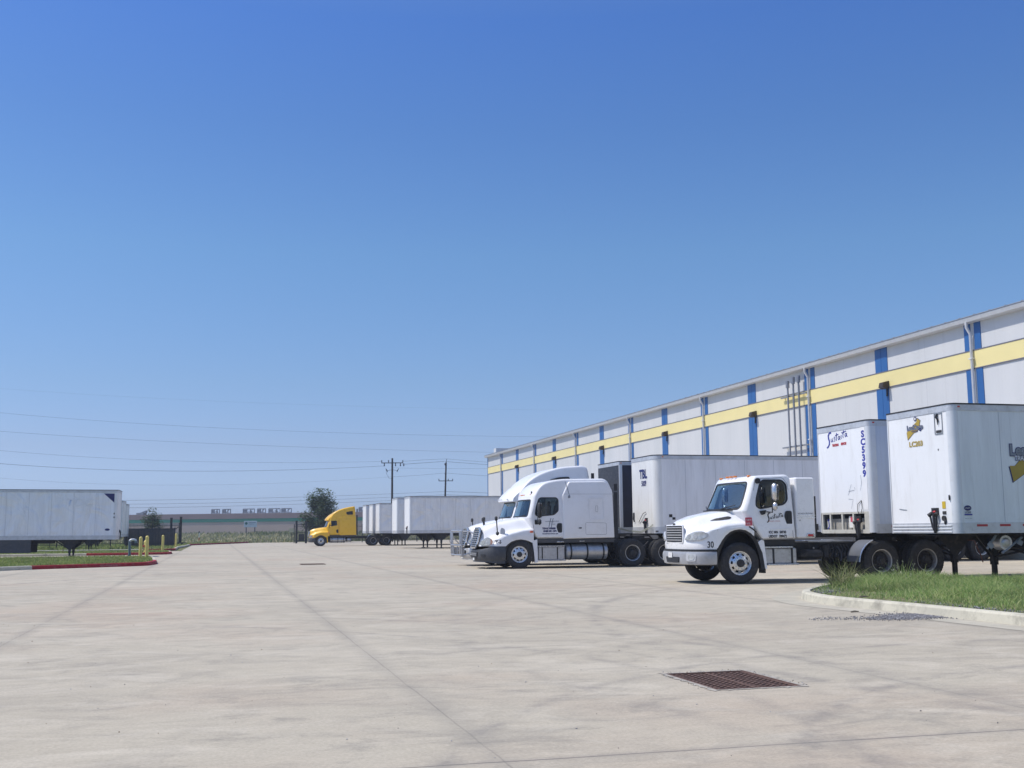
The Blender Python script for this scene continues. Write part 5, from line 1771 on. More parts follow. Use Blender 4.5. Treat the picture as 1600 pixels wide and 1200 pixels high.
    mb = MB(); mb.xy([(x, y) for x, y in ((-1.40, -.5), (-1.40, .5), (-1.47, .78), (-1.60, .80), (-1.50, 0), (-1.60, -.80), (-1.47, -.78))], 1.80, 1.825); mb.build('cowl', BLACK, root, None)
    # white side fairing box behind the cab and exhaust stack
    mb = MB(); mb.b2(-3.66, -3.14, -1.14, 1.14, 1.10, 2.62, .03); bx = mb.build('cab_extension', WHITE, root, 30)
    for z, L in ((1.66, 0), (1.60, 0)):
        mb = MB(); mb.b2(-3.655, -3.15, 1.1405, 1.152, z, z + .02); mb.build('trim_strip', ALU, bx, None)
    lettering('lettering', 'SUSTAITA TRUCKING', .045, BLACKV, bx, (-3.17, 1.146, 1.70), (-1, 0, 0), (0, 0, 1)); lettering('lettering', '30', .05, BLACKV, bx, (-3.2, 1.146, 1.525), (-1, 0, 0), (0, 0, 1))
    mb = MB(); mb.box((-3.50, 1.15, 1.17), (.22, .03, .09), None, .012); mb.build('marker_lamp', CHROME, bx, 40)
    mb = MB(); mb.box((-3.50, 1.168, 1.17), (.15, .02, .055), None, .009); mb.build('red_lamp', RED, bx, 40)
    mb = MB(); mb.tube([(-3.72, 1.0, 1.25), (-3.72, 1.0, 2.15)], .045, 10); mb.tube([(-3.72, 1.0, 1.30), (-3.72, 1.0, 1.45)], .09, 10); mb.build('grab_pole', HUB, root, 40)
    mb = MB()
    mb.box((-3.74, .95, 1.30), (.12, .12, .16), None, .03)
    mb.tube([(-3.7, .9, 1.3), (-3.85, .8, 1.15), (-3.9, .7, 1.25), (-4.0, .6, 1.15)], .02, 6); mb.build('air_lines', BLACK, root, 40)
    # chassis
    chassis(root, -.5, -7.45, (-5.49, -6.81), None)
    add_wheel(root, STEER, -1.55, 1.03, None, 1, R(-4)); add_wheel(root, STEER, -1.55, -1.03, None, -1, R(-4))
    mb = MB(); mb.cyl((-1.55, -.95, .45), (-1.55, .95, .45), .05, 8); mb.b2(-2.4, -.7, .38, .46, .5, .56); mb.b2(-2.4, -.7, -.46, -.38, .5, .56); mb.build('front_axle', FRAME, root, 40)
    mb = MB(); mb.b2(-2.3, -.75, -.38, .38, .45, .95, .1); mb.build('engine_pan', FRAME, root, 30)
    for s in (1, -1):
        y0, y1 = (s * .62, s * 1.12) if s > 0 else (-1.12, -.62)
        mb = MB(); mb.b2(-3.12, -2.24, y0, y1, .47, .86, .03); tb = mb.build('fuel_tank', ALU2, root, 30)
        for x in (-2.47, -2.98):
            mb = MB(); mb.b2(x - .025, x + .025, min(y0, y1) - .008, max(y0, y1) + .008, .462, .868); mb.build('strap', FRAME, tb, None)
        mb = MB(); mb.b2(-3.0, -2.22, s * 1.02, s * 1.17, .862, .90, .01); mb.b2(-3.14, -2.30, s * 1.02, s * 1.18, .44, .475, .01); mb.b2(-2.93, -2.3, s * .92, s * 1.0, .87, .9); mb.build('step', ALU, root, 30)
        mb = MB(); mb.b2(-3.10, -2.15, s * .98, s * 1.08, .92, 1.068); mb.build('step_riser', BLACK, root, None)
        mb = MB(); mb.xz([(-2.20, 1.05), (-2.13, 1.07), (-2.03, 1.0), (-2.15, .75), (-2.21, .36), (-2.26, .36), (-2.24, .7)], s * 1.10, s * 1.17); mb.build('fender_trim', WHITE, root, None)
        mb = MB(); mb.b2(-2.24, -2.19, s * .85, s * 1.13, .25, .62); mb.build('mud_flap', BLACK, root, None)
        # quarter fender: a flat panel ahead of the first drive wheel with a pale curved edge
        mb = MB(); mb.add([(-4.86, s * 1.22, 1.02), (-4.62, s * 1.22, .98), (-4.42, s * 1.22, .50), (-4.80, s * 1.22, .47)], [(0, 1, 2, 3)])
        rows = []
        for k in range(8):
            a = R(2 + 64 * k / 7)
            rows.append([(-5.49 + .68 * math.cos(a) * 1.0, s * yy, .46 + .62 * math.sin(a)) for yy in (.62, 1.225)])
        rows2 = [[(q[0] + .012, q[1], q[2] + .012) for q in r_] for r_ in reversed(rows)]
        mb = MB(); mb.grid(rows + rows2 + [rows[0]]); mb.build('quarter_fender', FENDG, root, 40)
        mb = MB(); mb.tube([(r_[1][0] + .006, s * 1.23, r_[1][2] + .006) for r_ in rows], .016, 6); mb.build('fender_edge', ALU, root, 40)
    mb = MB(); mb.b2(-4.9, -3.7, -.35, .35, 1.0, 1.03, .01); mb.b2(-5.0, -3.72, .50, .62, 1.0, 1.03); mb.build('deck_plate', ALU2, root, None)
    mb = MB(); mb.b2(-4.05, -3.3, .55, .85, .55, .8, .08); mb.build('battery_box', FRAME, root, 40)
    mb = MB(); mb.cyl((-3.4, -.7, .68), (-4.5, -.7, .68), .16, 14); mb.build('air_tank', FRAME, root, 40)
    mb = MB()
    mb.cyl((-4.2, .62, .62), (-4.2, .62, .9), .1, 10)
    for k in range(7):
        x = -4.35 - k * .09
        mb.tube([(x, .50, .92), (x - .03, .58, .8), (x + .05, .6, .62), (x - .04, .56, .5)], .016, 5)
    mb.tube([(-4.55, .6, .88), (-4.62, .7, .7), (-4.58, .72, .5)], .03, 6)
    mb.build('hoses', HUB, root, 40)
    for (x, z) in ((-3.95, .84), (-4.15, .84), (-4.32, .70), (-4.5, .83), (-3.8, .70)):
        mb = MB(); mb.cyl((x, .472, z), (x, .492, z), .022, 8); mb.build('frame_bolt', ALU2, root, 40)
    # lettering
    fn = lettering('fender_number', '30', .215, BLACKV, root, (-.675, 0, .895), (-1, 0, 0), (0, 0, 1), bold=.004, sx=.76)
    drape(fn, hood, 1, .007)
    mb = MB(); ys = yf(1.5) + .004
    st = MB(); st.b2(-1.80, -1.90, 1.165, ys + .03, 1.40, 1.60) if False else None
    mb = MB(); mb.add([(-1.70, 1.196, 1.42), (-1.885, 1.196, 1.42), (-1.885, 1.19, 1.62), (-1.70, 1.19, 1.62)], [(0, 1, 2, 3)]); 
    sk = mb.build('red_sticker', REDSTK, cab, None)
    sk.location = (0, 0.0, 0)
    lettering('lettering', 'NEW', .06, WHITEV, sk, (-1.73, 1.20, 1.54), (-1, 0, 0), (0, 0, 1)); lettering('lettering', 'RTE', .06, WHITEV, sk, (-1.73, 1.20, 1.45), (-1, 0, 0), (0, 0, 1))
    dn = drape(strokes('door_lettering', SUSTAITA, .0078, BLACKV, cab, (-2.30, 0, 1.50), (-1, 0, 0), (0, 0, 1), (.205, .215)), cab, 1, .006)
    drape(lettering('lettering', 'TRUCKING  SERVICES', .035, REDV, cab, (-2.33, 0, 1.515), (-1, 0, 0), (0, 0, 1)), cab, 1, .006)
    drape(lettering('lettering', 'ICC MN  50730', .085, BLACKV, cab, (-2.33, 0, 1.225), (-1, 0, 0), (0, 0, 1), bold=.004, sx=.85), cab, 1, .006)
    drape(lettering('lettering', 'USDOT  789472', .085, BLACKV, cab, (-2.32, 0, 1.125), (-1, 0, 0), (0, 0, 1), bold=.004, sx=.85), cab, 1, .006)
    return root

# ================================================================== SLEEPER TRACTORS
def make_sleeper(kind, label, paint, a=None):
    root = tag(empty('sleeper_tractor'), label, 'semi truck', None)
    mid = kind == 'mid'
    yel = kind == 'yellow'
    P = dict(xf=-.08, L=.66, W=1.17, n=2.3, xc=-1.98, zb=.80, lean=.16, rr=.11, bulge=.03, soft=.17, crown=.06,
             zc=[(-2.1, 1.80), (-1.6, 1.80), (-1.2, 1.745), (-.8, 1.655), (-.4, 1.55), (-.1, 1.43)],
             zs=[(-2.1, 1.44), (-1.65, 1.40), (-1.2, 1.30), (-.9, 1.20), (-.6, 1.10), (-.3, 1.0)],
             yd=[(-2.1, .98), (-1.5, .88), (-.9, .70), (-.3, .52), (-.1, .50)],
             archx0=-.93,
             arch=[(-2.1, .8), (-1.98, .9), (-1.9, .92), (-1.8, .97), (-1.67, 1.01), (-1.5, 1.035), (-1.35, 1.02), (-1.17, .965), (-1.05, .89), (-.95, .80)],
             archpts=[(-.88, .40), (-.90, .68), (-.97, .82), (-1.05, .89), (-1.17, .965), (-1.35, 1.02), (-1.5, 1.035), (-1.67, 1.01), (-1.8, .95), (-1.92, .80), (-1.98, .55), (-2.0, .25)])
    if yel:
        P.update(W=1.16, L=.5, lean=.08, zb=.8, zc=[(-2.1, 1.80), (-1.6, 1.84), (-1.2, 1.80), (-.6, 1.70), (-.2, 1.58), (-.1, 1.50)],
                 zs=[(-2.1, 1.40), (-1.5, 1.38), (-1.1, 1.36), (-.7, 1.25), (-.3, 1.1)],
                 archpts=[(-.60, .50), (-.66, .75), (-.78, .92), (-.95, 1.03), (-1.16, 1.07), (-1.36, 1.03), (-1.52, .93), (-1.63, .78), (-1.72, .5), (-1.75, .3)],
                 arch=[(-2.1, .9), (-1.8, 1.0), (-1.63, .84), (-1.52, .93), (-1.36, 1.03), (-1.16, 1.07), (-.95, 1.03), (-.78, .92), (-.62, .8)], archx0=-.62)
    hood = make_hood(root, P, paint)
    wheel_well(root, P)
    lean_f = lambda z: -P['lean'] * max(0, min(1, (z - P['zb']) / .62)) + .03
    # grille: tall shield with chrome surround
    gp = rounded([(-.40, .73), (.40, .73), (.47, .95), (.47, 1.34), (.30, 1.475), (-.30, 1.475), (-.47, 1.34), (-.47, .95)], .07)
    if yel: gp = rounded([(-.38, .95), (.38, .95), (.45, 1.15), (.40, 1.44), (-.40, 1.44), (-.45, 1.15)], .07)
    mb = patch_on_front(P, gp, .0, .03, lean_f); gr = mb.build('grille', BLACK, root, None)
    g2 = offset(gp, .04)
    def ring_mb(pa, pb, o0, o1):
        mb = MB(); rr = []
        for o, pts in ((o0, pa), (o1, pa), (o1 + .004, pb), (o0, pb)):
            row = [(surf_pt(P, y, o)[0] + lean_f(z), surf_pt(P, y, o)[1], z) for y, z in pts]
            row.append(row[0]); rr.append(row)
        mb.grid(rr); return mb
    ring_mb(offset(gp, -.012), g2, .02, .07).build('grille_surround', CHROME, gr, 40)
    zlo = min(z for y, z in g2); zhi = max(z for y, z in g2)
    nb = 9 if not yel else 5
    for k in range(nb):
        z = zlo + .05 + (zhi - zlo - .08) * k / (nb - 1)
        hw = max([abs(y) for (y, zz) in densify(g2, .02) if abs(zz - z) < .03] or [.3]) - .005
        mb = MB(); ys = [-hw + 2 * hw * q / 8 for q in range(9)]
        mb.grid([[(surf_pt(P, y, o)[0] + lean_f(z), surf_pt(P, y, o)[1], z + dz) for y in ys] for o, dz in ((.03, -.008), (.05, -.011), (.055, .002), (.045, .011), (.03, .009))])
        mb.build('grille_bar', CHROME, gr, 40)
    for y in (-.2, 0, .2):
        mb = MB(); mb.grid([[(surf_pt(P, yy, .062)[0] + lean_f(z), yy, z) for yy in (y - .012, y + .012)] for z in [zlo + .02 + (zhi - zlo - .04) * q / 6 for q in range(7)]]); mb.build('grille_divider', CHROME, gr, None)
    # headlights
    for s in (-1, 1):
        a_ = [(.62, .84), (.92, .82), (1.06, .84), (1.10, .96), (1.07, 1.09), (.98, 1.13), (.80, 1.03), (.66, .95)]
        if yel: a_ = [(.55, .86), (.95, .84), (1.05, .92), (1.02, 1.08), (.82, 1.08), (.58, 1.0)]
        a_ = rounded([(s * y, z) for y, z in a_], .05)
        hl = patch_on_front(P, a_, -.02, .035, lambda z: 0).build('headlight', SILVER if not yel else CHROME, root, 40)
        patch_on_front(P, offset(a_, .015), .035, .046, lambda z: 0).build('lens', LENS, hl, 40)
        x, y = surf_pt(P, s * .86, .047); n_ = (Vector((x, y, 0)) - Vector((*surf_pt(P, s * .86, 0), 0))).normalized(); c = Vector((x, y, .935))
        mb = MB(); mb.cyl(c, c + n_ * .006, .06, 16); mb.build('reflector', CHROME, hl, 40)
        tip = rounded([(s * 1.075, .86), (s * 1.105, .88), (s * 1.115, .98), (s * 1.09, 1.07), (s * 1.075, 1.07)], .010)
        patch_on_front(P, tip, .03, .05, lambda z: 0).build('turn_lens', mat('faded_amber', (.55, .32, .24), .4), hl, 40)
        if not yel:
            hood_mirror(root, -.72, s * .93, 1.27, .48)
            mb = MB(); mb.xz(rounded([(-.80, 1.22), (-.98, 1.22), (-.96, 1.40), (-.86, 1.46), (-.80, 1.40)], .04), s * .88, s * .985); mb.build('air_inlet', SILVER, hood, 40)
    # bumper
    PB = dict(P); PB['xf'] = P['xf'] + .05; PB['W'] = 1.20
    if not yel:
        ztop = lambda x: .80 - .12 * sstep(-.55, .0, x)
        zb_ = lambda x: .24 - .05 * sstep(-.2, -.7, x)
        mb = wrap_band(PB, [(zb_, -.10), (.30, -.03), (.42, .02), (.60, .015), (.68, .0), (ztop, -.03)], 0, -.93)
        bu = mb.build('bumper', DARKGREY if mid else SILVER, root, 40)
        patch_on_front(PB, rounded([(-.50, .42), (.50, .42), (.56, .60), (-.56, .60)], .03), .022, .04, lambda z: 0).build('lower_grille', BLACK, bu, None)
        for z in (.48, .54):
            patch_on_front(PB, [(-.48, z), (.48, z), (.48, z + .02), (-.48, z + .02)], .041, .052, lambda z: 0).build('lower_bar', SILVER, bu, None)
        for s in (-1, 1):
            patch_on_front(PB, rounded([(s * .78, .42), (s * .96, .42), (s * .98, .52), (s * .76, .52)], .03), .022, .034, lambda z: 0).build('fog_light', FRAME if mid else LENS, bu, 40)
        patch_on_front(PB, [(.16, .30), (.34, .30), (.34, .39), (.16, .39)], .0, .03, lambda z: .04).build('plate', PAPER, bu, None)
    else:
        mb = wrap_band(PB, [(.38, -.06), (.44, .0), (.60, .03), (.76, .02), (.79, -.02)], 0, -.60); bu = mb.build('bumper', DARKGREY, root, 40)
    # cab outline
    xr = -3.1
    if mid:
        top = [(-1.62, 1.80), (-1.86, 2.50), (-1.88, 2.60), (-2.16, 2.92), (-2.50, 3.10), (-3.05, 3.20), (-4.72, 3.22), (-4.88, 3.12), (-5.02, 2.78)]
        rad = [.04, .05, .06, .3, .3, .4, .12, .12, .12]
        body = top + [(-5.04, 1.06), (-2.0, 1.05), (-1.78, 1.25)]; rad += [.04, .04, .05]
    else:
        if yel:
            top = [(-1.52, 1.80), (-1.80, 2.46), (-1.95, 2.80), (-2.4, 3.26), (-3.0, 3.56), (-3.7, 3.76), (-4.42, 3.86), (-4.50, 3.5)]
            rad = [.04, .1, .2, .4, .5, .5, .05, .1]
            body = top + [(-4.56, 1.06), (-1.9, 1.05), (-1.68, 1.25)]; rad += [.04, .04, .05]
        else:
            top = [(-1.60, 1.80), (-1.88, 2.46), (-1.98, 2.78), (-2.4, 3.24), (-2.9, 3.57), (-3.7, 3.84), (-4.75, 3.92), (-4.95, 3.84), (-5.02, 3.5)]
            rad = [.04, .1, .2, .5, .6, .6, .2, .12, .1]
            body = top + [(-5.04, 1.06), (-2.0, 1.05), (-1.78, 1.25)]; rad += [.04, .04, .05]
    outl = densify(rounded(body, rad, 4), .17)
    cx0 = top[0][0] - .10
    cav = densify(rounded([(cx0 - .12, 1.88), (cx0 - .34, 2.42), (cx0 - .44, 2.52), (-3.25, 2.55), (-3.3, 1.3), (-2.2, 1.2), (cx0 - .28, 1.5)], .05, 3), .2)
    if yel:
        sw = rounded([(-2.12, 2.42), (-2.66, 2.44), (-2.70, 2.03), (-1.97, 1.90), (-2.0, 2.15)], .06, 4)
    else:
        sw = rounded([(-2.27, 2.51), (-2.86, 2.51), (-2.92, 2.44), (-2.92, 2.05), (-2.76, 1.91), (-2.14, 1.86), (-2.06, 1.92), (-2.10, 2.16), (-2.2, 2.46)], .06, 4)
    sh = rounded([(-.97, 1.86), (.97, 1.86), (.90, 2.44), (-.90, 2.44)], .08, 5)
    cw = 1.15
    cab = make_cab(root, outl, cw, .16, paint, sw, sh, cav, xs=(-2.15, -1.1) if not yel else (-2.05, -1.0), tumble=.04, z0=1.4, curve=(.24, -2.5))
    interior(root, cx0 - .3, -2.75, 1.12, 1.05)
    yf = lambda z: cw * (1 - .04 * (z - 1.4)) + .003
    # wider sleeper shell behind the doors
    if mid:
        sb = rounded([(-3.07, 2.60), (-3.30, 3.05), (-3.35, 3.10), (-4.70, 3.12), (-4.86, 3.02), (-5.0, 2.76), (-5.03, 1.065), (-3.09, 1.04)], [.02, .1, .1, .1, .1, .1, .02, .02])
    elif yel:
        sb = rounded([(-2.93, 2.80), (-3.10, 2.84), (-4.46, 2.90), (-4.54, 2.85), (-4.58, 1.065), (-2.98, 1.04)], [.05, .1, .05, .04, .02, .02])
    else:
        sb = rounded([(-3.07, 2.62), (-3.35, 3.0), (-3.5, 3.06), (-4.80, 3.10), (-5.0, 2.96), (-5.05, 1.065), (-3.09, 1.04)], [.02, .1, .1, .1, .1, .02, .02])
    sm = body_mesh(densify(sb, .2), 1.245, .05, 0, nlay=5, tumble=.03, z0=1.4, curve=(0, 5))
    slp = finish_mesh(sm, 'sleeper_box', paint, root, 30)
    ys = lambda z: 1.245 * (1 - .03 * (z - 1.4)) + .003
    for s in (1, -1):
        if not yel:
            door = rounded([(-1.93, 1.90), (-2.12, 2.52), (-2.28, 2.60), (-3.03, 2.60), (-3.045, 1.09), (-2.02, 1.09)], .05, 4)
            door_seam(cab, door, (lambda z, s=s: s * yf(z)))
            wr = rounded([(-4.05, 2.53), (-4.64, 2.53), (-4.67, 1.72), (-4.08, 1.70)], .07, 4)
            o = offset(wr, .045)
            mb = MB(); rows = []
            for pts, d in ((wr, .0), (wr, .016), (o, .016), (o, .0)):
                row = [(x, s * (ys(z) + d), z) for x, z in pts]; row.append(row[0]); rows.append(row)
            mb.grid(rows); mb.build('window_frame', paint, slp, 40)
            mb = MB(); mb.xz(offset(wr, .05), s * (ys(2.1) - .02), s * (ys(2.1) + .002)); mb.build('window_panel', paint, slp, None)
            door_seam(slp, rounded([(-4.31, 2.22), (-4.40, 2.22), (-4.40, 2.0), (-4.31, 2.0)], .02, 3), (lambda z, s=s: s * (ys(z) + .02)), .006)
            door_seam(slp, rounded([(-3.92, 1.62), (-4.72, 1.60), (-4.72, 1.18), (-3.92, 1.18)], .06, 4), (lambda z, s=s: s * (ys(z) + .002)), .007, 'locker_seam')
            mb = MB(); mb.b2(-5.02, -3.09, s * (ys(2.64) - .003), s * (ys(2.64) + .004), 2.64, 2.655); mb.build('roof_seam', SILVER, slp, None)
            mb = MB(); mb.xz(rounded([(-2.03, 1.56), (-2.17, 1.56), (-2.17, 1.73), (-2.03, 1.73)], .02), s * yf(1.6), s * (yf(1.6) + .012)); mb.build('door_vent', BLACK, cab, None)
        else:
            door = rounded([(-1.88, 1.90), (-2.05, 2.50), (-2.80, 2.54), (-2.86, 1.10), (-1.9, 1.10)], .05, 4)
            door_seam(cab, door, (lambda z, s=s: s * yf(z)))
        if not mid:
            wn = rounded([(-3.60, 3.30), (-4.22, 3.40), (-4.26, 3.04), (-3.72, 3.02), (-3.6, 3.14)], .07, 4) if yel else rounded([(-4.92, 3.30), (-5.06, 3.32), (-5.06, 2.9), (-4.95, 2.9)], .03, 3)
            if yel:
                w_ = MB(); w_.xz(wn, s * (yf(3.2) - .03), s * (yf(3.2) + .008)); w_.build('upper_window', GLASSD if False else BLACK, cab, None)
        door_handle(cab, -2.94 if not yel else -2.72, 1.42, s * yf(1.42), s)
        mirror(root, -2.14 if not yel else -2.05, s, s * 1.40, 1.78 if not yel else 1.98, 2.34 if not yel else 2.4, 1.72 if not yel else 1.8, BLACK if not yel else YELLOW)
        mb = MB(); mb.box((-1.90, s * 1.185, 1.30), (.12, .02, .07), None, .009); mb.build('side_marker', mat('orange_lens', (.65, .12, .04), .3), root, 50)
        # extender behind the sleeper
        xb = -5.04 if not yel else -4.56
        mb = MB(); mb.b2(xb - .14, xb - .005, s * 1.16, s * 1.20, 1.06, 2.72 if mid else 3.0); mb.b2(xb - .14, xb - .02, s * 1.15, s * 1.19, 2.76 if mid else 3.3, 3.02 if mid else 3.6)
        mb.build('side_extender', BLACK, root, None)
        # chassis fairing band, tool box, tank
        mb = MB(); mb.b2(xb, -2.05, s * .9, s * 1.16, .90, 1.045, .01); mb.build('side_skirt', DARKGREY, root, None)
        y0, y1 = (.58, 1.12) if s > 0 else (-1.12, -.58)
        if not yel:
            step_box(root, -3.15, -2.17, y0, y1, .30, .76, FRAME if False else ALU2)
            fuel_tank(root, -4.82, -3.20, s * .88, .575, .29)
            mb = MB(); mb.box((-2.98, s * 1.17, .93), (.28, .05, .05), None, .02); mb.box((-3.8, s * 1.17, .95), (.2, .05, .04), None, .018); mb.build('step_light', CHROME, root, 50)
            mb = MB(); mb.xz([(-1.93, .98), (-2.11, 1.03), (-2.13, .22), (-2.02, .20), (-1.985, .6)], s * 1.08, s * 1.175); mb.build('fender_trim', paint, root, None)
        else:
            fuel_tank(root, -3.55, -2.05, s * .88, .60, .27, n=3); fuel_tank(root, -4.15, -3.62, s * .9, .60, .2, n=2, name='air_tank')
            mb = MB(); mb.xz([(-1.66, 1.0), (-1.82, 1.05), (-1.84, .30), (-1.76, .28), (-1.72, .7)], s * 1.08, s * 1.165); mb.build('fender_trim', paint, root, None)
    if not mid:
        # sun visor brow swept over the windscreen, bowed like the roof
        tip = -1.58 if kind == 'raised' else -1.60
        mb = MB(); rows = []
        prof = [(-1.95, 2.50), (tip - .02, 2.475), (tip, 2.50), (tip - .03, 2.62), (tip - .14, 2.76), (-2.02, 3.02), (-2.2, 3.12), (-2.2, 2.9), (-2.05, 2.62)]
        for k in range(15):
            yv = (-1 + 2 * k / 14)
            yy = yv * 1.08
            cxx = .24 * abs(yv) ** 2.2 * 1.1
            sq = 1 - .10 * abs(yv) ** 6
            rows.append([(x - cxx, yy * (1 - .04 * (z - 1.4)), 2.5 + (z - 2.5) * sq) for x, z in prof])
        mb.grid(rows, closed=True)
        mb.add(rows[0], [tuple(range(len(prof)))]); mb.add(rows[-1], [tuple(range(len(prof)))])
        mb.build('sun_visor', paint, cab, 50)
    nlite = (-.75, -.2, 0, .2, .75)
    zr = 2.64 if mid else 2.575
    for y in nlite:
        xx = {'mid': -1.90, 'yellow': -1.625, 'raised': -1.595}[kind] - .24 * (abs(y) / 1.15) ** 2.2
        mb = MB(); mb.box((xx, y, zr), (.06, .07, .035), None, .015); mb.build('roof_light', AMBER if mid or yel else SILVER, root, 50)
    for s in (-1, 1):
        mb = MB(); mb.tube([(cx0 + .12, s * .15, 1.83), (cx0 + .04, s * .5, 1.86), (cx0 - .06, s * .8, 1.90)], .011, 5); mb.build('wiper', BLACK, root, 40)
    # chassis
    ax = (-5.75, -7.05) if not yel else (-6.26, -7.55)
    fa = -1.47 if not yel else -1.16
    chassis(root, -.5, ax[1] - .6, ax, None)
    add_wheel(root, STEER, fa, 1.02, None, 1, R(-9) if mid else 0); add_wheel(root, STEER, fa, -1.02, None, -1, R(-9) if mid else 0)
    mb = MB(); mb.cyl((fa, -.95, .45), (fa, .95, .45), .05, 8); mb.b2(fa - .8, fa + .7, .38, .46, .5, .56); mb.b2(fa - .8, fa + .7, -.46, -.38, .5, .56); mb.build('front_axle', FRAME, root, 40)
    mb = MB(); mb.b2(-2.3, -.7, -.38, .38, .4, .85, .1); mb.build('engine_pan', FRAME, root, 30)
    if not yel:
        mb = MB()
        for s in (-1, 1):
            mb.box((-5.4, s * .5, .82), (.5, .3, .22), None, .04); mb.cyl((-6.45, s * .6, .66), (-6.15, s * .6, .7), .11, 12); mb.tube([(-6.6, s * .56, .9), (-6.35, s * .7, .72), (-6.3, s * .66, .5), (-6.1, s * .6, .62)], .028, 6)
        mb.build('air_tanks', FRAME, root, 40)
        mb = MB(); mb.tube([(-5.1, .3, 1.7), (-5.5, .45, 1.38), (-5.9, .5, 1.28), (-6.3, .62, 1.24), (-6.65, .7, 1.4), (-6.86, .75, 1.62)], .018, 6); mb.tube([(-5.1, .25, 1.75), (-5.4, .4, 1.45), (-5.8, .55, 1.33), (-6.25, .68, 1.27), (-6.6, .8, 1.45), (-6.86, .8, 1.66)], .018, 6)
        mb.build('air_lines', mat('grey_hose', (.35, .36, .3), .6), root, 50)
    else:
        # tank-like rear quarter fender and mud flap
        rear_fender(root, ax[0], .62, 1.18, ALU2, .62)
    for s in (1, -1):
        if not yel: rear_fender(root, ax[1] + .0, s * .62, s * 1.2, ALU2, .60) if False else None
    for s in (1, -1):
        mb = MB(); mb.b2(ax[1] - .66, ax[1] - .62, s * .6, s * 1.2, .35, .95); mb.build('mud_flap', BLACK, root, None)
    if mid:
        fn = lettering('fender_number', 'T-5', .155, BLACKV, root, (-.585, 0, .90), (-1, 0, 0), (0, 0, 1), bold=.006, sx=.9)
        drape(fn, hood, 1, .007)
        lt_ = cab
        L1 = [(1.4, [(.62, 1.0), (.5, .62), (.38, .1)]), (1.2, [(.86, 1.0), (.70, .5), (.62, -.1)]), (.9, [(.0, .66), (.3, .70), (.62, .66), (.9, .64)])]
        drape(strokes('door_lettering', L1, .011, GREYV, cab, (-2.42, 0, 1.42), (-1, 0, 0), (0, 0, 1), .36), cab, 1, .006)
        drape(lettering('lettering', 'xpress', .10, GREYV, cab, (-2.66, 0, 1.645), (-1, 0, 0), (0, 0, 1), shear=.4), cab, 1, .006)
        drape(lettering('lettering', 'lines', .085, GREYV, cab, (-2.64, 0, 1.545), (-1, 0, 0), (0, 0, 1), shear=.4), cab, 1, .006)
        drape(lettering('lettering', 'TEXAS XPRESS', .085, NAVY, cab, (-2.31, 0, 1.385), (-1, 0, 0), (0, 0, 1), bold=.006, sx=.9), cab, 1, .006)
        drape(lettering('lettering', 'LINES MC 1274', .085, NAVY, cab, (-2.34, 0, 1.29), (-1, 0, 0), (0, 0, 1), bold=.006, sx=.9), cab, 1, .006)
        drape(lettering('lettering', 'TRANSPORTATION USA', .055, NAVY, cab, (-2.30, 0, 1.205), (-1, 0, 0), (0, 0, 1), bold=.002), cab, 1, .006)
        lettering('lettering', '- 208', .07, BLACKV, slp, (-3.62, ys(1.4) + .004, 1.40), (-1, 0, 0), (0, -.03, 1), bold=.004)
        mb = MB(); mb.tube([(-3.42, 1.18, 2.35), (-3.22, 1.22, 2.95), (-3.18, 1.2, 3.1)], .012, 5); mb.box((-3.32, 1.21, 2.55), (.08, .04, .1), None, .015); mb.build('antenna', GREYV, root, 40)
        mb = MB(); mb.box((-2.02, .80, 2.70), (.05, .03, .12), None, .01); mb.build('roof_fin', BLACK, root, None)
    if kind == 'raised':
        # dark opening at the roof edge and tubular grille guard
        mb = MB(); mb.xz(rounded([(-3.35, 3.34), (-3.75, 3.44), (-4.15, 3.46), (-4.2, 3.36)], .05), 1.02, 1.10); mb.build('roof_opening', BLACK, root, None)
        gt = MB()
        for s in (-1, 1):
            for yy in (.72, 1.0):
                gt.tube([(.16, s * yy, .36), (.20, s * yy, .45), (.22, s * yy, 1.30), (.18, s * yy, 1.38)], .034, 8)
            gt.b2(.0, .2, s * .5 - .02, s * .5 + .02, .42, .7)
            gt.tube([(.20, s * .72, 1.34), (-.1, s * .98, 1.33), (-.45, s * 1.15, 1.15)], .03, 8)
            gt.tube([(-.45, s * 1.15, 1.15), (-.35, s * 1.2, .8), (-.1, s * 1.1, .5), (.15, s * .98, .42)], .03, 8)
            gt.tube([(.2, s * .72, 1.1), (-.05, s * .95, .9), (-.3, s * 1.12, .68)], .022, 8)
        for z in (.42, .80, 1.36):
            gt.tube([(.20, -1.0, z), (.24, -.4, z), (.24, .4, z), (.20, 1.0, z)], .03, 8)
        for yy in (-.36, .36): gt.tube([(.235, yy, .42), (.24, yy, .80)], .024, 8)
        gt.build('grille_guard', ALU2, root, 40)
    return root

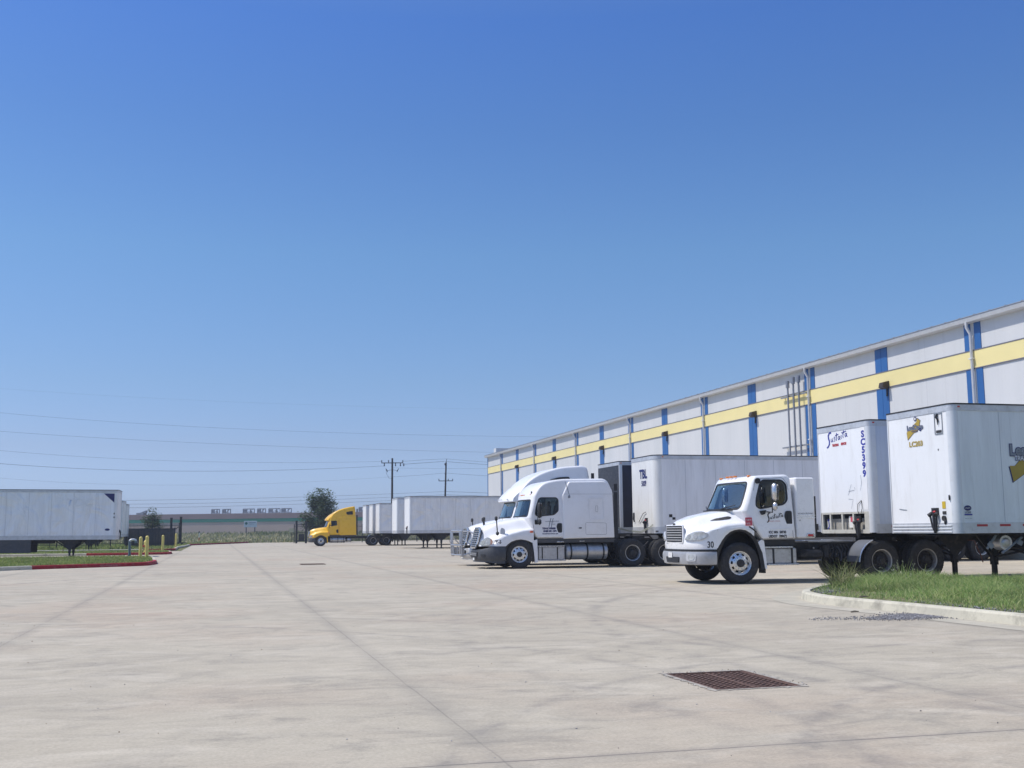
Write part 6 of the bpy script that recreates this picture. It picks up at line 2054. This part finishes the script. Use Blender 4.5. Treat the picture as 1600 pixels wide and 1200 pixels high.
# ================================================================== TRAILERS
def make_trailer(style, label, sidem, frontm, group=None, L=16.15, W_=2.59, z0=1.20, z1=4.11, leg_h=None, wheels=True, detail=True, seed=1, skirt=False, nose=0.0, gear=True):
    """origin: ground below the centre of the front face, body extending to -x"""
    root = tag(empty('box_trailer'), label, 'trailer', group)
    hw = W_ / 2
    rf = {'lc': .16, 'sc': .12, 'tbl': .30, 'gray': .03, 'plain': .12}[style]
    plan = [(-L, -hw), (-L, hw)] + [(-rf + rf * math.sin(R(a)), hw - rf + rf * math.cos(R(a))) for a in range(0, 91, 15)] + [(-rf + rf * math.sin(R(a)), -hw + rf - rf * math.cos(R(a))) for a in range(90, -1, -15)]
    zb = z0 + .24; zt = z1 - .16
    zf = zb if style != 'sc' else z0 + .56          # lower edge of the front panel
    # side walls and front wall as separate parts
    for s in (-1, 1):
        mb = MB(); mb.b2(-L + .02, -rf, s * hw - (.03 if s > 0 else 0), s * hw + (0 if s > 0 else .03), zb, zt)
        sw_ = mb.build('side_panel', sidem, root, None)
        mb = MB(); x = -1.25
        while x > -L + .3:
            mb.b2(x - .008, x + .008, s * (hw + .0005), s * (hw + .004), zb + .01, zt - .01); x -= 1.22
        mb.build('panel_seams', GREYSEAM, sw_, None)
    mb = MB(); n0 = 2
    front_pts = plan[2:]
    mb.grid([[(x, y, zf) for x, y in front_pts], [(x, y, zt) for x, y in front_pts]]); mb.grid([[(x - .03, y * .985, zf) for x, y in front_pts], [(x - .03, y * .985, zt) for x, y in front_pts]])
    fw = mb.build('front_wall', frontm, root, 40)
    mb = MB(); mb.b2(-L + .02, -.05, -hw + .04, hw - .04, z0 + .06, z0 + .10); mb.b2(-L, -L + .05, -hw + .03, hw - .03, z0 + .1, z1 - .05); mb.build('floor', FRAME, root, None)
    # rear doors
    mb = MB(); mb.b2(-L - .02, -L - .001, -hw + .08, -.01, z0 + .15, z1 - .15); mb.b2(-L - .02, -L - .001, .01, hw - .08, z0 + .15, z1 - .15)
    for y in (-.7, -.25, .25, .7): mb.cyl((-L - .04, y, z0 + .1), (-L - .04, y, z1 - .1), .018, 6)
    if detail: mb.build('rear_doors', frontm, root, None)
    # roof, rails
    mb = MB(); mb.xy(offset(plan, .02), z1 - .02, z1 - .004); mb.build('roof', ROOFM, root, None)
    def rail(name, za, zb_, m, out=.012):
        po = offset(plan, -out); pi = offset(plan, .04); mb = MB(); n = len(plan)
        r0 = [(x, y, za) for x, y in po]; r1 = [(x, y, zb_) for x, y in po]; r2 = [(x, y, zb_) for x, y in pi]; r3 = [(x, y, za) for x, y in pi]
        mb.grid([q + [q[0]] for q in (r0, r1, r2, r3, r0)]); return mb.build(name, m, root, 40)
    rail('top_rail', zt, z1 - .02, RAILM, .012)
    rail('top_lip', z1 - .0195, z1 + .012, HUB, .02)
    if style == 'sc':
        mb = MB()
        for s in (-1, 1): mb.b2(-L, -.14, s * hw - (.05 if s > 0 else -.0), s * hw + (.012 if s > 0 else .05), z0, zb)
        mb.build('bottom_rail', RAILM, root, None)
    else:
        rail('bottom_rail', z0, zb, RAILM, .012)
        if style == 'lc':
            for z in (z0 + .02, z0 + .09, z0 + .16):
                mb = MB(); mb.b2(.013, .03, -hw + .16, hw - .16, z, z + .035, .005); mb.build('rub_rail', POSTM, root, None)
    # corner posts
    pw = {'lc': .02, 'sc': .10, 'tbl': 0, 'gray': .1, 'plain': .10}[style]
    if pw:
        for s in (-1, 1):
            pts = [(x, y) for x, y in plan[2:] if (y * s > 0)]
            pts = [p for p in pts]
            if s > 0: pp = [(-rf - pw, hw)] + pts
            else: pp = pts + [(-rf - pw, -hw)]
            mb = MB()
            po = []
            for i, p in enumerate(pp):
                a = Vector(pp[max(0, i - 1)]); b = Vector(pp[min(len(pp) - 1, i + 1)]); d = (b - a).normalized(); po.append((p[0] - d.y * -1 * .0 + (d.y * -1) * -.0, p[1]))
            c0 = Vector((-rf - .3, 0))
            ou = [(p[0] + .008 * (1 if i else 0), p[1] + s * .008) for i, p in enumerate(pp)] if s > 0 else [(p[0] + .008, p[1] - .008) for p in pp]
            mb.grid([[(x, y, z0 + .02) for x, y in ou], [(x, y, zt + .02) for x, y in ou]])
            mb.build('corner_post', POSTM, root, 40)
    if style == 'sc':
        # open bay in the nose under the front panel
        mb = MB(); mb.b2(-.16, -.13, -hw + .1, hw - .1, z0 + .06, zf - .17); mb.build('bay_back', mat('bay_grey', (.34, .33, .30), .7, var=.15, dirt=(.15, .13, .1), dirt_amt=.5), root, None)
        mb = MB(); mb.b2(-.06, .0, -hw + .12, hw - .12, zf - .05, zf - .001); mb.b2(-.06, .0, -hw + .12, hw - .12, z0, z0 + .10)
        for y in (-hw + .16, -.72, -.12, .42, hw - .30): mb.b2(-.055, -.002, y - .035, y + .035, z0 + .101, zf - .051)
        mb.b2(-.05, -.001, hw - .27, hw - .12, z0 + .101, zf - .051)
        mb.build('bay_frame', mat('cream_grey_paint', (.52, .51, .46), .6, var=.1, dirt=(.25, .22, .18), dirt_amt=.5), root, None)
        mb = MB(); mb.b2(-.125, -.10, -1.05, -.8, z0 + .14, z0 + .36); mb.build('blue_marked_panel', mat('pale_grey_panel', (.4, .41, .4), .6), root, None)
        strokes('blue_scrawl', [(1, [(.05, .3), (.1, .1), (.0, .02)]), (1, [(.0, .26), (.12, .28), (.2, .25)]), (1, [(.2, .28), (.16, .1), (.24, .02)])], .02, BLUEV, root, (-.095, -1.04, z0 + .09), (0, 1, 0), (0, 0, 1), 1.0)
        mb = MB(); mb.b2(-.12, -.06, .12, .40, z0 + .15, z0 + .45); mb.build('connector_box', PAPER, root, None)
        mb = MB(); mb.b2(-.059, -.055, .20, .34, z0 + .3, z0 + .44); mb.build('red_decal', REDSTK, root, None)
    # gladhands
    gx = .035
    yg = {'lc': .55, 'sc': .72, 'tbl': .42, 'gray': .5, 'plain': .3}[style]; zg = zb + .22 if style != 'sc' else z0 + .32
    if detail:
        mb = MB(); mb.b2(.0, .03, yg - .12, yg + .12, zg - .04, zg + .12); mb.cyl((.03, yg - .1, zg), (.09, yg - .16, zg - .06), .045, 8); mb.cyl((.03, yg + .08, zg), (.09, yg + .12, zg - .05), .045, 8)
        mb.tube([(.06, yg - .14, zg - .03), (.07, yg - .05, zg - .3), (.05, yg, zg - .42)], .022, 6); mb.tube([(.06, yg + .1, zg - .03), (.07, yg + .1, zg - .25), (.05, yg + .03, zg - .42)], .022, 6); mb.tube([(.05, yg, zg + .08), (.08, yg + .03, zg - .1), (.05, yg + .01, zg - .45)], .03, 6)
        mb.build('gladhand_lines', BLACK, root, 40)
        mb = MB(); mb.box((.06, yg + .03, zg + .03), (.05, .09, .05), None, .015); mb.build('red_gladhand', RED, root, 50)
    mb = MB(); mb.box((-rf - .05, hw - .02 if False else hw + .0, z1 - .07), (.08, .03, .05), None, .01); mb.build('clearance_light', RED if style in ('lc', 'sc') else AMBER, root, 40)
    # underframe
    mb = MB()
    for s in (-1, 1): mb.b2(-L + .1, -3.6, s * .5 - .04, s * .5 + .04, z0 - .22, z0 + .05)
    x = -.5
    while x > -L + .4:
        mb.b2(x - .03, x + .03, -hw + .06, hw - .06, z0 - .04, z0 + .06); x -= .6 if detail else 1.8
    mb.b2(-1.5, -.1, -.55, .55, z0 - .06, z0 - .045)
    mb.cyl((-.95, 0, z0 - .15), (-.95, 0, z0 - .05), .045, 10)
    mb.build('underframe', FRAME, root, None)
    if gear:
        lh = leg_h if leg_h is not None else z0
        gxx = -2.62
        for s in (-1, 1):
            mb = MB()
            ys_ = s * .93
            mb.b2(gxx - .07, gxx + .07, ys_ - .07, ys_ + .07, .42 - (0), z0 + .04); mb.b2(gxx - .05, gxx + .05, ys_ - .05, ys_ + .05, z0 - lh + .05 if lh != z0 else .05, .419)
            lg = mb.build('landing_leg', FRAME, root, None)
            zb0 = z0 - lh if lh != z0 else 0
            mb = MB(); mb.b2(gxx - .15, gxx + .15, ys_ - .12, ys_ + .12, zb0, zb0 + .04); mb.build('foot', FRAME, lg, None)
            mb = MB(); mb.add([(gxx - .08, ys_ + s * .05, z0 - .02), (gxx - .75, ys_ + s * .05, z0 - .02), (gxx - .08, ys_ + s * .05, .50), (gxx + .08, ys_ + s * .05, .50), (gxx + .7, ys_ + s * .05, z0 - .02), (gxx + .08, ys_ + s * .05, z0 - .02)], [(0, 1, 2), (3, 4, 5)]) if not detail else None
            if detail:
                mb.tube([(gxx - .85, ys_ * .6, z0 - .05), (gxx, ys_, .62)], .035, 6); mb.tube([(gxx + .75, ys_ * .6, z0 - .05), (gxx, ys_, .62)], .03, 6)
                if style in ('lc', 'plain', 'sc', 'tbl'): mb.add([(gxx - .07, ys_ + s * .071, z0), (gxx - .62, ys_ + s * .071, z0), (gxx - .07, ys_ + s * .071, .62), (gxx + .07, ys_ + s * .071, .62), (gxx + .62, ys_ + s * .071, z0), (gxx + .07, ys_ + s * .071, z0)], [(0, 1, 2, 3, 4, 5)])
            mb.build('gear_brace', FRAME, lg, None)
        mb = MB(); mb.cyl((gxx, -.88, z0 - .35), (gxx, .88, z0 - .35), .035, 8); mb.tube([(gxx, -.88, .6), (gxx, .88, z0 - .3)], .025, 6); mb.tube([(gxx, .88, .6), (gxx, -.88, z0 - .3)], .025, 6); mb.build('cross_shaft', FRAME, root, 40)
        if detail:
            mb = MB(); mb.tube([(gxx - .3, 1.12, z0 - .2), (gxx - .45, 1.18, z0 - .22), (gxx - .52, 1.2, .78), (gxx - .60, 1.2, .62), (gxx - .66, 1.2, .42)], .014, 6); mb.build('crank_handle', mat('rust_brown', (.16, .07, .05), .8), root, 40)
    if wheels:
        for ax in (-12.75, -14.0):
            if detail:
                mb = MB(); mb.cyl((ax, -.9, .505), (ax, .9, .505), .06, 8)
                for s in (-1, 1): mb.b2(ax - .5, ax + .3, s * .5 - .05, s * .5 + .05, .75, z0 - .22)
                mb.build('axle', FRAME, root, None)
            for s in (-1, 1):
                add_wheel(root, DRIVEW, ax, s * 1.13, None, s)
                if detail: add_wheel(root, DRIVEW, ax, s * .80, None, -s)
        for s in (1, -1):
            mb = MB(); mb.b2(-14.75, -14.72, s * 1.25, s * .65, .3, z0); mb.build('mud_flap', BLACK, root, None)
    mb = MB(); mb.b2(-L - .02, -L + .06, -1.15, 1.15, .48, .6); mb.b2(-L, -L + .06, .5, .58, .601, z0); mb.b2(-L, -L + .06, -.58, -.5, .601, z0); mb.build('rear_guard', FRAME, root, None)
    if skirt:
        mb = MB(); mb.b2(-11.5, -4.7, -hw + .02, -hw + .05, .45, z0 - .002); mb.b2(-11.5, -4.7, hw - .05, hw - .02, .45, z0 - .002); mb.build('side_skirt', DARKGREY, root, None)
    # reflective tape
    if detail and style in ('lc', 'sc'):
        for s in (-1, 1):
            x = -.50 if style == 'lc' else -.55
            k = 0
            while x > -L + .6:
                wt_ = .28 if style == 'lc' else .62
                mb = MB(); mb.b2(x - wt_, x, s * (hw + .012) if s > 0 else s * (hw + .012) - .003, s * (hw + .012) + .003 if s > 0 else s * (hw + .012), z0 + .15, z0 + .20)
                mb.build('reflector_tape', TAPER_ if k % 2 == 0 else TAPEW, root, None); x -= .60 if style == 'lc' else .64; k += (2 if style == 'lc' else 1)
    root['hw'] = hw
    del root['hw']
    return root
POSTM = mat('painted_post_metal', (.72, .74, .76), .4, .2, var=.06, scale=1.5, dirt=(.35, .34, .32), dirt_amt=.3)
GREYSEAM = mat('panel_seam_grey', (.52, .54, .57), .6, var=.05)
RAILM = mat('aluminium_rail', (.58, .60, .63), .42, .35, var=.15, dirt=(.2, .18, .16), dirt_amt=.4)
TAPER_ = mat('red_reflective_tape', (.42, .03, .04), .4)
TAPEW = mat('white_reflective_tape', (.6, .6, .6), .4)
SIDE_LC = trailer_side_mat('trailer_side_white_a', (.82, .85, .86), 1.3, .28, .35)
SIDE_SC = trailer_side_mat('trailer_side_bluish', (.62, .68, .78), 4.1, .3, .4)
SIDE_TBL = trailer_side_mat('trailer_side_white_b', (.84, .85, .87), 7.7, .25, .3)
SIDE_L = trailer_side_mat('trailer_side_dented', (.84, .87, .90), 2.2, .3, 1.3)
SIDE_W = trailer_side_mat('trailer_side_scuffed', (.83, .84, .85), 9.4, .35, 1.2)
SIDE_G = mat('black_trailer_side', (.02, .024, .045), .45, var=.2)
FRONTW = mat('trailer_front_white', (.80, .81, .82), .4, var=.04, scale=1.5, dirt=(.45, .43, .38), dirt_amt=.3, streak=True)
FRONTT = mat('trailer_front_cream', (.76, .76, .74), .4, var=.05, scale=1.5, dirt=(.4, .36, .28), dirt_amt=.4, streak=True)
FRONTG = mat('trailer_front_charcoal', (.028, .031, .042), .5, var=.2, scale=3, dirt=(.2, .2, .22), dirt_amt=.4)
# ================================================================== VEHICLES IN PLACE
PI = math.pi
def put(r, a, b_near, hw=1.295, left=False, dz=0.0, ry=0.0):
    """front face at world x=a, side nearest the camera at world y=b_near"""
    r.location = (a, b_near + hw, dz)
    r.rotation_euler = (0, ry, 0 if left else PI)
    return r

m2 = make_day_cab(); put(m2, 10.96, 25.5, 1.22)
scT = make_trailer('sc', 'white trailer lettered SC5399, coupled to the day cab tractor', SIDE_SC, FRONTW, seed=2, gear=True)
put(scT, 16.18, 25.5)
lc = make_trailer('lc', 'largest trailer, white with a mustard arrow logo, parked without a tractor', SIDE_LC, FRONTW, seed=3)
put(lc, 15.93, 21.75)
casc = make_sleeper('mid', 'white mid-roof sleeper tractor with dark bumper, marked T-5', WHITE2); put(casc, 9.05, 38.95, 1.22)
tb = make_trailer('tbl', 'white trailer lettered TBL 5009, coupled to the tractor marked T-5', SIDE_TBL, FRONTT, seed=4); put(tb, 15.75, 39.1)
casc2 = make_sleeper('raised', 'white tall-roof sleeper tractor with silver grille guard, mostly hidden by its neighbour', WHITE2); put(casc2, 9.42, 42.6, 1.22)
gt = make_trailer('gray', 'black sided trailer with charcoal front and bright metal corner frame', SIDE_G, FRONTG, seed=5); put(gt, 15.80, 43.0)
yel = make_sleeper('yellow', 'yellow sleeper tractor with raised roof, far off in the yard', YELLOW); put(yel, 8.75, 111, 1.2)

# trailers behind the yellow truck
G1 = 'white trailers parked far off near the yellow truck'
yt = make_trailer('plain', 'white trailer coupled behind the yellow tractor, nearest of the three side by side', SIDE_W, FRONTW, G1, detail=False, wheels=True); put(yt, 15.35, 109.5)
for k, (a, b, lab) in enumerate(((15.2, 113.2, 'middle one of the three narrow white trailer fronts behind the yellow tractor'), (15.0, 116.9, 'farthest of the three narrow white trailer fronts behind the yellow tractor'))):
    c = copy_tree(yt); put(c, a, b); c['label'] = lab
wt = make_trailer('plain', 'long scuffed white trailer parked between the yellow truck and the sleeper tractors', SIDE_W, FRONTW, G1, detail=True); put(wt, 14.74, 88.0)
w2 = copy_tree(yt); put(w2, 14.3, 91.7); w2['label'] = 'white trailer whose front peeks out left of the long scuffed one'
# left row
G2 = 'trailers parked in a row at the left edge of the yard'
lt1 = make_trailer('plain', 'dented white trailer at the left edge, nearest of its row, with a dark corner triangle', SIDE_L, FRONTW, G2, detail=True, skirt=True, leg_h=1.0)
put(lt1, -5.65, 70.5, left=True, dz=-.17)
lt1.rotation_euler = (0, R(.25), 0)
lt2 = make_trailer('plain', 'second white trailer of the left row, only its grey front showing', SIDE_W, FRONTW, G2, detail=False); put(lt2, -7.35, 97.5, left=True)
lt3 = copy_tree(lt2); put(lt3, -7.85, 108.2, left=True); lt3['label'] = 'farthest white trailer of the left row, its front beside the slatted fence'
for o in (lt2, lt3): o.location.z = -.08

# ---- lettering on the trailers
def on_front(root, x=.012):
    return dict(parent=root, right=(0, 1, 0), up=(0, 0, 1))
x0 = .006
# SC trailer
strokes('front_lettering', SUSTAITA, .014, BLUEV, scT, (x0, -.72, 3.53), (0, 1, 0), (0, 0, 1), (.47, .37))
lettering('lettering', 'TRUCKING', .085, REDV, scT, (x0, -.44, 3.54), (0, 1, 0), (0, 0, 1), bold=.006, sx=.75); lettering('lettering', 'SERVICES', .085, REDV, scT, (x0, .0, 3.55), (0, 1, 0), (0, 0, 1), bold=.006, sx=.75)
for k, ch in enumerate('SC5399'):
    lettering('trailer_number', ch, .235, BLUEV, scT, (.0105, 1.07, 3.68 - k * .205), (0, 1, 0), (0, 0, 1), bold=.011, align='CENTER', sx=1.3)
mb = MB(); mb.b2(.002, .008, .96, 1.172, 1.80, 3.94); mb.build('number_panel', WHITEV, scT, None)
strokes('pen_marks', [(1, [(0, 0), (.16, .28)]), (1, [(.02, .1), (.3, .12)]), (1, [(.3, .2), (.34, .14)]), (1, [(.0, -.1), (.22, -.12), (.12, -.36)]), (1, [(.62, .5), (.66, .3), (.58, .1)])], .006, GREYV, scT, (x0, .25, 2.2), (0, 1, 0), (0, 0, 1))
mb = MB(); mb.tube([(.01, .86, 2.05), (.03, .72, 1.95), (.03, .70, 1.78), (.02, .80, 1.6)], .008, 5); mb.tube([(.01, .86, 2.05), (.03, .92, 1.85), (.03, .80, 1.6)], .008, 5); mb.build('hanging_cable', BLACK, scT, 40)
# LC trailer: logo on the front
def poly_yz(name, pts, m, parent, x, o, s):
    mb = MB(); mb.add([(x, o[0] + p[0] * s, o[1] + p[1] * s) for p in pts], [tuple(range(len(pts)))]); return mb.build(name, m, parent, None, fix=False)
ARROW0 = [(0.02, .36), (.10, .42), (.22, .42), (.34, .62), (.58, .80), (.62, .97), (.78, .82), (.74, .74), (.72, .60), (.64, .44), (.60, .34), (.40, .30), (.06, .0)]
ARROW = [(p[0] * 1.45, p[1]) for p in ARROW0]
poly_yz('logo_arrow', [(p[0] * 1.04 - .02, p[1] * 1.05 - .025) for p in ARROW], NAVY, lc, .0065, (-.40, 3.41), .50)
poly_yz('logo_arrow', ARROW, GOLDV, lc, .009, (-.40, 3.41), .50)
lettering('logo_lettering', 'LeadCargo', .155, NAVY, lc, (.010, -.37, 3.63), (0, 1, 0), (0, 0, 1), bold=.014, sx=.92)
lettering('logo_lettering', 'LeadCargo', .155, GREYV, lc, (.0112, -.37, 3.63), (0, 1, 0), (0, 0, 1), bold=.003, sx=.92)
lettering('logo_lettering', 'TRANSPORT', .045, NAVY, lc, (.010, -.2, 3.575), (0, 1, 0), (0, 0, 1), bold=.002)
lettering('trailer_number', 'LC203', .165, GOLDV, lc, (.009, -.32, 3.24), (0, 1, 0), (0, 0, 1), bold=.006, sx=1.22)
mb = MB(); mb.cyl((.006, -.03, 3.885), (.010, -.03, 3.885), .056, 18); rd = mb.build('round_badge', NAVY, lc, None)
mb = MB(); mb.cyl((.010, -.03, 3.885), (.012, -.03, 3.885), .032, 18); mb.build('badge_centre', PAPER, rd, None)
mb = MB()
for a, b, c, d in ((.70, .715, 3.45, 3.93), (.975, .99, 3.45, 3.93), (.7155, .9745, 3.45, 3.465), (.7155, .9745, 3.915, 3.93)): mb.b2(.002, .016, a, b, c, d)
mb.build('document_holder_frame', GREYV, lc, None)
mb = MB(); mb.b2(.002, .012, .75, .94, 3.48, 3.54); mb.build('vent_slots', HUB, lc, None)
mb = MB(); mb.tube([(.02, .83, 3.92), (.04, .81, 3.84), (.03, .85, 3.78), (.02, .83, 3.66)], [.02, .03, .022, .006], 6); mb.build('hanging_strap', BLACK, lc, 40)
mb = MB(); mb.b2(.002, .008, .81, .93, 1.76, 1.92); mb.build('yellow_decal', mat('decal_yellow', (.6, .42, .03), .5), lc, None)
mb = MB(); mb.b2(.002, .010, .81, .94, 1.63, 1.70); mb.build('data_plate', HUB, lc, None)
mb = MB(); mb.cyl((0, .88, 1.54), (.05, .88, 1.54), .06, 12); mb.box((.03, .92, 1.46), (.05, .06, .12), None, .02); mb.build('electrical_socket', HUB, lc, 40)
mb = MB(); mb.box((.02, 1.1, 2.0), (.03, .04, .12), None, .01); mb.build('corner_clip', HUB, lc, 40)
mb = MB(); mb.box((.004, .78, 3.10), (.008, .03, .04), None, .003); mb.build('rivet_mark', HUB, lc, None)
for (y, z, l) in ((-.85, 1.78, .3),):
    strokes('scratch', [(1, [(0, 0), (l * .5, -.02), (l, -.03)])], .012, GREYV, lc, (.006, y, z), (0, 1, 0), (0, 0, 1))
# side logo
hw = 1.295
def on_side(parent, name, pts, m, x, z, s, d):
    mb = MB(); mb.add([(x - p[0] * s, hw + d, z + p[1] * s) for p in pts], [tuple(range(len(pts)))]); return mb.build(name, m, parent, None, fix=False)
SA = [(0, .34), (.20, .32), (.48, .62), (1.2, .95), (1.9, 1.5), (1.95, 1.1), (1.6, .75), (.75, .12), (.12, -.22)]
SA = [(0, .36), (.14, .36), (.36, .56), (.85, .80), (1.35, 1.22), (1.55, 1.05), (1.3, .75), (.9, .5), (.55, .28), (.08, 0)]
on_side(lc, 'side_logo_arrow', [(p[0] * 1.03 - .03, p[1] * 1.04 - .03) for p in SA], NAVY, -1.46, 2.35, 1.0, .006)
on_side(lc, 'side_logo_arrow', SA, GOLDV, -1.46, 2.35, 1.0, .009)
lettering('side_lettering', 'LeadCargo', .34, NAVY, lc, (-1.48, hw + .012, 2.955), (-1, 0, 0), (0, 0, 1), bold=.030, sx=.95)
lettering('side_lettering', 'LeadCargo', .34, GREYV, lc, (-1.48, hw + .014, 2.955), (-1, 0, 0), (0, 0, 1), bold=.012, sx=.95)
lettering('side_lettering', 'TRANSPORT', .15, NAVY, lc, (-1.60, hw + .016, 2.835), (-1, 0, 0), (0, 0, 1), bold=.014, sx=.85)
lettering('side_lettering', 'TRANSPORT', .15, WHITEV, lc, (-1.60, hw + .018, 2.835), (-1, 0, 0), (0, 0, 1), bold=.003, sx=.85)
mb = MB(); pts = [(-.29 - .095 * math.cos(t * PI / 12), 1.76 + .06 * math.sin(t * PI / 12)) for t in range(24)]; mb.add([(x, hw + .010, z) for x, z in pts], [tuple(range(24))]); mb.build('oval_badge', NAVY, lc, None, fix=False)
lettering('badge_lettering', 'UTILITY', .05, WHITEV, lc, (-.225, hw + .013, 1.742), (-1, 0, 0), (0, 0, 1), sx=.75)
lettering('lettering', 'LC203', .06, GREYV, lc, (-.21, hw + .010, 1.645), (-1, 0, 0), (0, 0, 1), bold=.004)
mb = MB(); mb.b2(-.40, -.20, hw + .009, hw + .011, 1.60, 1.63); mb.build('blue_stripe_decal', BLUEV, lc, None)
lettering('lettering', 'MAX 65 MPH', .03, GREYV, lc, (-.21, hw + .010, 1.52), (-1, 0, 0), (0, 0, 1))
# round air reservoir and braces hanging under the nose
mb = MB(); mb.cyl((-1.45, .75, .98), (-1.45, 1.02, .98), .17, 20); mb.lathe([(.12, 0), (.09, .02), (.05, .03), (.001, .03)], 16, (-1.45, 1.021, .98), 'Y'); mb.build('air_reservoir', ALU2, lc, 40)
mb = MB(); mb.tube([(-1.0, .95, .85), (-1.25, .95, 1.15)], .03, 6); mb.tube([(-1.35, 1.0, .75), (-1.9, 1.0, 1.1)], .03, 6); mb.box((-1.08, .98, .93), (.12, .03, .16), Matrix.Rotation(R(40), 4, 'Y'), .01); mb.box((-1.82, 1.03, .98), (.14, .03, .12), Matrix.Rotation(R(-30), 4, 'Y'), .01); mb.build('hanger_brackets', GREYV, lc, 40)
# TBL
lettering('trailer_number', 'TBL', .46, NAVY, tb, (.006, -.20, 3.29), (0, 1, 0), (0, 0, 1), bold=.022, sx=1.0)
lettering('trailer_number', '5009', .28, NAVY, tb, (.006, -.02, 2.99), (0, 1, 0), (0, 0, 1), bold=.010, sx=.9)
mb = MB(); mb.b2(-.68, -.55, hw + .001, hw + .006, 1.79, 1.90); mb.b2(-.80, -.681, hw + .001, hw + .006, 1.70, 1.79); mb.build('black_squares_decal', BLACKV, tb, None)
lettering('lettering', 'TBL TRANSPORT', .07, BLACKV, tb, (-.36, hw + .006, 1.44), (-1, 0, 0), (0, 0, 1))
mb = MB(); mb.tube([(.03, -.85, 2.0), (.04, -.85, 1.75), (.03, -.8, 1.65)], .03, 6); mb.tube([(.03, .42, 2.0), (.05, .2, 1.95), (.05, -.1, 1.75), (.03, -.3, 1.62)], .012, 5); mb.build('loose_cable', HUB, tb, 40)
# left trailer
on_side_l = lambda name, pts, m, d: None
mb = MB(); mb.add([(-.22, -hw - .006, 3.90), (-.82, -hw - .006, 3.90), (-.22, -hw - .006, 3.36)], [(0, 1, 2)]); mb.build('corner_patch', NAVY, lt1, None, fix=False)
GH = mat('ghost_lettering', (.76, .79, .82), .5, var=.08)
lettering('ghost_lettering', 'TDC', .62, GH, lt1, (-2.95, -hw - .012, 3.15), (1, 0, 0), (0, 0, 1), bold=.008, sx=1.2, shear=.2)
mb = MB(); pts = [(-.55 + .14 * math.cos(t * PI / 12), 1.78 + .07 * math.sin(t * PI / 12)) for t in range(24)]; mb.add([(x, -hw - .006, z) for x, z in pts], [tuple(range(24))]); mb.build('oval_badge', NAVY, lt1, None, fix=False)
for z in (2.5, 2.72):
    mb = MB(); mb.box((-.2, -hw - .012, z), (.06, .02, .09), None, .008); mb.build('post_mark', HUB, lt1, None)
for (x, z, l) in ((-3.9, 2.25, .9), (-2.7, 2.22, .5), (-5.2, 3.0, .3)):
    strokes('scratch', [(1, [(0, 0), (l * .5, .03), (l, .0)])], .02, GH, lt1, (x, -hw - .005, z), (1, 0, 0), (0, 0, 1))

# ================================================================== HAZE
hm = bpy.data.materials.new('haze_air')
hm.use_nodes = True
ht = hm.node_tree
ht.nodes.clear()
ho = ht.nodes.new('ShaderNodeOutputMaterial')
hv = ht.nodes.new('ShaderNodeVolumePrincipled')
hv.inputs['Density'].default_value = 0.0005
hv.inputs['Color'].default_value = (0.80, 0.87, 1.0, 1)
ht.links.new(hv.outputs[0], ho.inputs['Volume'])
mb = MB()
mb.b2(-1110, 1110, -510, 1310, -1.5, 22)
tag(mb.build('haze', hm, None, None), kind='stuff')
